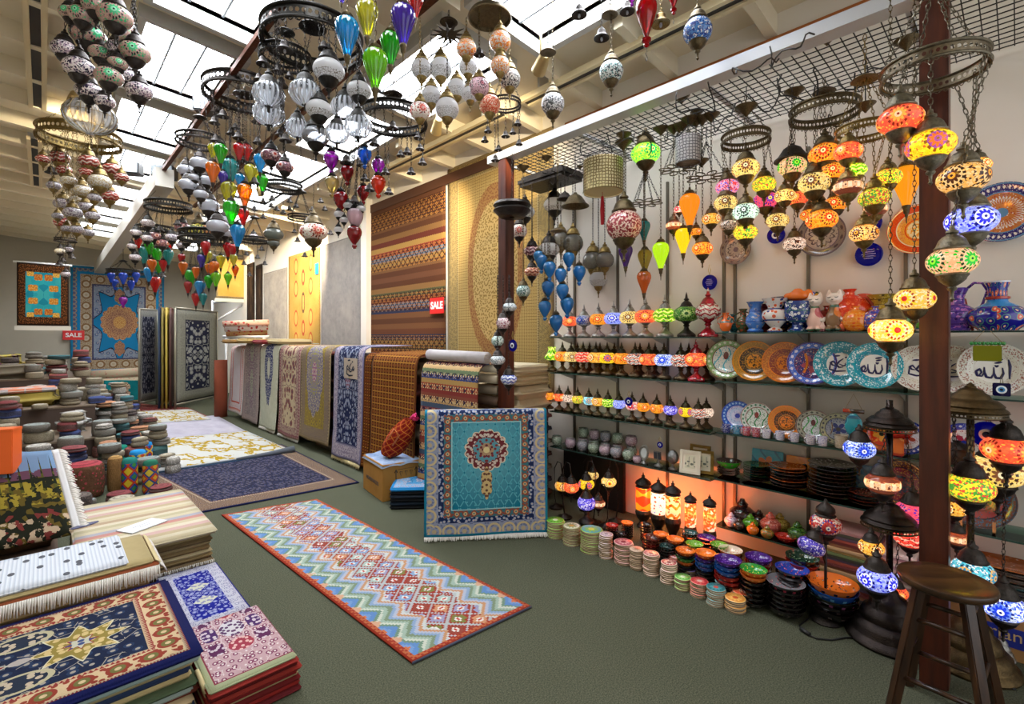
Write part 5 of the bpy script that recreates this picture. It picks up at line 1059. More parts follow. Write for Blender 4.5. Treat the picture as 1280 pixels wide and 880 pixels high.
# mugs along the shelf front
MUG = [(0,0),(.4,0),(.44,.05),(.46,.5),(.5,1.0),(.45,1.0),(.42,.5),(0,.1)]
for i, (px, c, l) in enumerate(((908,'#1a2a80','navy evil-eye'),(921,'#3aa0c0','turquoise'),(933,'#c8402a','red and white'),(945,'#c84a34','red-striped'),(958,'#e0dce0','white and navy'),(975,'#d8d8e4','white and blue'),(993,'#dcd8e0','white, blue and red'),(1013,'#e0dce0','pale blue-handled'),(1028,'#d4d0e0','pale red-flowered'))):
    p = P(px, 422, X=3.345); t = thing('small_mug', '%s small cup, %s along the lower plate shelf front' % (l, ordn[i]), 'cup', (p.x, p.y, pz3), 2.4)
    m = pm(c, '#f0ece8', '#2a3aa0'); ob('cup_body', lathe('mug', MUG, m, 20), t, (0, 0, 0), (0, 0, 0), .055); ob('handle', tubem([(.44,0,.2),(.66,0,.3),(.68,0,.65),(.46,0,.8)], .06, m, 8), t, (0, 0, 0), (0, 0, 0), .055)
vase('beaker', 'plain beige ribbed beaker at the end of the small cups', 1052, 3.36, .075, MUG, pm('#b8a890', '#c8bca8', '#988870'), z=pz3, cat='cup')
vase('lidded_jar', 'dark bronze lidded jar past the post on the plate shelf', 1198, 3.36, .12, [(0,0),(.4,0),(.46,.2),(.48,.45),(.4,.62),(.46,.66),(.4,.78),(.2,.9),(.08,.94),(.1,1.0),(0,1.02)], DARK, z=pz3, cat='jar')
# shelf 4: dish stacks and square panels
BOWL1 = [(0,0),(.45,0),(.47,.04),(.74,.16),(.92,.36),(1,.58),(.97,.585),(.88,.38),(.7,.2),(.4,.09),(0,.08)]
DISHP = [(0,0),(.5,0),(.55,.03),(.9,.16),(1,.2),(.97,.22),(.6,.1),(0,.07)]
@memo
def bowlm(c_in, c_out, c2): 
    t = T('painted_ceramic'); o, x, y, z = t.co(); r = (x.sq() + y.sq()).rt(); d, rc = t.vor(o, 7); g = t.node('ShaderNodeNewGeometry'); sx = t.node('ShaderNodeSeparateXYZ'); 
    tr = t.node('ShaderNodeVectorTransform', vector_type='NORMAL', convert_from='WORLD', convert_to='OBJECT'); t.t.links.new(g.outputs['Normal'], tr.inputs[0]); t.t.links.new(tr.outputs[0], sx.inputs[0])
    up = E(t, sx.outputs[2]).gt(.05)
    i = t.mix(d.lt(.3), c_in, c2); i = t.mix(d.lt(.14), i, '#f0e8d0'); i = t.mix(r.gt(.9), i, c_in)
    o_ = t.mix(((y.at2(x) * 12.0).sin().gt(.6)) * z.btw(.3, .42), c_out, c2)
    return t.out(t.pbr(t.mix(up, o_, i), .1, 0, None, coat=.5))
def stack(name, label_fn, px, X, z, R, n, dz, mats, prof=DISHP, group=None, cat='plate', py=None, jit=.004, p=None):
    p = p or P(px, 422, X=X)
    for i in range(n):
        m = mats[i % len(mats)] if i < n - 1 else mats[-1]
        o = ob(name, lathe(name + 'P', prof, m, 36), None, (p.x + RND.uniform(-jit, jit), p.y + RND.uniform(-jit, jit), z + dz * i), (0, 0, RND.uniform(0, 6)), R)
        top = i == n - 1
        tag(o, label_fn(top), cat, None if top else group or ('stack at ' + label_fn(False)))
dk = bowlm('#3a2a22', '#2a201c', '#6a4a3a'); dk2 = bowlm('#4a3a34', '#4a342a', '#8a7a70')
stack('dark_dish', lambda t: 'dark plate topping the stack under the green bowl' if t else 'dark plate in the stack under the green bowl', 910, 3.46, .536, .075, 3, .016, [dk, dk2])
ob_ = ob('green_bowl', lathe('gbowl', BOWL1, bowlm('#4a3a34', '#3aa82a', '#7a6a5a'), 36), None, atp(911, 3.46, .59), (0, 0, 0), .085); tag(ob_, 'bright green bowl standing on a small dark stack', 'bowl')
stack('dark_dish', lambda t: 'green-rimmed dark plate on top of the second shelf stack' if t else 'brown plate in the second dish stack', 946, 3.46, .536, .085, 7, .016, [dk2, dk, bowlm('#2a4a2a', '#3a2a20', '#6a8a4a')])
stack('dark_dish', lambda t: 'orange-speckled platter topping the third dish stack' if t else 'dark platter in the third dish stack', 985, 3.45, .536, .105, 7, .02, [dk, dk2, bowlm('#b0582a', '#2a2220', '#d8a070')])
stack('dark_platter', lambda t: 'pale-rimmed platter topping the tallest dark stack' if t else 'dark brown platter in the tallest stack', 1040, 3.45, .536, .125, 9, .022, [dk, dk2, dk, bowlm('#3a3a3c', '#54504e', '#a8a8a8')])
stack('terracotta_dish', lambda t: 'terracotta-edged dish beside the tall floor lamp' if t else 'dark dish under the terracotta-edged dish', 1082, 3.42, .536, .085, 4, .018, [dk, bowlm('#5a2418', '#6a3420', '#a85a3a')])
@memo
def tile_mat(c0, c1, c2, k):
    t = T('painted_panel'); o, x, y, z = t.co(); w = ((y * 34.0 + (z * 22.0).sin() * 1.6).sin().ab())
    c = t.mix(w.lt(.25), c0, c1); r = ((y * 1.0).sq() + ((z - k) * 1.0).sq()).rt(); pa = (z - k).at2(y)
    pet = (pa * 2.5).sin().ab() * .035 + .028
    c = t.mix(r.lt(pet), c, c2); c = t.mix(r.lt(.02), c, '#2a1a18'); c = t.mix(r.lt(.009), c, '#e8e0c0'); return t.out(t.pbr(c, .15, 0, coat=.4))
for px, w, h, m, l in ((958, .2, .2, tile_mat('#2a98b0', '#1a6a88', '#d8702a', .1), 'square turquoise glass dish with an orange flower'), (1002, .19, .19, tile_mat('#e88a1a', '#f09a2a', '#3a1a10', .09), 'square orange glass dish with a dark flower'), (1046, .2, .2, tile_mat('#4a8a4a', '#2a6a6a', '#3a7a5a', .1), 'square green wavy glass dish'), (1086, .2, .2, tile_mat('#2a7aa8', '#1a5a80', '#5aa0a8', .1), 'square blue wavy glass dish')):
    p = P(px, 422, X=3.53); me = boxm(-.006, -w/2, 0, .006, w/2, h, m, .004); tag(ob('square_glass_dish', me, None, (p.x, p.y, .535), (0, .12, 0)), l + ' propped against the wall', 'dish')
vase('bottle_vase', 'teal glass vase standing by the tall floor lamp', 1076, 3.5, .17, V1, pm('#1a6a7a', '#2a8a90', '#8ab0a8'), z=.61, cat='vase') if False else None
# shelf 5: fruit shaped pottery
SU = [(0,0),(.3,0),(.34,.05),(.5,.3),(.48,.5),(.3,.66),(.2,.7),(.22,.8),(.12,.9),(.08,1.0),(0,1.02)]
for px, X, H, c, nm, l in ((914,3.38,.09,('#c8b8c8','#8a4a8a','#e8e0e8'),'sugar_bowl','white and purple lidded sugar bowl, first on the lowest shelf'), (928,3.48,.17,('#2a1a1c','#4a2a2c','#180f10'),'pineapple_jar','black pineapple-shaped jar, tallest on the lowest shelf'), (924,3.36,.075,('#3a342a','#5a5444','#201c18'),'sugar_bowl','dark lidded sugar bowl in front of the black jar'), (938,3.42,.10,('#5aa82a','#8ad040','#2a6a1a'),'sugar_bowl','bright green lidded sugar bowl'), (941,3.345,.075,('#f07a1a','#f8a040','#c84a10'),'fluted_bowl','orange fluted lidded bowl at the shelf edge'), (949,3.5,.115,('#3a2420','#6a4030','#20140f'),'sugar_bowl','dark brown lidded bowl behind the green one'), (963,3.46,.13,('#d86a5a','#e8a090','#b03a34'),'sugar_bowl','red and pink striped lidded jar'), (959,3.345,.08,('#8a7a2a','#d85a2a','#3a5a3a'),'sugar_bowl','multicolour lidded bowl under the striped jar'), (975,3.52,.12,('#a88a3a','#c8a850','#6a5420'),'sugar_bowl','ochre lidded jar behind the red bowl'), (997,3.44,.12,('#3a6a2a','#6a9a3a','#1f3a18'),'sugar_bowl','dark green lidded jar near the red lamp')):
    vase(nm, l, px, X, H, SU, pm(*c), z=.216, cat='bowl')
tag(ob('red_dish', lathe('gbowl', BOWL1, bowlm('#c8281e', '#a81c18', '#e05a3a'), 36), None, atp(982, 3.37, .216), (0, 0, 0), .06), 'small scarlet open bowl on the lowest shelf', 'bowl')
# coasters and trivets
COAS = [(0,0),(.96,0),(1,.02),(1,.14),(.96,.17),(0,.17)]
@memo
def coasm(c0, c1, c2, side='#d8c4a4'):
    t = T('coaster_tile'); o, x, y, z = t.co(); r = (x.sq() + y.sq()).rt(); a = y.at2(x); d, rc = t.vor(o, 8)
    c = t.mix(((a * 5.0).sin().ab() * .35 + .35 - r).gt(0.0), c0, c1); c = t.mix(r.lt(.28), c, c2); c = t.mix(d.lt(.13), c, '#f0ead8'); c = t.mix(r.gt(.88), c, c1)
    return t.out(t.pbr(t.mix(z.gt(.145), t.mix(z.btw(.05, .11), side, '#6a4a34'), c), .3, 0, coat=.2))
CO = [(694.8,651,24,22,'#4a9a2a','#8ac84a','#e8f0d8','green-topped','next to the turquoise hung rug'), (715,658,24,24,'#e0dcc8','#8a9a60','#c89a3a','white flowered','second from the turquoise hung rug'), (740,662,30,29,'#5a9ab0','#8ab84a','#e0d050','wide blue and green','third from the turquoise hung rug'), (757,668,18,31,'#b89aa8','#d8c8c8','#8a6a80','mauve patterned tall','fourth from the turquoise hung rug'),
  (780,678,25,28,'#a84a58','#d8a0a0','#8a2a3a','maroon-flowered','before the red bowls'), (796,687,19,26,'#d8c0a8','#b89a80','#a07a60','plain beige','beside the maroon-flowered stack'), (814,692,21,28,'#b86a68','#e0c0b0','#8a3a40','dusky rose','in the middle of the coaster row'), (826,681,18,14,'#d8c8c0','#c8a8a0','#b89090','pale blush','behind the dusky rose stack'),
  (836,704,21,26,'#b83a3a','#e8d0c0','#8a1a24','red-starred','in front of the white-topped stack'), (845,696,19,20,'#e8d8d0','#c83a3a','#e8a0a0','white red-edged','behind the red-starred stack'), (853,722,21,16,'#5aa84a','#a8d878','#e8f0d0','light green','shortest on the carpet side'), (874,727,23,20,'#c8303a','#e06a60','#f0c0b0','bright red','beside the light green stack'),
  (861,712,21,10,'#4a3a80','#7a6ab0','#2a1a50','purple dotted','behind the light green stack'), (882,715,23,13,'#2a7ac0','#6ab0e0','#d0e8f8','sky blue','behind the bright red stack'), (895,735,24,22,'#2a6a70','#4a9aa0','#d84a3a','dark teal','beside the orange stacks'), (904,728,22,16,'#2a7a8a','#5ab0b8','#1a4a60','teal blue','behind the dark teal stack'), (919,748,26,17,'#e0903a','#f0b860','#c8501e','amber orange','nearest the dark bowls at the row end'), (927,740,25,16,'#d8502a','#f08050','#f8d0b0','orange-red','behind the amber orange stack')]
for px, py, w, h, c0, c1, c2, l, where in CO:
    d = EYE / ((py + h - 2 - HZ) / FPX); p = P(px, py + h - 3, z=0); R = w / 2 / FPX * depth(p) * .93; n = max(3, round(h * depth(p) / FPX / .0125)); n = min(n, 13)
    stp = (h * .93 * depth(p) / FPX) / n; m = coasm(c0, c1, c2)
    for i in range(n):
        top = i == n - 1
        o = ob('ceramic_coaster', lathe('coas', COAS, m, 24), None, (p.x + RND.uniform(-.004, .004), p.y + RND.uniform(-.004, .004), stp * i), (0, 0, RND.uniform(0, 6)), (R, R, stp / .175))
        tag(o, ('topmost %s coaster of the stack %s' if top else 'coaster inside the %s stack %s') % (l, where), 'coaster', None if top else 'coasters, ' + l + ' stack')
# bowls on the floor
def bstack(l, px, py, w, h, cols, deep=1.0):
    """bowl stack: px,py centre of the top rim, w its width, h height of the stack down to the floor"""
    yb = py + h; p = P(px, yb, z=0); d = depth(p); st = math.hypot(1, (px - CX) / FPX); R = w / 2 / FPX * d / st; H = max(.05, h / FPX * d - R * .1)
    cols = list(cols)
    while len(cols) > 1 and len(cols) < 7 and (H - min(R * .58, H)) / (len(cols) - 1) > .5 * min(R * .58, H): cols.insert(0, bk)
    n = len(cols); bh = min(R * .58 * deep, H); dz = (H - bh) / max(1, n - 1) if n > 1 else 0
    z0 = 0 if n > 1 else max(0, H - bh)
    for i, c in enumerate(cols):
        top = i == n - 1; z = z0 + dz * i if n > 1 else 0
        m = bowlm(*c) if isinstance(c[0], str) else c
        o = ob('painted_bowl', lathe('gbowl', BOWL1, m, 40), None, (p.x, p.y, z), (0, 0, RND.uniform(0, 6)), (R, R, bh / .58))
        tag(o, l if top else 'bowl under the ' + l, 'bowl', None if top else 'bowls under the ' + l)
pu_ = ('#4a1f80','#3a1a68','#8a5ac8'); bk = ('#241c1c','#161214','#4a4040'); or_ = ('#f08028','#d8601e','#f8b060'); gn = ('#2a9a3a','#d8702a','#e8d040'); bu = ('#1a5ab0','#1a4a98','#6aa8e0'); rd_ = ('#b02a24','#8a201c','#e07050'); br_ = ('#6a2a20','#5a241c','#b06a50'); lg = ('#7ab83a','#4a8a2a','#f0e8a0')
for a in (('red bowl at the back by the orange wall glow', 765, 655, 16, 24, [br_, rd_]), ('amber bowl beside the red back bowl', 784, 652, 15, 22, [bk, or_]), ('black bowl between amber and red starred piles', 807, 654, 14, 24, [bk, bk]), ('dark bowl in front of the amber bowl', 776, 666, 15, 16, [bk, bk]), ('brown-red bowl pile in the second row', 814, 670, 23, 28, [br_, rd_, br_, br_]), ('flat orange bowl under the white cylinder lamp', 826, 666, 19, 30, [bk, or_]),
  ('orange bowl at the foot of the cream cylinder lamp', 844, 672, 22, 34, [bk, bk, or_]), ('dark teal bowl in front of the orange bowls', 834, 681, 20, 28, [bk, ('#1a3a3a','#18282a','#5a8a8a')]), ('teal and black bowl under the slim coral lamp', 862, 664, 21, 36, [bk, bk, ('#1a4a4a','#142a2a','#6aa0a0')]), ('lime and black bowl in the middle row', 868, 678, 23, 34, [bk, bk, lg]), ('orange-rimmed green bowl pile', 857, 686, 25, 32, [or_, ('#2a8a3a','#1a6a2a','#6ac05a'), bk, or_]),
  ('purple-blue bowl at the last cylinder lamp', 883, 670, 24, 36, [bk, pu_]), ('orange-topped purple and blue bowl pile', 882, 689, 27, 40, [bu, bu, pu_, or_]), ('lime bowl behind the large purple one', 899, 679, 23, 42, [bk, bk, lg]), ('white and orange striped bowl behind the big purple', 913, 685, 31, 44, [bk, bk, ('#f0e0c8','#e0701e','#e8762a')]), ('large purple bowl on blue and red ones', 910, 697, 35, 46, [rd_, rd_, bu, bu, pu_]),
  ('second purple bowl near the shelf post', 948, 694, 35, 50, [bk, rd_, pu_]), ('green spotted bowl on orange ones', 942, 709, 35, 48, [bk, bk, ('#d8702a','#d8702a','#e8a050'), gn]), ('grey multicoloured bowl on black ones', 982, 724, 50, 44, [bk, bk, bk, ('#8a8a90','#1c181a','#c84a5a')]), ('blue and red flowered bowl behind the grey one', 990, 708, 44, 50, [bk, bk, ('#2a4ab0','#141420','#d84a34')]), ('dark green bowl under the lowest shelf', 1003, 693, 44, 54, [rd_, ('#1a3a2a','#201c1a','#5a7a5a')]), ('huge orange bowl on blue and black ones', 1041, 724, 66, 48, [bk, ('#2a3a2a','#1c1a1a','#a05a8a'), bu, ('#f0802a','#e0701e','#3a2a24')])):
    bstack(*a)
# pile of striped table runners in boxes under the shelf
strip = [plain(c, .7) for c in ('#8a5a3a', '#6a7a4a', '#a04a3a', '#c8a878', '#4a4a3a', '#7a3a34', '#b89a5a', '#5a4a58')]
p = P(1062, 422, X=3.42)
for i in range(22):
    top = i == 21
    o = ob('boxed_tile_set', boxm(-.11, -.15, 0, .11, .15, .0155, strip[(i * 5) % 8] if not top else plain('#a8807a', .6), .002), None, (p.x + RND.uniform(-.006, .006), p.y + RND.uniform(-.005, .005), .02 + .0165 * i)) ; tag(o, 'flat striped box on top of the tall pile beside the floor lamp' if top else 'flat striped box in the tall pile beside the floor lamp', 'box', None if top else 'flat boxes in the tall pile')
for i in range(18):
    top = i == 17; p = P(1120, 422, X=3.44)
    o = ob('boxed_tile_set', boxm(-.1, -.1, 0, .1, .1, .0155, plain(('#d8b8b0', '#b89098', '#e0d0c8')[i % 3], .6), .002), None, (p.x + RND.uniform(-.006, .006), p.y + RND.uniform(-.005, .005), .02 + .0165 * i)); tag(o, 'pale pink flat box topping the pile behind the floor lamp pole' if top else 'pale pink flat box in the pile behind the floor lamp pole', 'box', None if top else 'pale pink flat boxes')
tag(ob('wooden_riser', boxm(-.12, -.17, 0, .12, .17, .02, plain('#2a2220', .6), .002), None, (P(1062, 422, X=3.42).x, P(1062, 422, X=3.42).y, 0)), 'low dark board under the tall pile of flat striped boxes', 'board')
tag(ob('wooden_riser', boxm(-.11, -.11, 0, .11, .11, .02, plain('#2a2220', .6), .002), None, (P(1120, 422, X=3.44).x, P(1120, 422, X=3.44).y, 0)), 'low dark board under the pale pink flat boxes', 'board')
# past the post: easel plates, box, stacked platters
splate('red and green mosaic plate on a small wooden easel past the post', 1222, 70, 3.42, dish('#6a3a34', '#2a5a3a', '#a04a4a', '#3a6a8a', '#2a2a3a', 'ring', 30, 9.0), .54)
bm = bmesh.new()
for y in (-.06, .06): box_bm(-.05, y - .006, 0, -.035, y + .006, .06, bm); box_bm(-.05, y - .006, 0, .05, y + .006, .012, bm)
tag(ob('plate_easel', mesh_of(bm, plain('#b08050', .5), False), None, atp(1222, 3.39, .535)), 'small wooden easel under the red and green mosaic plate', 'easel')
splate('dark red flowered plate behind the tall floor lamp, beside the post', 1125, 60, 3.47, dish('#5a2a2a', '#8a6a3a', '#7a2a34', '#c8963a', '#2a3a4a', 'ring', 30, 9.0), .54)
for i in range(6):
    top = i == 5; p = P(1262, 422, X=3.38); tag(ob('oval_platter', lathe('dplat', DISHP, [dk, bowlm('#3a3a44','#5a5a60','#a8a8a8'), bowlm('#1a4a4a','#1a5a58','#3a8a80'), dk, dk2, bowlm('#a85a2a','#3a2a24','#d0703a')][i], 40), None, (p.x, p.y, .245 + .026 * i), (0, 0, 0), (.11, .2, .13)), 'orange-topped oval platter on the pile at the frame edge' if top else 'oval platter in the pile at the frame edge', 'plate', None if top else 'oval platters at the frame edge')
@memo
def text_mesh(body, size, ext, bold=0.0):
    cu = bpy.data.curves.new('lettering', 'FONT'); cu.body = body; cu.size = size; cu.extrude = ext; cu.align_x = 'CENTER'; cu.align_y = 'CENTER'; cu.offset = bold
    o = bpy.data.objects.new('lettering_tmp', cu); COL.objects.link(o); dg = bpy.context.evaluated_depsgraph_get(); me = bpy.data.meshes.new_from_object(o.evaluated_get(dg)); bpy.data.objects.remove(o); return me
def lettering(parent, body, size, loc, rot, mat, bold=0.0, name='lettering'):
    me = text_mesh(body, size, .0008, bold).copy(); me.materials.clear(); me.materials.append(mat); return ob(name, me, parent, loc, rot)
p = P(1250, 422, X=3.36)
t = thing('cardboard_box', 'brown cardboard carton with a blue label at the frame edge', 'box', (p.x, p.y, 0)); ob('carton', boxm(-.12, -.22, 0, .18, .22, .24, paint('#a5794a', '#94693c', 6), .004), t)
ob('blue_label', boxm(-.1225, -.2, .06, -.1205, .15, .15, plain('#1c2a88', .5)), t); lettering(t, 'Porland', .075, (-.1235, .0, .115), (PI/2, 0, -PI/2), plain('#c8a878', .5))
# ---------------------------------------------------------------- floor lamps
DOME = [(1.0,-.42),(1.03,-.36),(.98,-.3),(.9,-.24),(.93,-.18),(.86,-.1),(.72,.02),(.6,.06),(.58,.1),(.5,.22),(.38,.3),(.36,.36),(.26,.42),(.16,.46),(.17,.5),(.1,.55),(.05,.62),(0,.66)]
FBASE = [(0,0),(1,0),(1.02,.05),(.98,.12),(.9,.16),(.86,.2),(.84,.32),(.72,.42),(.66,.44),(.66,.5),(.6,.62),(.5,.68),(.46,.72),(.45,.82),(.34,.92),(.22,.98),(.18,1.06),(.1,1.1),(0,1.1)]
def floor_lamp(label, ppx, d, tiers, lamps, bR, htop, metal):
    p = P(ppx, 422, d=d); t = thing('mosaic_floor_lamp', label, 'floor lamp', (p.x, p.y, 0)); L = lambda v: Vector(v) - Vector((p.x, p.y, 0))
    ob('lamp_base', lathe('fbase', FBASE, metal, 44), t, (0, 0, 0), (0, 0, 0), (bR, bR, bR * 1.25)); ob('pole', mesh_of(tube_bm([(0, 0, bR * 1.3), (0, 0, htop)], .014, 14), metal), t)
    rims = []
    for z, R in tiers:
        ob('dome', lathe('domeT', DOME, metal, 48), t, (0, 0, z), (0, 0, 0), R); ob('pierced_rim', lathe('ring', RING, pierced(lin('#6a5c44')[:3]), 64), t, (0, 0, z - R * .5), (0, 0, 0), (R * 1.02, R * 1.02, R * .8)); rims.append((z - .45 * R, R * 1.0))
    for px, py, w, k, off in lamps:
        q = P(px, py, d=d + off); wd = w / FPX * (d + off); rim = min((r for r in rims if r[0] > q.z), key=lambda r: r[0] - q.z, default=rims[0])
        rel = Vector((q.x - p.x, q.y - p.y, 0)); h = rel.normalized() * rim[1] if rel.length > .01 else Vector((rim[1], 0, 0))
        chand_lamp(t, L(q), wd, 'G', lmat(k), (h.x, h.y, rim[0] - .02), DARK, .012)
    return t
z1 = lambda py, d: EYE + (HZ - py) / FPX * d
floor_lamp('tall two-tier floor lamp with dark domes and lit hanging globes, left of the near post'.replace('left of', 'standing before'), 1112, 2.42, [(z1(522, 2.42), .105), (z1(642, 2.42), .115)], [(1074,561,35,'bluew',.02),(1103,604,38,'peach',-.12),(1141,640,38,'pinkp',.04),(1137,672,34,'red',.06),(1089,684,28,'amber',-.03),(1096,723,42,'blue',-.1),(1121,740,24,'coral',.05)], .185, z1(500, 2.42), metalm('#3c3430', .25))
floor_lamp('tall brass-domed floor lamp with lit globes between the near post and the frame edge', 1213, 2.24, [(z1(500, 2.24), .125)], [(1258,562,50,'coral',-.02),(1247,588,58,'cream',.1),(1212,609,50,'ygreen',-.14),(1192,634,30,'amber',.12),(1196,672,26,'peach',.1),(1216,714,44,'turq',-.1),(1254,758,46,'bluew',-.04)], .17, z1(480, 2.24), metalm('#6a5636', .35))
# upright lamp with two globes and cable on the floor
p = P(1032, 775, z=0); t = thing('twin_globe_lamp', 'stand lamp with a red-flowered globe on top and a purple globe below', 'floor lamp', p); zz = lambda py: EYE + (HZ - py) / FPX * depth(p)
ob('lamp_foot', lathe('twf', [(0,0),(1,0),(1.02,.08),(.9,.14),(.86,.26),(.6,.36),(.3,.42),(.12,.5),(0,.5)], DARK, 32), t, (0, 0, 0), (0, 0, 0), .075)
ob('pole', mesh_of(tube_bm([(0, 0, .03), (0, 0, zz(672))], .007, 10), DARK), t)
g = ob('glass_globe', lathe('globe', GLOBE, mosaic(*lm_('redw')), 28), t, (0, 0, zz(655)), (0, 0, .4), 36 / FPX * depth(p)); ob('metal_cup', lathe('cup', CUP, DARK, 20), g); ob('onion_cap', lathe('onion', [(.3,.28),(.32,.32),(.26,.36),(.3,.46),(.28,.56),(.16,.68),(.06,.76),(.04,.86),(0,.88)], DARK, 24), g)
lo_ = P(1014, 683, d=depth(p) - .05) - p; g = ob('glass_globe', lathe('globe', GLOBE, mosaic(*lm_('bluep')), 28), t, (lo_.x, lo_.y, lo_.z), (.35, .2, .4), 31 / FPX * depth(p)); ob('metal_cap', lathe('cap', CAP, DARK, 20), g)
ob('stem', mesh_of(tube_bm([(lo_.x, lo_.y, lo_.z + .05), (lo_.x * .5, lo_.y * .5, lo_.z + .02), (0, 0, lo_.z - .12)], .005, 8), DARK), t)
def cable(label, pts, r=.004): tag(ob('power_cable', tubem([P(x, y, z=r + .001) for x, y in pts], r, plain('#0e0e0f', .5), 6)), label, 'cable')
cable('black lamp cable curling over the carpet in front of the orange bowl', [(1036, 778), (1012, 772), (999, 782), (1004, 790), (1020, 798), (1040, 800), (1056, 797), (1075, 797)])
tag(ob('inline_switch', mesh_of(tube_bm([P(1001, 786, z=.012), P(1012, 793, z=.012)], .011, 10), plain('#101011', .5))), 'black inline switch lying on the carpet by the orange bowl', 'switch')
cable('black cable on the carpet under the blue-labelled carton', [(1262, 842), (1252, 836), (1240, 838), (1236, 848), (1248, 856), (1270, 862)])
p = P(1252, 822, z=0); tag(ob('lamp_foot_stand', lathe('fbase', FBASE, SILV, 32), None, p, (0, 0, 0), (.05, .05, .09)), 'shiny silver lamp foot standing behind the stool leg', 'lamp foot')
# ---------------------------------------------------------------- stool
STW = wood_mat('#1c100a', '#54371c', .28, 2.0, 'x')
d = 1.9; p = P(1182, 722, d=d); zs = p.z; t = thing('wooden_stool', 'dark brown round wooden bar stool in front of the near wooden post', 'stool', (p.x, p.y, 0), -YAW)
r = .152
ob('seat', lathe('stseat', [(0,-.034),(r*.9,-.034),(r*.98,-.026),(r,-.014),(r*.985,-.004),(r*.93,.0),(r*.6,-.003),(0,-.006)], STW, 56), t, (0, 0, zs))
ang0 = math.radians(-95); legs = []
LEGW = wood_mat('#180d08', '#4a2e18', .3, 3.0)
for i in range(4):
    a = ang0 + i * PI / 2; tp = Vector((.095 * math.cos(a), .095 * math.sin(a), zs - .034)); bt = Vector((.205 * math.cos(a), .205 * math.sin(a), 0)); legs.append((tp, bt))
    bm = bmesh.new(); ca, sa = math.cos(a), math.sin(a); w = .017; vs = []
    for q in (bt, tp):
        for sx, sy in ((-1, -1), (1, -1), (1, 1), (-1, 1)): vs.append(bm.verts.new((q.x + w * (sx * ca - sy * sa), q.y + w * (sx * sa + sy * ca), q.z)))
    for f in ((3,2,1,0),(4,5,6,7),(0,1,5,4),(1,2,6,5),(2,3,7,6),(3,0,4,7)): bm.faces.new([vs[k] for k in f])
    bmesh.ops.bevel(bm, geom=bm.edges[:], offset=.003, segments=2, affect='EDGES'); ob('leg', mesh_of(bm, LEGW, False), t)
for i in range(4):
    for h in ((.40, .17) if i % 2 else (.46, .24)):
        f = lambda k: legs[k % 4][1].lerp(legs[k % 4][0], h / (zs - .034)); ob('rung', tubem([f(i), f(i + 1)], .0095, LEGW, 12), t)
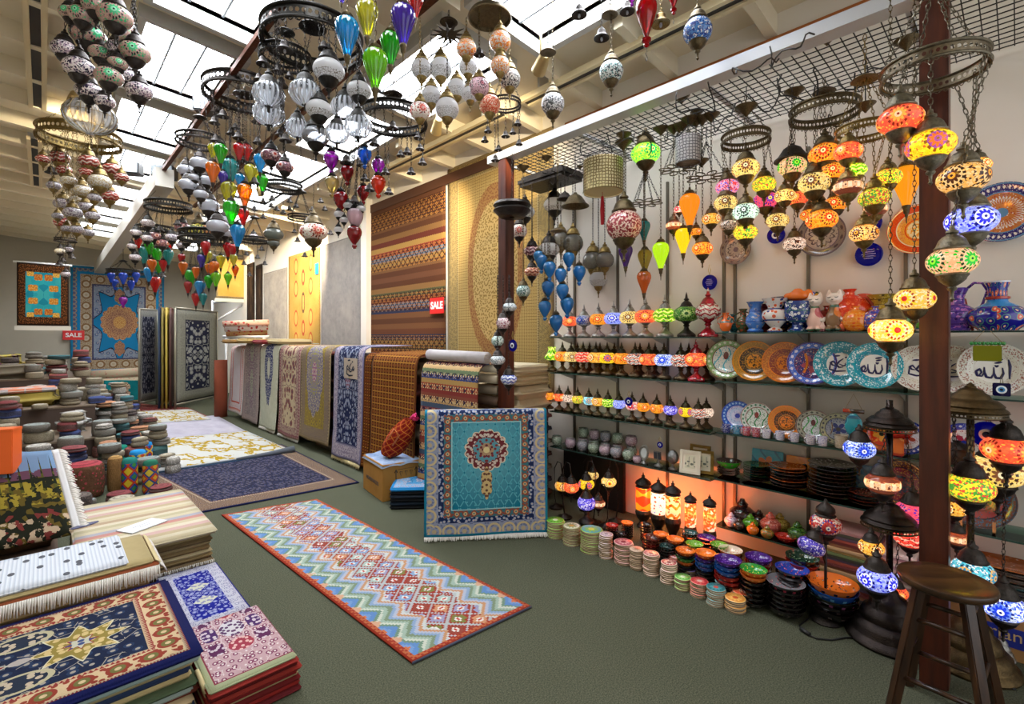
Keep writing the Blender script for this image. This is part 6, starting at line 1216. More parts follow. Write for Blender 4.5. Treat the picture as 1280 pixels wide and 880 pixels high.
# ================================================================ rugs
def rug(W, L, borders, field, meds=(), rough=.9, sc=1.0):
    t = T('woven_rug'); o, u, v, w = t.co('UV'); x = (u - W / 2).ab(); y = (v - L / 2).ab(); ex = x * -1.0 + W / 2; ey = y * -1.0 + L / 2
    e = ex.mn(ey); s = x + (y - x) * ex.lt(ey); mv = t.vec(x, y, 0.0); uv = t.vec(u, v, 0.0)
    k, b, m1, m2, fs = field
    d, rc = t.vor(mv, fs, 'F1', '2D', .8)
    if k == 'floral':
        c = t.mix(d.lt(.36) * rc.gt(.3), b, m1); c = t.mix(d.lt(.17), c, m2); ed, _ = t.vor(mv, fs * 1.0, 'DISTANCE_TO_EDGE', '2D'); c = t.mix(ed.lt(.035) * rc.gt(.5), c, m2)
    elif k == 'lattice':
        q = ((x * fs).tri(.5) + (y * fs * .7).tri(.5)); c = t.mix(q.btw(.44, .56), b, m1); c = t.mix(q.lt(.16) + q.gt(.86), c, m2)
    elif k == 'hex':
        ed, _ = t.vor(uv, fs, 'DISTANCE_TO_EDGE', '2D', 0.0); dd, _ = t.vor(uv, fs, 'F1', '2D', 0.0); c = t.mix(ed.lt(.1), b, m1); c = t.mix(dd.lt(.2), c, m2)
    elif k == 'marble':
        n = t.noise(uv, fs, 4, .55); n2 = t.noise(t.vec(u + 3.1, v * .8, .0), fs * .8, 3); c = t.mix((n - .5).ab().lt(.018) + ((n2 - .5).ab().lt(.02) * n.gt(.5)), b, m1); c = t.mix(n.gt(.66), c, m2)
    elif k == 'fade':
        n = t.noise(uv, fs, 5, .7); n2 = t.noise(uv, 2.0, 3); c = t.mix((n - .35) * 2.4, b, m1); c = t.mix((n2 - .45) * 3.0, c, m2)
    elif k == 'teal':
        g = (((x * 1.0).sq() + ((v - L * .62) * .8).sq()).rt()) * 2.3; c0 = t.mix(g.mn(1.0), m2, b); q = ((x * fs).tri(.5) - ((y * fs * .62).tri(.5))).ab(); c = t.mix(q.lt(.07), c0, m1); q2 = ((x * fs + .5).tri(.5) - ((y * fs * .62 + .0).tri(.5))).ab(); c = t.mix(q2.btw(.4, .5) * g.gt(.35), c, b); c = t.mix(d.lt(.1), c, m1)
    elif k == 'speck':
        c = t.mix(rc.gt(.5), b, m1); c = t.mix(rc.gt(.8), c, m2)
    else: c = t.mix(t.noise(uv, fs, 3).gt(.55), b, m1)
    nb, _ = t.vor(mv, 34.0 * sc, 'F1', '2D'); 
    for (cx, cy, rx, ry, n, amp, rings) in meds:
        if cx == 'o': dx = (u - W / 2) / rx; dy = (v - L / 2 - cy) / ry
        else: dx = (x - cx) / rx; dy = (y - cy) / ry
        r = (dx.sq() + dy.sq()).rt(); pa = dy.at2(dx)
        if n == 1: r = dx.ab() + dy.ab()
        elif n > 0: r = r / ((pa * (n / 2.0)).sin().ab() * amp + 1.0)
        elif n < 0: r = r / (1.0 + amp - (pa * (n / 2.0)).sin().ab() * amp)
        for (rr, c1, c2) in rings:
            cc = t.mix(nb.lt(.34), c1, c2) if c2 else c1
            c = t.mix(r.lt(rr), c, cc)
    c0 = sum(q[0] for q in borders)
    for q in reversed(borders):
        wd, b1, b2, b3, kd = q; lo = c0 - wd; mid = (c0 + lo) / 2
        if kd == 's': cc = b1
        else:
            p = wd * (1.15 if kd == 'r' else 1.3 if kd == 'a' else .8); f = (s * (1 / p)).fr() - .5; r = ((f * p).sq() + (e - mid).sq()).rt()
            if kd == 'r':
                cc = t.mix(nb.lt(.3), b1, b2); cc = t.mix(r.lt(wd * .42), cc, b2); cc = t.mix(r.lt(wd * .27), cc, b3); cc = t.mix(r.lt(wd * .12), cc, b1)
            elif kd == 'z': cc = t.mix((e - lo).lt(f.ab() * wd * 1.8), b1, b2)
            elif kd == 'a': cc = t.mix(nb.lt(.3), b1, '#6e7896'); r = ((f * p).sq() + (e - lo - wd * .25).sq()).rt(); cc = t.mix(r.btw(wd * .44, wd * .62), cc, b2); cc = t.mix(r.lt(wd * .2), cc, b3)
            else: cc = t.mix(nb.lt(.36), b1, b2); cc = t.mix(nb.lt(.17), cc, b3)
        c = t.mix(e.lt(c0), c, cc); c0 = lo
    n = t.noise(uv, 240.0, 2)
    c = t.mul(.55, c, t.mix(n, '#b8b8b8', '#ffffff'))
    return t.out(t.pbr(c, rough, 0, t.bump(n, .35, .004), spec=.12))
def stripes(cols, L, zig=.0, motif=None):
    t = T('striped_weave'); o, u, v, w = t.co('UV'); uv = t.vec(u, v, 0.0)
    vv = v * (1 / L) + ((u * 22.0).tri(.5) * zig if zig else 0.0)
    c = t.ramp(vv.fr(), [(i / len(cols), cc) for i, cc in enumerate(cols)])
    if motif:
        f = (u * 9.0).tri(.5); g = (v * 9.0).tri(.5); q = (f - g).ab(); band = (v * (1 / L) * 4.0).fr().btw(.3, .72)
        c = t.mix(band * q.lt(.1), c, motif[1]); c = t.mix(band * q.btw(.3, .36), c, motif[0])
        dt, _ = t.vor(uv, 26.0, 'F1', '2D', .1); c = t.mix(dt.lt(.22) * band, c, motif[2])
    n = t.noise(uv, 200.0, 2); c = t.mul(.5, c, t.mix(n, '#b0b0b0', '#ffffff')); return t.out(t.pbr(c, .92, 0, t.bump((v * 150.0).tri(.5) + n, .3, .004), spec=.1))
def sheet_me(f, W, L, nu, nv, mat, uvf=None):
    """f(s,t) -> point, s,t in 0..1; UV in metres"""
    bm = bmesh.new(); uvl = bm.loops.layers.uv.new('UVMap'); g = [[bm.verts.new(f(i / nu, j / nv)) for j in range(nv + 1)] for i in range(nu + 1)]
    for i in range(nu):
        for j in range(nv):
            fc = bm.faces.new((g[i][j], g[i+1][j], g[i+1][j+1], g[i][j+1]))
            for lp, (a, b) in zip(fc.loops, ((i, j), (i+1, j), (i+1, j+1), (i, j+1))): lp[uvl].uv = (a / nu * W, b / nv * L)
    return mesh_of(bm, mat)
def sheet(name, f, W, L, nu, nv, mat, th=.008, parent=None, off=-1.0):
    o = ob(name, sheet_me(f, W, L, nu, nv, mat), parent); m = o.modifiers.new('thickness', 'SOLIDIFY'); m.thickness = th; m.offset = off; return o
def quad(c, lift=.009, wav=.0, ph=0.0):
    a, b, d, e = [Vector(q) for q in c]          # p00, p10, p11, p01
    def f(s, t):
        p = (a * (1 - s) + b * s) * (1 - t) + (e * (1 - s) + d * s) * t
        return (p.x, p.y, p.z + lift + wav * (.5 + .5 * math.sin(s * 9 + ph) * math.sin(t * 11 + ph)))
    return f
def flip_to(o, up=True): return o
def fringe(parent, a, b, out, mat, n=60, r=.0025, jag=.3, drop=.0, name='fringe'):
    a, b, out = Vector(a), Vector(b), Vector(out); bm = bmesh.new(); rr = random.Random(5)
    for i in range(n):
        p = a.lerp(b, (i + .5) / n); q = p + out * rr.uniform(1 - jag, 1) + (b - a) * rr.uniform(-.4, .4) / n; tube_bm([p, p.lerp(q, .5) + Vector((0, 0, .004)), q], [r, r, r * .5], 4, bm)
    return ob(name, mesh_of(bm, mat), parent)
FRW = plain('#d8d4cc', .9); FRC = plain('#c8b88a', .9)
# --- on the floor
Z = lambda x, y: P(x, y, z=0)
def kilim_mat(W, L):
    t = T('kilim_weave'); o, u0, v0, w = t.co('UV'); u = u0.snap(.012); v = v0.snap(.012); x = (u - W / 2).ab(); xn = x * (2 / W)
    zz = (v * (1 / .19)).tri(.5) * .46; tt = xn + zz
    c = t.ramp(((tt - .40) * 1.15), [(0, '#b4b9bb'), (.07, '#bcc0bc'), (.13, '#b88a66'), (.2, '#a6acbc'), (.27, '#8199b8'), (.34, '#76886e'), (.42, '#94a898'), (.5, '#bcc0b0'), (.56, '#6a8672'), (.63, '#5c82b4'), (.73, '#7090bc'), (.8, '#be7048'), (.9, '#c48054')])
    a = (u * (1 / .15) + v * (1 / .15)); b = (u * (1 / .15) - v * (1 / .15)) + 40.0
    wn = t.node('ShaderNodeTexWhiteNoise', noise_dimensions='2D'); t.put(wn.inputs['Vector'], t.vec(a.fl(), b.fl(), 0.0)); rnd = E(t, wn.outputs[0])
    ca = (a.fr() - .5).ab(); cb = (b.fr() - .5).ab(); m = ca.mx(cb)
    dc = t.ramp(rnd, [(0, '#7f9abc'), (.28, '#9292b0'), (.5, '#c08a66'), (.64, '#76763f'), (.74, '#a0b4ac'), (.9, '#8c4438')])
    dc = t.mix(m.lt(.14), dc, '#d8d4cc'); dc = t.mix(m.lt(.07), dc, '#b04030'); sr = (v * (1 / .03)).tri(.5) * .16; dc = t.mix(m.gt(sr + .30), dc, '#94382c'); dc = t.mix(m.gt(.435), dc, '#a9aeae')
    c = t.mix((xn + zz * .7).lt(.44), c, dc)
    tr = ((v * (1 / .19) + .5).tri(.5)); c = t.mix(xn.gt(tr * -.55 + 1.08), c, '#c49a7c')
    e = (x * -1.0 + W / 2).mn((v - L / 2).ab() * -1.0 + L / 2); hk = ((v + u) * (1 / .035)).tri(.5)
    c = t.mix(e.lt(.03), c, t.mix(hk.gt(.25), '#98382a', '#b0623e')); c = t.mix(e.lt(.01), c, '#90301f')
    n = t.noise(t.vec(u0, v0, 0.0), 220.0, 2); c = t.mul(.45, c, t.mix(n, '#b4b4b4', '#ffffff')); return t.out(t.pbr(c, .93, 0, t.bump(n, .3, .003), spec=.1))
c = [Z(515, 831), Z(664, 760), Z(396, 625), Z(277, 645)]
W = ((c[1] - c[0]).length + (c[2] - c[3]).length) / 2; L = ((c[3] - c[0]).length + (c[2] - c[1]).length) / 2
t = thing('kilim_runner', 'long pastel zigzag kilim runner with red edges lying on the green carpet', 'rug', (0, 0, 0)); sheet('woven_panel', quad(c, .010, .004), W, L, 30, 90, kilim_mat(W, L), .007, t)
ob('end_binding', mesh_of(tube_bm([c[0] + Vector((0, 0, .007)), c[0].lerp(c[1], .5) + Vector((0, 0, .008)), c[1] + Vector((0, 0, .007))], .006, 8), plain('#3c4252', .9)), t)
c = [Z(250, 642), Z(449, 604), Z(352, 556), Z(150, 590)]; W = 1.7; L = 1.75
nv_, cr_, rdk, bge = '#1c2550', '#d8c8a8', '#8a2a26', '#a08868'
tag(sheet('persian_rug', quad(c, .011, .002), W, L, 20, 20, rug(W, L, [(.02, '#1a2048', 0, 0, 's'), (.16, '#7a6450', '#4a3a40', '#b8a080', 'v'), (.03, '#5a3a34', '#b0a088', 0, 'z')], ('floral', '#1f2238', '#5f585e', '#39406a', 26)), .009), 'dark blue Persian rug with brown floral border lying beyond the kilim runner', 'rug')
mb = lambda W, L: rug(W, L, [(.01, '#c8ccd0', 0, 0, 's')], ('marble', '#c4c5c0', '#a88c1c', '#cfd1d2', 1.9))
c = [Z(196, 592), Z(364, 566), Z(308, 541), Z(150, 556)]
t = thing('marbled_rug', 'white rug with gold marble veins, nearest of the pale rugs on the floor', 'rug', (0, 0, 0)); sheet('pile', quad(c, .03, .004), 2.0, 1.6, 16, 16, mb(2.0, 1.6), .012, t)
a, b = c[0], c[1]; ob('rolled_edge', mesh_of(tube_bm([a.lerp(b, .55) + Vector((0, -.02, .028)), a.lerp(b, .8) + Vector((0, -.02, .034)), b + Vector((.03, -.01, .045))], [.018, .028, .045], 12), plain('#5a6068', .9)), t)
ob('blue_underside', mesh_of(tube_bm([a + Vector((0, -.03, .012)), b + Vector((0, -.03, .012))], .012, 6), plain('#20405a', .9)), t)
tag(sheet('pale_rug', quad([Z(150, 563), Z(316, 545), Z(270, 520), Z(140, 534)], .018, .002), 2.4, 2.0, 12, 12, rug(2.4, 2.0, [(.01, '#c8c4cc', 0, 0, 's')], ('fade', '#b4b1bc', '#c2bec8', '#a6a2b0', 6)), .008), 'plain pale lilac rug between the two gold-veined rugs on the floor', 'rug')
tag(sheet('marbled_rug', quad([Z(146, 534), Z(264, 526), Z(238, 513), Z(146, 517)], .03, .002), 2.4, 1.4, 12, 12, mb(2.4, 1.4), .008), 'white rug with gold marble veins, the one further away by the swinging panels', 'rug')
tag(sheet('red_rug', quad([Z(122, 520), Z(330, 552), Z(236, 510), Z(120, 500)], .006, .001), 3, 3, 10, 10, rug(3, 3, [(.3, '#7a2f2a', '#a8705a', '#3a2a3a', 'v')], ('floral', '#6e2a28', '#93584a', '#3c2a38', 9)), .005), 'dark red patterned rug showing round the edges of the pale floor rugs', 'rug')
# --- draped rugs along the aisle
XD = 2.60
def drape(label, y0, y1, ztop, mat, W, L, bottom=.05, xf=XD, wav=.025, back=.62, fr=None, nlow=1.0, ph=0.0, name='draped_rug', taper=0.0):
    path = [(xf - .03, bottom), (xf - .01, bottom + .3), (xf, ztop - .10), (xf + .02, ztop - .03), (xf + .07, ztop), (xf + back, ztop + .01)]
    seg = [0]
    for (a, b), (c_, d) in zip(path, path[1:]): seg.append(seg[-1] + math.hypot(c_ - a, d - b))
    def f(s, t):
        q = t * seg[-1]; i = max(k for k in range(len(path) - 1) if seg[k] <= q + 1e-9); k = (q - seg[i]) / (seg[i+1] - seg[i]); x = path[i][0] + (path[i+1][0] - path[i][0]) * k; z = path[i][1] + (path[i+1][1] - path[i][1]) * k
        y = y1 + (y0 - y1) * (1 - s); lo = max(0, 1 - z / ztop)
        return (x - wav * lo * (1 + math.sin(s * 7 + ph)) * .6, y + taper * lo * (s - .5), z + .008)
    t = thing(name, label, 'rug', (0, 0, 0)); sheet('pile', f, W, L, 24, 60, mat, .009, t, 1.0)
    if fr: a, b = Vector(f(0, 0)), Vector(f(1, 0)); fringe(t, a, b, (-.02, 0, -min(.05, bottom - .008)), fr, 70, .004)
    return t
ys = [(10.5, 9.62), (9.58, 8.75), (8.72, 7.85), (7.80, 6.98), (6.94, 5.98), (5.86, 5.10)]
drape('white rug with thin red borders, last draped rug down the aisle', *ys[0], 1.33, rug(.9, 1.9, [(.04, '#d8d0cc', 0, 0, 's'), (.05, '#c86a5a', '#e0c8c0', 0, 'z'), (.1, '#d8d0d0', '#c8b0b0', '#d8d0d0', 'v'), (.03, '#c4604e', 0, 0, 's')], ('fade', '#d4cfd2', '#c8c2c6', '#dcd8da', 8)), .9, 1.9, .1, ph=1)
drape('greyish mauve floral rug draped beside the white red-bordered rug', *ys[1], 1.40, rug(.85, 1.9, [(.1, '#9a8a86', '#b0a49a', '#6a5a60', 'v')], ('floral', '#8d8480', '#a89c94', '#70606a', 12), [(0, .3, .18, .42, 8, .15, [(1, '#7a6470', '#a8a098'), (.5, '#a0a890', '#70606a')])]), .85, 1.9, .05, ph=2)
drape('pale green rug with a long navy oval medallion draped over the rail', *ys[2], 1.38, rug(.88, 1.75, [(.06, '#c8cbb8', '#b4b8a0', '#c8cbb8', 'v')], ('fade', '#c4c8b4', '#b4b9a2', '#cfd2c2', 14), [(0, -.12, .21, .62, 12, .1, [(1, '#262f66', '#aab0b4'), (.42, '#b8bca8', '#b8bca8'), (.36, '#c4c8b8', None)])]), .88, 1.75, .05, fr=FRW, ph=3, taper=.15)
drape('cream and maroon rug with a pale fold draped across its top', *ys[3], 1.36, rug(.85, 1.8, [(.05, '#8a5460', '#b89a90', 0, 'z'), (.1, '#8c6a6a', '#c8b8a0', '#5a3a48', 'v')], ('floral', '#c2b193', '#8a5a54', '#6a4a54', 9)), .85, 1.8, .05, fr=FRW, ph=4)
drape('olive and gold rug with a lilac medallion and white bottom hem', *ys[4], 1.37, rug(.98, 1.8, [(.05, '#80705a', '#a89470', 0, 'z'), (.13, '#8c7a62', '#6a5a68', '#b0a060', 'v')], ('floral', '#93803e', '#a5923c', '#7a6a4a', 12), [(0, -.05, .25, .58, 10, .12, [(1, '#7a7488', '#b4a890'), (.6, '#8a8494', '#a09a50'), (.3, '#a06a8a', '#c8b8a8')])]), .98, 1.8, .13, ph=5)
rn = drape('navy floral rug with lilac borders and a script panel, draped mid aisle', *ys[5], 1.38, rug(.95, 1.8, [(.03, '#8a86a8', 0, 0, 's'), (.12, '#b4aab4', '#7a7490', '#a08a94', 'v'), (.03, '#2a3158', '#9a94a8', 0, 'z')], ('floral', '#222a50', '#7e88a4', '#a2a8b4', 15), [(0, -.2, .10, .32, 0, 0, [(1, '#9a9cb4', '#8a4a5a'), (.6, '#a88a90', '#9a3a3a')])]), .95, 1.8, .06, fr=FRC, ph=6)
fc = ob('script_panel', boxm(-.004, -.17, -.12, .0, .17, .12, plain('#b3a594', .9)), rn, (XD - .018, 5.4, 1.14)); me = callig_bm('muh'); ob('script', mesh_of(me, plain('#1c2036', .9)), fc, (-.006, 0, 0), (0, -PI/2, 0), .26)
RL = rug(1.0, 1.8, [(.03, '#6a3a1a', 0, 0, 's')], ('hex', '#5a2c12', '#a8742a', '#8a4a1e', 16)); 
drape('rust brown rug with a gold honeycomb lattice hanging behind the red bag', 4.9, 4.02, 1.32, RL, 1.0, 1.8, .05, ph=7)
for i in range(3): drape('thin fold of the rust lattice rugs showing at the pile side', 4.975 + .05 * i, 4.935 + .05 * i, 1.31, RL, .06, 1.8, .06, ph=8)['group'] = 'rust lattice rug folds'
kst = stripes(['#8a3a34', '#a8503a', '#b8945a', '#3a4a80', '#6a7a5a', '#c8a878', '#7a3a44', '#4a5a70', '#c09a6a', '#8a4a3a'], .5, .02, ('#d8b890', '#3a2a40', '#e0c890'))
drape('striped red and blue kilim draped over a pile behind the turquoise rug', 3.9, 3.08, 1.26, kst, .9, 1.6, .1, ph=2, xf=2.58, back=.3)
bt = [P(610, 447, X=2.66), P(532, 444, X=2.66)]
@memo
def roll_mat(a, b, c_):
    t = T('rolled_weave'); o, x, y, z = t.co(); d, rc = t.vor(o, 14); c = t.mix(d.lt(.34), a, b); c = t.mix(rc.gt(.75) * d.lt(.3), c, c_); return t.out(t.pbr(c, .9, spec=.1))
def roll(label, a, b, r, mat, name='rug_roll', end='#b8a88a'):
    a, b = Vector(a), Vector(b); t = thing(name, label, 'rug', (0, 0, 0)); ob('rolled_pile', mesh_of(tube_bm([a, a.lerp(b, .5), b], r, 24), mat), t)
    ax = (b - a).normalized(); sd = ax.cross(Vector((0, 0, 1))).normalized(); up = sd.cross(ax)
    for q, s in ((a, -1), (b, 1)):
        pts = [q + ax * (.003 * s) + (sd * math.cos(k * .5) + up * math.sin(k * .5)) * r * (.12 + .82 * k / 40) for k in range(41)]; ob('spiral_end', mesh_of(tube_bm(pts, r * .045, 4), plain(end, .9)), t)
    return t
roll('rolled white rug lying on top of the striped draped kilim', (2.66, 3.06, 1.33), (2.66, 3.9, 1.34), .05, paint('#b9b4b4', '#a8a2a4', 9))
for i in range(4): roll(('cream rolled rug end sticking out beside the post, topmost', 'cream rolled rug second in the column beside the post', 'grey-brown rolled rug third in the column beside the post', 'dark rolled rug lowest in the column beside the post')[i], (2.78, 3.05, 1.24 - .095 * i), (2.78, 3.85, 1.24 - .095 * i), .04, paint(('#c8bca4', '#b8aa90', '#7a6c58', '#5a4638')[i], None, 9), end=('#d8ccb0', '#c8b890', '#8a7a60', '#7a5a40')[i])
# folded rugs inside the draped row
fcols = ['#5a3a30', '#3a3038', '#6a5a48', '#4a3028', '#7a6a58', '#2e2a34', '#6a3a34', '#8a7a64']
def slab(name, x0, x1, y0, y1, z0, z1, mat, rz=.0, fold='y'):
    """a folded rug: soft rounded slab"""
    w, l, h = (x1 - x0) / 2, (y1 - y0) / 2, z1 - z0
    bm = box_bm(-w, -l, 0, w, l, h); bmesh.ops.subdivide_edges(bm, edges=[e for e in bm.edges if abs(e.verts[0].co.z - e.verts[1].co.z) < 1e-6], cuts=6, use_grid_fill=True)
    for v in bm.verts: v.co.z += .06 * h * math.sin((v.co.x + x0 + x1) * 4) + .06 * h * math.sin((v.co.y + y0 + y1) * 5)
    bmesh.ops.bevel(bm, geom=[e for e in bm.edges if e.is_manifold and e.calc_face_angle(0) > .8], offset=h * .42, segments=3, affect='EDGES')
    uvl = bm.loops.layers.uv.new('UVMap')
    for f in bm.faces:
        for lp in f.loops: lp[uvl].uv = (lp.vert.co.x + w, lp.vert.co.y + l)
    return ob(name, mesh_of(bm, mat), None, ((x0 + x1) / 2, (y0 + y1) / 2, z0), (0, 0, rz))
for i, (y1, y0) in enumerate(ys + [(4.86, 4.06), (3.86, 3.12)]):
    for k in range(6 if i < 7 else 4):
        h = 1.27 / 6 if i < 7 else .19; tag(slab('folded_rug', XD + .06, 3.5 if i < 7 else 2.94, y0 + .02 + RND.uniform(-.015, .015), y1 - .02 + RND.uniform(-.015, .015), h * k, h * (k + .97), paint(fcols[(i * 3 + k) % 8], None, 20)), 'folded rug inside the long pile that the draped rugs cover', 'rug', 'folded rugs under the draped row')
for i in range(9):
    z = .0 + .118 * i; tag(slab('folded_rug', 2.97, 3.45, 3.0, 3.75, z, z + .112, paint(fcols[i % 8] if i < 7 else '#b8a684', None, 20)), 'folded rug in the pile between the far post and the lamp shelves' if i < 8 else 'cream folded rug topping the pile behind the far post', 'rug', 'rug pile behind the far post' if i < 8 else None)
for i in range(5): tag(slab('folded_blanket', 2.98, 3.4, 3.02, 3.6, 1.075 + .036 * i, 1.11 + .036 * i, paint(('#b39f78', '#c4b48e', '#a8946c', '#c8ba98', '#d0c4a4')[i], None, 20)), 'cream folded blanket in the small pile behind the far post' if i < 4 else 'palest folded blanket on top of the small cream pile by the post', 'blanket', 'cream blankets by the far post' if i < 4 else None)
# --- turquoise rug over a rack, rug pile, box, bag
a, b = P(531, 672, z=0), P(683, 666, z=0); dv = (b - a).normalized(); nrm = Vector((dv.y, -dv.x, 0)); nrm = nrm if nrm.y < 0 else -nrm; Wt = (b - a).length; Ht = 1.0; zt = z1(514, depth((a + b) / 2))
Lp = zt + .03
def fT(s, t):
    p = a + dv * Wt * s; z = .03 + (zt - .03) * min(1, t * 1.12); back = max(0, t - .893) * 2.2
    p = p + nrm * (.06 * (1 - min(1, t * 1.12)) - back + .012 * math.sin(s * 6) * (1 - t)); return (p.x, p.y, z - max(0, t - .93) * 1.2)
gold, ivory = '#c9b078', '#e0d4b0'
TQ = rug(Wt, Lp * 1.12, [(.018, '#1a7f9e', 0, 0, 's'), (.085, '#8e96aa', '#c8b68a', '#b4a684', 'a'), (.04, '#1d2a50', '#8a98b8', '#c8b890', 'v'), (.055, '#3a7078', '#8a4a3a', '#c8a878', 'r'), (.008, '#9ac8c8', 0, 0, 's')], ('teal', '#177088', '#58a8b4', '#6aaeb8', 15.0), [('o', .12, .15, .15, 16, .12, [(1, '#d8ccb0', None), (.95, '#6a2c30', '#c8b8a8'), (.62, '#5a94a0', '#7a3438'), (.34, '#a88a6a', '#6a3038'), (.15, '#d8c890', None)]), ('o', -.14, .035, .1, 6, .3, [(1, '#c8b078', '#6a4a3a')])])
t = thing('turquoise_rug', 'turquoise medallion rug hung upright on a low rack, white fringe on the floor', 'rug', (0, 0, 0)); o = sheet('pile', fT, Wt, Lp * 1.12, 24, 40, TQ, .009, t, 1.0)
fringe(t, Vector(fT(0, 0)) + Vector((0, 0, .0)), Vector(fT(1, 0)), nrm * .05 + Vector((0, 0, -.022)), FRW, 120, .004)
mid = (a + b) / 2 - nrm * .06; t = thing('rug_rack', 'low metal rack that the turquoise medallion rug hangs over', 'rack', (0, 0, 0)); bm = tube_bm([a - nrm * .05 + Vector((0, 0, zt - .03)), b - nrm * .05 + Vector((0, 0, zt - .03))], .014, 10); ob('rail', mesh_of(bm, IRON), t)
for q in (a + dv * .08, b - dv * .08):
    for s in (-.02, -.34): ob('leg', mesh_of(tube_bm([q - nrm * .05 + Vector((0, 0, zt - .04)), q + nrm * s], .011, 8), IRON), t)
br = rug(.7, .95, [(.03, '#2a8ac8', 0, 0, 's'), (.1, '#7aa8cc', '#b8b0b8', '#3a6a98', 'v')], ('floral', '#4a90c0', '#a8a4b4', '#2a6a98', 12))
pa, pb = P(487, 630, z=0), P(530, 655, z=0)
bx, by = (pa + pb) / 2, (pb - pa).normalized()
for i in range(6):
    h = .031; o = slab('prayer_rug', -.55, .0, -.05, .62, h * i, h * (i + .96), br if i == 5 else paint(('#14181c', '#1c2a3a', '#101418', '#2a3440', '#15191f')[i], None, 20)); o.location = (pa.x + .34, pa.y - .05, h * i); o.rotation_euler = (0, 0, math.atan2(dv.y, dv.x))
    tag(o, 'bright blue floral rug topping the low pile beside the cardboard box' if i == 5 else 'dark folded rug in the low pile beside the cardboard box', 'rug', None if i == 5 else 'dark rugs under the blue floral one')
c0, c1, c2 = P(478, 628, z=0), P(449, 611, z=0), P(527, 618, z=0); ex_ = (c2 - c0).normalized(); hb = z1(582, depth(c0)); wx = .40; wy = (c1 - c0).length
t = thing('cardboard_box', 'brown cardboard box wrapped in clear plastic on top, under the red bag', 'box', c0, math.atan2(ex_.y, ex_.x)); ey_ = 1 if ex_.cross(c1 - c0).z > 0 else -1
CB = paint('#a87a3a', '#9a6c30', 5); ob('carton', boxm(0, 0 if ey_ > 0 else -wy, 0, wx, wy if ey_ > 0 else 0, hb, CB, .004), t)
def ftop(s, q): return (-.012 + (wx + .024) * s, ey_ * (-.012 + (wy + .024) * q), hb + .004 + .018 * abs(math.sin(s * 7 + q * 5)) * math.sin(s * PI) - (.03 if s in (0, 1) or q in (0, 1) else 0))
o = sheet('plastic_wrap', ftop, wx, wy, 14, 14, rug(wx, wy, [(.004, '#c8d4e0', 0, 0, 's')], ('fade', '#7f9cc4', '#c8d6e8', '#5a7aa8', 9), (), .25), .003, t)
lettering(t, 'HOMEMAKERS', .052, (-.0015, ey_ * wy * .5, hb * .42), (PI/2, 0, -PI/2), plain('#4a4a52', .7)); fy = -.0015 if ey_ > 0 else .0015
bm = bmesh.new()
for x in (.13, .33): tube_bm([(x, fy, hb * .55), (x, fy, hb * .82)], .004, 4, bm); tube_bm([(x - .014, fy, hb * .74), (x, fy, hb * .83), (x + .014, fy, hb * .74)], .004, 4, bm)
tube_bm([(.15, fy, hb * .55), (.31, fy, hb * .55)], .0015, 4, bm); tube_bm([(.15, fy, hb * .82), (.31, fy, hb * .82)], .0015, 4, bm)
for x in (.18, .23, .28): tube_bm([(x - .012, fy, hb * .75), (x, fy, hb * .62), (x + .012, fy, hb * .75), (x - .012, fy, hb * .75)], .003, 4, bm)
ob('handling_marks', mesh_of(bm, plain('#2a2018', .7)), t)
bc = P(497, 545, d=depth(c0) + .22); t = thing('kilim_bag', 'red patterned cloth bag with a looped handle and pink bow standing on the cardboard box', 'bag', (bc.x, bc.y, hb + .012), -YAW - .1)
bgm = rug(.6, .6, [(.01, '#7a1c14', 0, 0, 's')], ('lattice', '#8e2418', '#c8742a', '#6a1810', 14))
def fbag(s, q):
    a_ = 2 * PI * s; r = .5 + .5 * math.sin(PI * min(1, q * 1.05)) ** .6 if q > .02 else .4
    x = .15 * math.cos(a_) * r * (1 - .3 * q); y = .08 * math.sin(a_) * r; z = .01 + .40 * q
    return (x + z * .45 - .07, y + .012 * math.sin(a_ * 5 + q * 9), z * .92 + abs(x) * .2)
sheet('bag_body', fbag, .6, .6, 40, 26, bgm, .004, t); ob('handle', mesh_of(tube_bm([(-.02, -.085, .14), (.05, -.1, .24), (.0, -.1, .30), (-.06, -.1, .2)], .008, 8), plain('#b8683a', .8)), t)
bm = bmesh.new()
for s in (-1, 1): tube_bm([(.13, 0, .38), (.17, .03 * s, .42), (.2, .04 * s, .38), (.13, 0, .38)], .016, 6, bm)
ob('pink_bow', mesh_of(bm, plain('#d8246a', .6)), t)
# --- wall hangings
def hang(name, label, pl, pr, ztop, zbot, mat, W, L, X=XW - .012, wav=.004):
    a, b = P(pl, 422, X=X), P(pr, 422, X=X)
    def f(s, t): p = a.lerp(b, s); return (X - .006 - wav * math.sin(s * 11) * (1 - t), p.y, zbot + (ztop - zbot) * t)
    return tag(sheet(name, f, W, L, 20, 40, mat, .008), label, 'rug')
KW = stripes(['#543025', '#81673c', '#5f2922', '#423e2f', '#705a39', '#2a3349', '#613b28', '#6e4a30', '#573726', '#6e4a30', '#2c3048', '#52647a', '#622822', '#4b4f37', '#805f39', '#543322', '#63402c', '#543322', '#6e4d30', '#886c3f', '#4f677e', '#82342a', '#9b7a42', '#5f2f24', '#7b5a35', '#543422', '#68472c', '#4a2d20', '#614029', '#4a2d20', '#5c3b29', '#3f251b'], 2.4, .006, ('#a8803e', '#3a2018', '#a06a30'))
kw = hang('hanging_kilim', 'tall striped brown and orange kilim hanging on the wall with a red SALE card', 462, 557, 3.5, 1.1, KW, 1.9, 2.4)
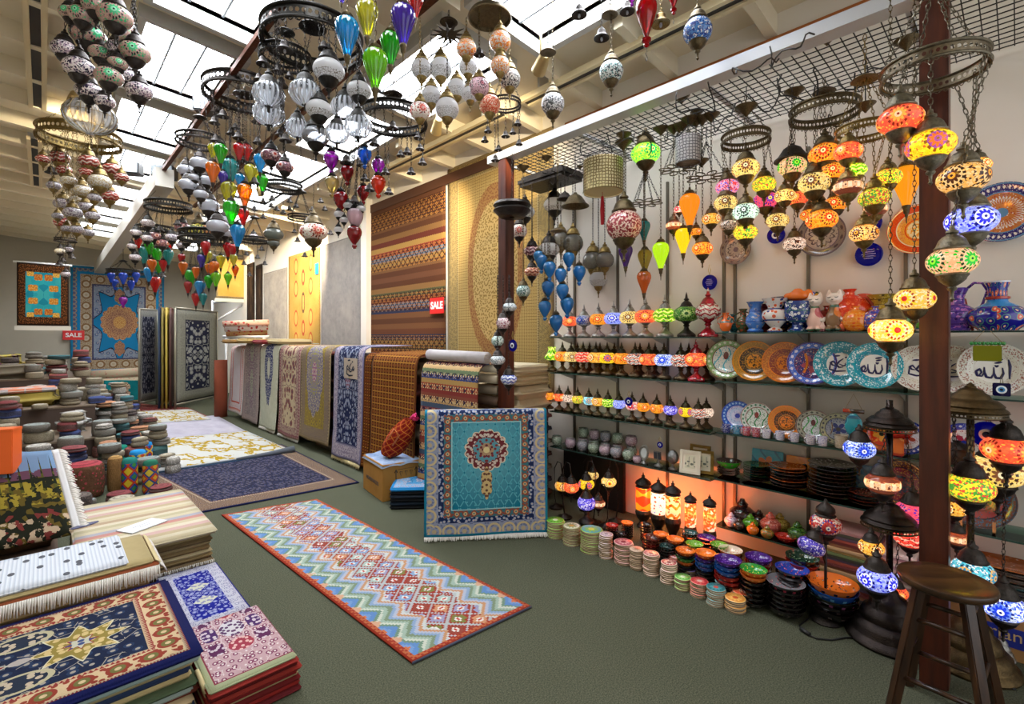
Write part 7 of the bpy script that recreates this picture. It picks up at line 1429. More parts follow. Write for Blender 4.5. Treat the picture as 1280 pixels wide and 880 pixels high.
hang('hanging_carpet', 'tall beige gold carpet with a red arch hung behind the far wooden post', 560, 692, 3.58, .9, rug(1.75, 2.68, [(.03, '#9a8660', 0, 0, 's'), (.16, '#a8905c', '#6a5a3c', '#c8b078', 'v'), (.03, '#b8a070', '#7a6844', 0, 'z')], ('hex', '#c2a468', '#8a703c', '#a8884c', 30), [(0, .06, .47, .92, 0, 0, [(1, '#a07848', '#8a5c38'), (.8, '#bfa066', '#8a703c')])]), 1.75, 2.68)
def salecard(label, p, w, h, rz, parent=None):
    t = thing('sale_sign', label, 'sign', p, rz); ob('card', boxm(-w/2, -.002, -h/2, w/2, .002, h/2, plain('#d81e1e', .4)), t); lettering(t, 'SALE', h * .62, (0, -.003, 0), (PI/2, 0, 0), plain('#f4f0f0', .5), .004); return t
p = P(546, 382, X=XW - .05); salecard('red SALE card hung on the striped wall kilim', p, .30, .2, -PI/2)
p = P(92, 419, Y=YB - .12); salecard('red SALE card at the edge of the blue medallion carpet', p, .42, .24, 0)
hang('hanging_carpet', 'plain silver-grey carpet hung on the wall beside the white pilaster', 402, 452, 3.15, 1.2, rug(1.6, 2, [(.02, '#8a8480', 0, 0, 's')], ('fade', '#a8a29c', '#8f8a88', '#b8b0a8', 9)), 1.6, 2)
go = (('#c8603a', '#d8b870'), ); hang('hanging_carpet', 'golden carpet with red ovals and a blue tag, between two pale carpets', 361, 400, 3.15, 1.2, rug(1.6, 2, [(.06, '#b08a48', '#c8a860', '#8a6a34', 'v')], ('fade', '#c09a50', '#b08a40', '#cca95e', 8), [(.38, .3, .1, .17, 0, 0, [(1, '#b85a34', None), (.75, '#c8a458', None)]), (.38, .75, .1, .17, 0, 0, [(1, '#b85a34', None), (.75, '#c8a458', None)]), (0, .5, .08, .16, 0, 0, [(1, '#a84a30', None), (.6, '#c8a458', None)]), (0, .05, .08, .16, 0, 0, [(1, '#6a4a34', None), (.6, '#c8a458', None)])]), 1.6, 2)
hang('hanging_carpet', 'shimmering pale cream carpet, furthest of the three pale wall carpets', 330, 359, 2.95, 1.2, rug(1.6, 2, [(.02, '#8a8680', 0, 0, 's')], ('fade', '#b4aca0', '#8e8880', '#c4baa8', 5), (), .45), 1.6, 2)
tag(ob('hanging_tag', boxm(-.004, -.07, -.1, .004, .07, .1, plain('#1c78c0', .5)), None, P(396, 336, X=XW - .03)), 'small blue tag pinned to the golden oval carpet', 'tag')
for pl, pr, zt_, l in ((309, 318, 3.3, 'dark brown rug hanging edge on beside the map rug'), (320, 328, 3.2, 'black and brown rug with a pale centre hung next to the cream carpet')): hang('hanging_rug', l, pl, pr, zt_, 1.0, rug(1.2, 2.2, [(.1, '#1c1614', '#3a2a20', '#2a1e18', 'v')], ('fade', '#3a2a1e', '#1e1612', '#6a5034', 6)), 1.2, 2.2)
t = thing('back_rug_frame', 'steel arm frame carrying the yellow map rug at the back of the hall', 'rack', (0, 0, 0)); q0, q1 = P(267, 378, Y=13.6), P(311, 374, Y=13.6)
for s in (q0, q1): ob('post', mesh_of(tube_bm([(s.x, s.y + .1, 0), (s.x, s.y + .1, s.z + .05)], .03, 8), STEELW), t)
ob('cross_bar', mesh_of(tube_bm([(q0.x, q0.y + .05, q0.z), (q1.x, q1.y + .05, q1.z)], .03, 8), STEELW), t); ob('brace', mesh_of(tube_bm([(q0.x, q0.y + .05, q0.z - .5), (q1.x, q1.y + .05, q1.z - .05)], .025, 8), STEELW), t)
def yhang(name, label, pl, pr, pt, pb_, Y, mat, W, L, ttl=None, frame=None):
    a, b = P(pl, pt, Y=Y), P(pr, pt, Y=Y); zb = P((pl + pr) / 2, pb_, Y=Y).z; za = P((pl + pr) / 2, pt, Y=Y).z
    t = thing(name, label, 'rug', (0, 0, 0)); sheet('pile', lambda s, q: (a.x + (b.x - a.x) * s, Y - .01 * math.sin(s * 8), zb + (za - zb) * q), W, L, 16, 20, mat, .01, t, 1.0)
    ob('hanging_rail', mesh_of(tube_bm([(a.x - .05, Y + .02, za + .01), (b.x + .05, Y + .02, za + .01)], .02, 8), frame or WHITE), t)
    if ttl: ob('bottom_bar', boxm(a.x - .03, Y - .03, zb - .09, b.x + .03, Y + .02, zb - .01, plain('#cfc9ba', .5)), t)
    return t
yhang('map_rug', 'yellow lit map-like rug with dark script hanging at the far end', 270, 309, 322, 373, 13.5, rug(.8, 1.05, [(.05, '#8a7a5a', '#b09a68', '#5a4a34', 'v')], ('fade', '#c8a050', '#b88a3a', '#d8b868', 4), [(0, -.3, .2, .06, 6, .5, [(1, '#5a7a98', None)])]), .8, 1.05, True)
yhang('turquoise_hanging_rug', 'hanging turquoise rug with dark brown border under the cream ceiling', 21, 86, 330, 407, 12.8, rug(1, 1.15, [(.03, '#2a1c14', 0, 0, 's'), (.13, '#3c2412', '#6a3a1c', '#8a5a2a', 'v')], ('speck', '#1e7f90', '#2a98a0', '#3aa0a0', 9), [(0, .0, .9, .9, 0, 0, []), (.2, .12, .08, .05, 4, .4, [(1, '#b8742a', '#d8a04a')]), (.1, .32, .07, .05, 4, .4, [(1, '#a85a24', '#c88a3a')]), (.25, .38, .06, .04, 4, .4, [(1, '#d8b050', '#b8742a')])]), 1, 1.15, True)
yhang('blue_medallion_carpet', 'huge blue medallion carpet hanging on the back wall', 88, 205, 336, 470, YB - .1, rug(2.4, 3.3, [(.06, '#2a8cc0', 0, 0, 's'), (.1, '#3a7aa8', '#b89a6a', '#8a4a34', 'a'), (.07, '#2488c4', 0, 0, 's'), (.28, '#b8a890', '#8a6a4a', '#c8bca8', 'r'), (.04, '#4a4a6a', 0, 0, 's')], ('floral', '#8a98b0', '#5a6a90', '#a8a8b0', 8), [(0, 0, .5, .88, -8, .5, [(1, '#2a2030', None), (.96, '#2284bc', None)]), (0, 0, .45, .5, 16, .1, [(1, '#c8a078', '#8a4a3c'), (.7, '#b89070', '#7a4a4a'), (.35, '#d8b070', '#b07040')]), (0, .8, .12, .2, 6, .2, [(1, '#b89070', '#7a4a4a')])]), 2.4, 3.3)
for zz_, h in ((3.0, .07), ): pass
t = thing('wall_rug', 'orange and cream rug hanging in profile at the left wall end'.replace('left', 'near'), 'rug', (0, 0, 0)); o = sheet('pile', lambda s, q: (-.62 + .1 * s + .02 * math.sin(s * 20), 8.6 + 1.6 * s, 1.35 + 1.65 * q), 1.6, 1.7, 20, 10, rug(1.6, 1.7, [(.1, '#c8b8a0', '#a88a68', '#d8ccb8', 'v')], ('fade', '#b8642a', '#c88a4a', '#d8b890', 4)), .02, t)
ob('hanging_rail', mesh_of(tube_bm([(-.66, 8.5, 3.02), (-.5, 10.3, 3.02)], .025, 8), CREAM), t)
# --- swinging rug panels
def panel(label, a, b, h, mat, W=1.1, L=2.0, fr=None):
    a, b = Vector(a), Vector(b); n = (b - a).cross(Vector((0, 0, 1))).normalized(); t = thing('swinging_rug_panel', label, 'rug panel', (0, 0, 0)); n = n if n.y < 0 else -n
    sheet('pile', lambda s, q: tuple(a.lerp(b, s) + Vector((0, 0, .12 + (h - .12) * q)) + n * .01), W, L, 8, 14, mat, .02, t, -1.0)
    bm = bmesh.new()
    for p0, p1 in ((a, a + Vector((0, 0, h))), (b, b + Vector((0, 0, h))), (a + Vector((0, 0, h)), b + Vector((0, 0, h))), (a + Vector((0, 0, .1)), b + Vector((0, 0, .1)))): tube_bm([p0, p1], .022, 6, bm)
    ob('steel_frame', mesh_of(bm, fr or plain('#8a8676', .4, .4)), t); return t
h = 2.12
panel('swinging panel with a navy floral rug, turned almost edge on', P(174, 509, z=0), P(196, 505, z=0), h, rug(1.1, 2, [(.16, '#8a8a80', '#5a5a60', '#a8a498', 'v')], ('floral', '#2a2c3c', '#70707c', '#8a8a90', 9)))
for i, (x, c_, l) in enumerate(((199, '#1c3050', 'navy'), (203, '#8a7a3a', 'olive'), (208, '#c0a84a', 'mustard yellow'), (213, '#5a3a34', 'dark red'))):
    panel('%s edge of a closed swinging rug panel in the middle of the rack' % l, P(x, 511, z=0), P(x + 5, 505, z=0), h, paint(c_, None, 10), 1.1, 2.0, plain(c_, .6))
panel('swinging panel with a navy floral rug on a grey-green ground, facing the aisle', P(219, 512, z=0), P(271, 500, z=0), h, rug(1.1, 2, [(.03, '#3a3c44', 0, 0, 's'), (.2, '#8c8d80', '#6a6c66', '#a8a898', 'v'), (.02, '#3a3c44', 0, 0, 's')], ('floral', '#23263a', '#8c8f90', '#a2a49c', 8)))
# rolls at the back
roll('cream rolled rug lying across in front of the blue medallion carpet', P(112, 470, d=11.6), P(176, 466, d=11.8), .13, roll_mat('#b8aa90', '#c89a8a', '#a88070'))
roll('cream floral rolled rug underneath the other rolled rug at the back', P(118, 481, d=11.3), P(176, 478, d=11.5), .13, roll_mat('#c0b498', '#b87a70', '#98a088'))
t = thing('teal_round_rug', 'teal rug with a round medallion draped over the rolled rugs at the back', 'rug', (0, 0, 0)); q = [P(128, 503, d=11.0), P(178, 502, d=11.0), P(178, 474, d=11.2), P(128, 474, d=11.2)]
sheet('pile', quad(q, .0, .01), .9, .5, 14, 10, rug(.9, .5, [(.03, '#c8bc9a', 0, 0, 's')], ('fade', '#128088', '#0f7078', '#1a8c90', 6), [(0, .08, .17, .1, 10, .1, [(1, '#c8b898', '#7a4a4a'), (.6, '#8a5a5a', '#c8a888')])]), .02, t)
for i, (x, y0_, y1_, c_, l) in enumerate(((276, 450, 521, '#7a3e2a', 'brown rolled rug standing upright at the end of the draped row'), )):
    p = P(x, y1_, z=0); roll(l, (p.x, p.y, .005), (p.x, p.y, z1(y0_, depth(p))), .11, paint(c_, None, 8))
for i in range(5):
    l = ('pink-patterned rolled rug on the high stand, topmost', 'white and red rolled rug on the high stand', 'tan rolled rug on the high stand', 'red tied rolled rug on the high stand, furthest back', 'brown rolled rug on the high stand, lowest')[i]
    y = (404, 410, 416, 407, 419)[i]; roll(l, P(279 + i * 2, y + 1, d=9.6 + .12 * i), P(336 - i, y - 1, d=9.9 + .12 * i), .06, roll_mat(('#b89a8a', '#c8c0bc', '#a8845a', '#a83a34', '#7a5a40')[i], '#a03030', '#8a6a5a'))
t = thing('roll_stand', 'steel stand carrying the rolled rugs above the draped row', 'rack', (0, 0, 0)); 
for x in (283, 330):
    p = P(x, 422, d=9.9); ob('leg', mesh_of(tube_bm([(p.x, p.y, 0), (p.x, p.y, 1.5)], .03, 8), STEELW), t)
p, q = P(279, 421, d=9.9), P(336, 421, d=9.95); ob('shelf_bar', mesh_of(tube_bm([p, q], .03, 8), STEELW), t)
for i in range(4): p = P(300 + 20 * i, 437, d=9.0 - .4 * i); tag(slab('folded_rug', p.x - .25, p.x + .3, p.y - .3, p.y + .3, 1.395 + .01 * (i % 2), 1.46 + .02 * (i % 2), paint(('#8a6a3a', '#a8905a', '#7a2a2a', '#b0a078')[i], None, 9)), ('mustard folded rug on top of the draped row, at its far end', 'tan folded rug on top of the draped row', 'dark red folded rug on top of the draped row', 'pale folded rug on top of the draped row nearest the camera'.replace(' nearest the camera', ' by the cream and maroon rug'))[i], 'rug')
# ================================================================ piles on the near side
def topped(name, label, x0, x1, y0, y1, z0, z1_, mat, W, L, swap=False, edge=None, cat='rug', sag=.0):
    """top rug of a pile: thin soft slab, UV running across the pattern"""
    o = slab(name, x0, x1, y0, y1, z0, z1_, mat); me = o.data; w, l = x1 - x0, y1 - y0
    for lp in me.uv_layers[0].data:
        u, v = lp.uv; lp.uv = (v / l * W, u / w * L) if swap else (u / w * W, v / l * L)
    return tag(o, label, cat)
NAV = rug(.74, 1.3, [(.035, '#161c50', 0, 0, 's'), (.012, '#a89a80', '#7a2a2a', 0, 'z'), (.08, '#c8b08a', '#8a3a2c', '#6a6a3a', 'r'), (.018, '#b8a080', '#8a3030', 0, 'z')], ('floral', '#16203a', '#243552', '#9a9488', 22),
  [(0, .0, .085, .085, -8, .75, [(1.0, '#b8b8a4', None), (.92, '#8a2622', '#a8584a'), (.3, '#b8b8a4', '#3a4a7a')]), (0, .33, .085, .085, -8, .75, [(1.0, '#c8c4a8', None), (.93, '#8a7a3a', '#c8b078'), (.36, '#8a2a28', None), (.31, '#b8b8a4', '#3a4a7a')]), (.15, .17, .06, .09, 4, .0, [(1, '#b0a888', None), (.8, '#232c3c', '#b8a890')]), (.0, .17, .02, .03, 4, 0, [(1, '#a8a098', None)])])
# A: navy medallion pile
AX0, AX1, AY0, AY1 = -.95, .44, 2.22, 2.97
ecols = ['#8a2a24', '#b8a070', '#3a4a6a', '#5a6a3a', '#c8b088', '#7a3a2a', '#9aa8a0', '#4a5a40', '#c0b080', '#2a3a5a', '#a89a70', '#9fb4ae']
for i in range(12):
    z = .0215 * i; tag(slab('small_rug', AX0 + RND.uniform(-.02, .02), AX1 - .0 + RND.uniform(-.03, .015), AY0 + RND.uniform(-.02, .02), AY1, z, z + .0205, paint(ecols[i], None, 30)), 'small rug inside the pile under the navy medallion rug', 'rug', 'rugs under the navy medallion rug')
o = topped('medallion_rug', 'navy rug with gold star medallion and cream border topping the nearest pile'.replace('nearest', 'big near'), AX0, AX1 + .01, AY0 - .02, AY1 + .01, .26, .285, NAV, .74, 1.3, True)
tas = thing('tassel_cluster', 'tan wool tassels hanging out of the pile under the navy rug', 'tassel', (0, 0, 0)); fringe(tas, (AX1 + .0, AY0 - .02, .17), (AX1 + .0, AY0 + .06, .17), (.03, -.01, -.13), FRC, 26, .008, .4, name='wool_strands')
# B: fringed pile behind it
bc_ = ['#3a1414', '#1c1416', '#6a2018', '#7a3424', '#4a1a18', '#8a4a2c', '#b89a6a', '#a88a5c']
for i in range(8):
    z = .0 + .043 * i; o = slab('small_rug', -.95, .40 + RND.uniform(-.02, .03), 3.02, 3.46, z, z + .041, paint(bc_[i], None, 30)); tag(o, 'small rug inside the pile under the white blotched rug', 'rug', 'rugs under the white blotched rug')
t = thing('fringed_rug', 'rust rug with a long white fringe near the top of the blotched-rug pile', 'rug', (0, 0, 0)); o = slab('pile', -.95, .42, 3.0, 3.46, .345, .365, paint('#8a4a2a', None, 30)); o.parent = t
fringe(t, (-.95, 2.995, .358), (.42, 2.995, .358), (0, -.02, -.07), FRW, 170, .004, .25); fringe(t, (.425, 3.0, .358), (.425, 3.44, .358), (.03, 0, -.05), FRW, 50, .004, .25, name='side_fringe')
t = thing('fringed_rug', 'olive-cream rug with a pale side fringe just under the white blotched rug', 'rug', (0, 0, 0)); o = slab('pile', -.95, .40, 3.01, 3.46, .366, .384, paint('#a49468', None, 30)); o.parent = t; fringe(t, (.405, 3.02, .378), (.405, 3.45, .378), (.03, 0, -.03), FRC, 50, .004, .25)
def blot():
    t = T('striped_weave'); o, u, v, w = t.co('UV'); uv = t.vec(u, v, 0.0); d, rc = t.vor(t.vec(u * 1.0, v * .55, 0.0), 22.0, 'F1', '2D'); s = (u * 70.0).tri(.5)
    c = t.mix(s.gt(.3), '#c9ced4', '#b4bcc6'); c = t.mix(d.lt(.26) * rc.gt(.62), c, '#55585e'); return t.out(t.pbr(c, .92, 0, t.bump(s, .4, .006), spec=.1))
topped('ribbed_rug', 'white ribbed rug with dark blotches topping the pile behind the navy rug', -.95, .30, 3.02, 3.47, .386, .404, blot(), 1.2, .45)
# C: pale striped blankets
cc = ['#5a4a34', '#8a7a58', '#6a563c', '#a89a78', '#4a3a28', '#8c7a54', '#b0a480', '#7a6846', '#a0906a', '#6a5a3e', '#9a8c64', '#b8ac88']
for i in range(11):
    z = .0255 * i; tag(slab('folded_blanket', .14 + RND.uniform(-.02, .0), .765 + RND.uniform(-.02, .01), 3.5 + RND.uniform(-.015, .02), 4.58, z, z + .0245, paint(cc[i], None, 30)), 'brown-cream folded blanket in the pile under the striped one', 'blanket', 'blankets under the pale striped one')
t = thing('fringe_blanket', 'brown blanket with a frayed white edge low in the striped blanket pile', 'blanket', (0, 0, 0)); o = slab('pile', .15, .77, 3.49, 3.6, .10, .124, paint('#7a6a50', None, 30)); o.parent = t; fringe(t, (.16, 3.488, .115), (.77, 3.488, .115), (0, -.02, -.03), FRW, 60, .004, .5)
topped('striped_blanket', 'pale cream blanket with faint pink and tan stripes topping the blanket pile', .12, .785, 3.47, 4.6, .282, .308, stripes(['#c8bc9c', '#d0c6aa', '#b8a888', '#c8a8a0', '#d4ccb4', '#c4b898', '#c08a80', '#a8a8b0', '#cabfa2', '#b8b090', '#d2c8ae', '#b09a80'], .62, .0), .66, 1.13, False, None, 'blanket')
q = P(178, 657, z=.315); o = ob('price_sheet', boxm(-.11, -.07, 0, .11, .07, .006, plain('#d8dade', .6)), None, (q.x, q.y, .312), (0, 0, .5)); tag(o, 'white paper sheet lying on the pale striped blanket', 'paper')
bm = bmesh.new()
for i, w in enumerate((.05, .035)): box_bm(-w, .01 - .03 * i, .0062, w, .014 - .03 * i, .0066, bm)
ob('printed_lines', mesh_of(bm, plain('#5a5a60', .7), False), o)
q = P(106, 656, z=.315); tag(ob('oval_label', lathe('ovlab', [(0,0),(1,0),(1,.1),(0,.1)], plain('#2c2e5a', .5), 28), None, (q.x, q.y, .312), (0, 0, .4), (.075, .028, .03)), 'dark blue oval label lying on the striped blanket beside the tapestry fringe', 'label')
# D: blue prayer rugs
dc_ = ['#6a6a3a', '#8a8450', '#5a5a34', '#7a7444', '#9a945c', '#6a6640', '#8a8048']
for i in range(7):
    z = .0155 * i; tag(slab('small_rug', .47, .76 + RND.uniform(-.015, .015), 2.70 + RND.uniform(-.015, .015), 3.4, z, z + .0148, paint(dc_[i], None, 30)), 'olive-edged rug in the pile under the royal blue rug', 'rug', 'rugs under the royal blue rug')
topped('blue_rug', 'royal blue rug with white floral border on the small pile by the blankets', .46, .765, 2.68, 3.42, .109, .124, rug(.40, .8, [(.012, '#141c70', 0, 0, 's'), (.075, '#b8b8c4', '#8a88a0', '#c8c8d4', 'v')], ('floral', '#141c84', '#8088b8', '#a0a4c4', 30), [(0, .1, .075, .06, 1, .1, [(1, '#c8c8b0', '#8a8aa8')])]), .4, .8)
# E: pink and maroon pile
ec = ['#5a1418', '#8a2420', '#6a1a1c', '#a8946a', '#7a1e1e', '#8a2c24', '#5a1616', '#96302a']
for i in range(8):
    z = .0175 * i; tag(slab('small_rug', .45, .80 + RND.uniform(-.03, .015) - .003 * i, 2.13 + RND.uniform(-.02, .02), 2.66, z, z + .0168, paint(ec[i], None, 30)), 'maroon-edged rug in the pile under the pink panel rug', 'rug', 'rugs under the pink panel rug')
topped('panel_rug', 'pink and white panel rug with pale green edge, lowest pile at the carpet', .45, .775, 2.12, 2.66, .141, .157, rug(.5, .9, [(.035, '#a8b08a', 0, 0, 's'), (.008, '#8a3a4a', 0, 0, 's')], ('floral', '#b8989c', '#7a3a58', '#d8ccc8', 26), [(0, .0, .07, .08, 4, .0, [(1, '#c8c4c8', '#5a3a60')]), (0, .17, .07, .06, 4, 0, [(1, '#9a3a4a', '#d8b0a8')]), (.13, .0, .04, .06, 4, .2, [(1, '#4a2a60', '#c8b8c0')]), (.13, .15, .04, .05, 4, .2, [(1, '#5a2a50', '#c8b8c0')])]), .46, .6)
# F: landscape tapestry lying over the pile
def scene_mat():
    t = T('woven_landscape'); o, u, v, w = t.co('UV'); uv = t.vec(u, v, 0.0); d, rc = t.vor(uv, 22.0, 'F1', '2D'); n = t.noise(uv, 9.0, 4)
    c = t.mix(v.gt(.7), t.mix(rc.gt(.6), '#1c1e14', '#57491c'), '#66809c'); c = t.mix((v - .7).ab().lt(.05) * n.gt(.45), c, '#5a3a4a'); hill = v.btw(.36, .62) * n.gt(.5); c = t.mix(hill, c, '#8a7a2a')
    f = (u * 11.0).fr() - .5; tr = f.ab().lt((v * -1.0 + .94) * .4) * v.gt(.5) * v.lt(.93); c = t.mix(tr, c, t.mix(rc.gt(.6), '#1c2014', '#4a4a1a'))
    c = t.mix(v.lt(.3) * rc.gt(.8), c, '#6e2e2a'); c = t.mix(v.lt(.22) * n.gt(.52) * rc.gt(.3), c, '#b09a80'); return t.out(t.pbr(c, .9, spec=.1))
t = thing('landscape_tapestry', 'woven landscape rug of cypress trees and steps with a white fringed side', 'rug', (0, 0, 0))
a0, a1, b1, b0 = P(-60, 700, d=2.95), P(92, 668, d=3.02), P(64, 563, d=3.62), P(-70, 571, d=3.55)
sheet('woven_picture', quad([a0, a1, b1, b0], 0, .008), .9, 1.0, 16, 16, scene_mat(), .01, t); e0, e1 = Vector(a1), Vector(b1); o_ = (e0 - Vector(a0)).normalized()
sheet('white_border', quad([e0, e0 + o_ * .05, e1 + o_ * .05, e1], 0, .004), .06, 1, 3, 16, plain('#cfcfcf', .9), .01, t); fringe(t, e0 + o_ * .05, e1 + o_ * .05, o_ * .07 + Vector((0, 0, -.03)), FRW, 60, .005, .3)
for i in range(6): z = .09 * i; tag(slab('folded_rug', -.9, .07, 4.4 + .14 * i, 5.2, z, z + .086 - (.0 if i < 5 else .03), paint(('#5a4638', '#7a6048', '#3a3430', '#6a4a3a', '#8a7258', '#5a4a40')[i], None, 20)), 'folded rug in the pile under the landscape tapestry', 'rug', 'rugs under the landscape tapestry')
p = P(6, 545, d=3.45); t = thing('orange_box', 'bright orange box standing behind the landscape tapestry', 'box', (p.x - .02, p.y, .545), -.4); ob('box_body', boxm(-.12, -.06, 0, .09, .06, .31, plain('#e8641e', .5), .004), t); ob('lid_fold', boxm(-.122, -.062, .29, .092, .062, .314, plain('#e06018', .5), .003), t)
# tiers carrying the small textile bundles
def tier(Y, X):
    return 0.0 if Y < 6.4 else (.14 if Y < 7.4 else .34 if Y < 8.4 else .62 if Y < 9.6 else .92) * (1.0 if X < .5 else .42 if X < .85 else .0)
PL = plain('#6a5a48', .7)
for y0, y1 in ((6.4, 7.4), (7.4, 8.4), (8.4, 9.6), (9.6, 11.6)):
    for x0, x1 in ((-1.1, .5), (.5, .85)):
        h = tier(y0 + .1, x0 + .1); t = thing('display_plinth', 'brown display plinth hidden under the crowd of textile bundles', 'plinth', ((x0 + x1) / 2, (y0 + y1) / 2, 0), 0, 'plinths under the textile bundles'); w, l = (x1 - x0) / 2 - .004, (y1 - y0) / 2 - .004
        ob('top_board', boxm(-w, -l, h - .02, w, l, h, PL), t); ob('side_skirt', boxm(-w + .01, -l + .01, 0, w - .01, l - .01, h - .02, plain('#4a3a30', .8)), t)
PUCK = [(0,0),(.42,0),(.48,.06),(.5,.2),(.5,.8),(.47,.93),(.4,1.0),(.2,1.03),(0,1.03)]
def bund_mat(side, top, k):
    t = T('textile_bundle'); o, x, y, z = t.co(); a = y.at2(x); d, rc = t.vor(o, 9); n = t.noise(o, 14, 3)
    c = t.mix((n - .35) * 2.0, tuple(v * .6 for v in lin(side)[:3]), side)
    if k == 1: c = t.mix(((z * 9.0) + (a * 4.0).sin() * .3).sin().gt(.5), c, top)
    elif k == 2: c = t.mix(d.lt(.3), c, top)
    g = (x.sq() + y.sq()).rt(); w = ((g * 26.0 + a * .5).sin()).gt(.3)
    tc = t.mix(w, top, tuple(v * .6 for v in lin(top)[:3])); c = t.mix(z.gt(.96), c, tc); return t.out(t.pbr(c, .85, 0, t.bump(n, .4, .03), spec=.15))
kinds_ = [('#a89a7c', '#c8bea4', 0, 'cream rolled cloth bundle', 'cream'), ('#7a4a3a', '#a03a34', 2, 'brown bundle with a red top', 'red-topped'), ('#8a8478', '#9aa4a0', 0, 'grey cloth bundle', 'grey'), ('#6a3a34', '#8a2428', 1, 'dark red cloth bundle', 'dark red'), ('#1f5a60', '#3a7a80', 1, 'teal cloth bundle', 'teal'),
  ('#2a3060', '#24408a', 1, 'navy blue cloth bundle', 'navy'), ('#a8784a', '#c8885a', 1, 'tan and orange cloth bundle', 'tan'), ('#4a5a4a', '#5a7a6a', 0, 'dark green cloth bundle', 'green'), ('#b8b2a6', '#d0ccc2', 2, 'off-white spotted cloth bundle', 'white'), ('#4a3a34', '#6a5a50', 2, 'dark brown cloth bundle', 'brown')]
dim = lambda c: tuple(v * .68 + .045 for v in lin(c)[:3])
kinds = [(dim(a), dim(b), c, d, e) for a, b, c, d, e in kinds_]
bm_ = [bund_mat(a, b, c) for a, b, c, _, _ in kinds]
rb = random.Random(11); seq = [0, 8, 0, 2, 8, 1, 0, 4, 8, 9, 0, 5, 2, 7, 8, 2, 3, 0, 6]
specials = [(105, 600, 50, 42, '#6a4a34', '#a04048', 2, 'big round brown bundle with a red knitted lid beside the tapestry fringe'), (144, 592, 20, 42, '#a07a4a', '#b08a54', 0, 'tall tan rolled cloth standing beside the big brown bundle')]
used_ = []
FLATP = [(0,0),(.4,0),(.5,.1),(.5,.45),(.42,.55),(.46,.62),(.47,.8),(.4,.93),(.25,1.0),(0,1.02)]
SQP = [(0,0),(.46,0),(.5,.05),(.5,.9),(.46,1.0),(0,1.0)]
def bundle(label, x, y, z, w, h, m, group=None, asp=1.0, rz=0.0, name='textile_bundle', sh=0):
    return tag(ob(name, lathe('puck%d' % sh, (PUCK, FLATP, SQP)[sh], m, 24 if sh < 2 else 10), None, (x, y, z), (0, 0, rz), (w, w * asp, h)), label, 'textile', group)
for px, py, w, h, a, b, k, l in specials:
    p = P(px, py + h * .5, z=0.0); d = depth(p); bundle(l, p.x, p.y, 0, w / FPX * d / 1.25, h / FPX * d, bund_mat(a, b, k)); used_.append((p.x, p.y, w / FPX * d))
def kil(c0, c1, c2, c3, top):
    t = T('kilim_roll'); o, x, y, z = t.co(); a = y.at2(x) * (4 / (2 * PI)); q = (a.fr() - .5).ab() * 2.0; s = (z * 3.0).tri(.5) * 2.0; m = (q + s).snap(.14); c = t.mix(m.gt(.62), c0, c1); c = t.mix(m.gt(1.0), c, c2); c = t.mix(m.gt(1.4), c, c3); c = t.mix(z.gt(.88), c, top); return t.out(t.pbr(c, .9, spec=.1))
for px, py, w, h, m, l in ((162, 595, 21, 44, kil('#c8b02a', '#b03a24', '#2a4a8a', '#3a7a3a', '#2a7a70'), 'upright kilim roll with red flames and a teal rim'), (188, 596, 21, 40, kil('#c8b43a', '#3a4a7a', '#b8482a', '#c8a030', '#2a6a54'), 'upright yellow kilim roll with a green rim, at the aisle edge'), (172, 580, 22, 34, kil('#2a80b8', '#1f6aa0', '#c8a83a', '#b84a2a', '#2a8ac8'), 'upright kilim roll with a bright blue rim behind the yellow one'), (182, 568, 18, 30, kil('#2a6aa8', '#c8b03a', '#a83a2a', '#2a4a8a', '#1f78b8'), 'upright blue and yellow kilim roll, highest of the kilim rolls'), (149, 572, 22, 30, kil('#2a7a6a', '#1f6a5a', '#2a7a6a', '#3a8a7a', '#1f7a68'), 'teal-rimmed roll behind the tall tan rolled cloth')):
    p = P(px, py + h * .5, z=0.0); d = depth(p); bundle(l, p.x, p.y, 0, w / FPX * d / 1.25, h / FPX * d, m, None, 1.0, .5, 'kilim_roll'); used_.append((p.x, p.y, w / FPX * d))
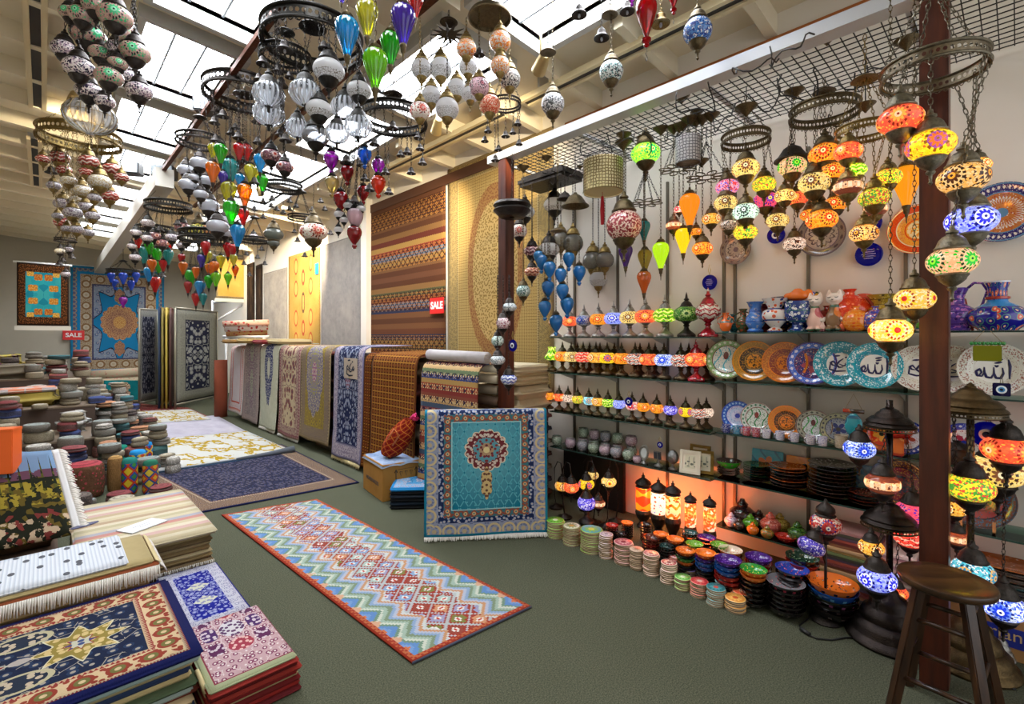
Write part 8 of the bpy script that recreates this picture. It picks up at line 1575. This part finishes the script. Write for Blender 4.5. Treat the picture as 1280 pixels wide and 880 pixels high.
# larger soft pieces among the bundles
def cushion(label, px, py, d, w, h, l_, m, rz=0.0, z=None):
    p = P(px, py, d=d); p.z = tier(p.y, p.x) if z is None else z; used_.append((p.x, p.y, .45)); o = slab('folded_textile', -w / 2, w / 2, -l_ / 2, l_ / 2, 0, h, m); o.location = (p.x, p.y, p.z); o.rotation_euler = (0, 0, rz); return tag(o, label, 'textile')
st_ = stripes(['#b8a458', '#a89448', '#8a7a3a', '#c0b068', '#6a5a6a', '#b8a860'], .3)
cushion('thick mustard striped bolster lying on the bundles at the frame edge', 30, 512, 6.3, .75, .17, .5, st_, -.2); cushion('pale orange and white folded cloth on the mustard bolster', 32, 498, 6.3, .6, .05, .4, rug(.6, .4, [(.01, '#c8c0b8', 0, 0, 's')], ('speck', '#c8beb4', '#d88a6a', '#b8b0b0', 14)), 0, .80)
cushion('folded dark tweed blanket with a white frayed corner behind the bundles', 12, 463, 6.95, .7, .18, .5, paint('#6a6252', None, 20), .1); cushion('yellow patterned cushion leaning at the frame edge', 6, 452, 7.6, .5, .3, .3, rug(.5, .3, [(.01, '#8a7a3a', 0, 0, 's')], ('floral', '#b8a84a', '#6a4a5a', '#a8a078', 7)), .3)
cushion('white cloth sack standing among the bundles', 92, 548, 6.0, .3, .24, .26, plain('#b8b8b4', .9), .3)
n = 0; Y = 5.2
while Y < 11.4:
    x = -.55 if Y < 9 else -.9
    while x < (1.02 if Y < 6.4 else 1.1 if Y < 8.4 else 1.2):
        w = rb.uniform(.19, .27); xx = x + rb.uniform(-.02, .02); yy_ = Y + rb.uniform(-.03, .03)
        base = tier(yy_, xx)
        if any(abs(e - yy_) < .12 for e in (6.4, 7.4, 8.4, 9.6)) or abs(xx - .5) < .12 or abs(xx - .85) < .12 and yy_ > 6.4: w = .2
        base = max(tier(yy_ + s * w * .45, xx + q * w * .45) for s in (-1, 1) for q in (-1, 1))
        if not any((xx - a) ** 2 + (yy_ - b) ** 2 < (w * .5 + c * .6) ** 2 for a, b, c in used_):
            k = seq[n % len(seq)]; z = base; cnt = rb.choice((1, 2, 2, 3, 4)) if Y > 5.8 else rb.choice((1, 1, 2))
            for j in range(cnt):
                h = rb.choice((.05, .06, .08, .1)) if j else rb.choice((.06, .09, .12, .18))
                kk = seq[(n + j * 5) % 19]; ww = w * rb.uniform(.9, 1.0)
                bundle('%s in the crowd of small textiles by the aisle' % kinds[kk][3], xx + rb.uniform(-.03, .03) * (j > 0), yy_ + rb.uniform(-.03, .03) * (j > 0), z, ww, h, bm_[kk], 'textile bundles, ' + kinds[kk][4], rb.uniform(.7, 1.0), rb.uniform(0, 3), 'textile_bundle', (0, 1, 1, 0, 2)[(n + j) % 5]); z += h * 1.03 + .002
            n += 1
        x += .262
    Y += .262
# bulbs glowing inside the lit lamps of the display
for i, q in enumerate(LITP):
    if i % 2 == 0: point(q, 2.0, (1, .72, .42), .03)
spot(P(330, 290, d=10.5), P(345, 370, X=XW), 260); spot(P(300, 300, d=11.0), P(290, 345, Y=13.5), 200)
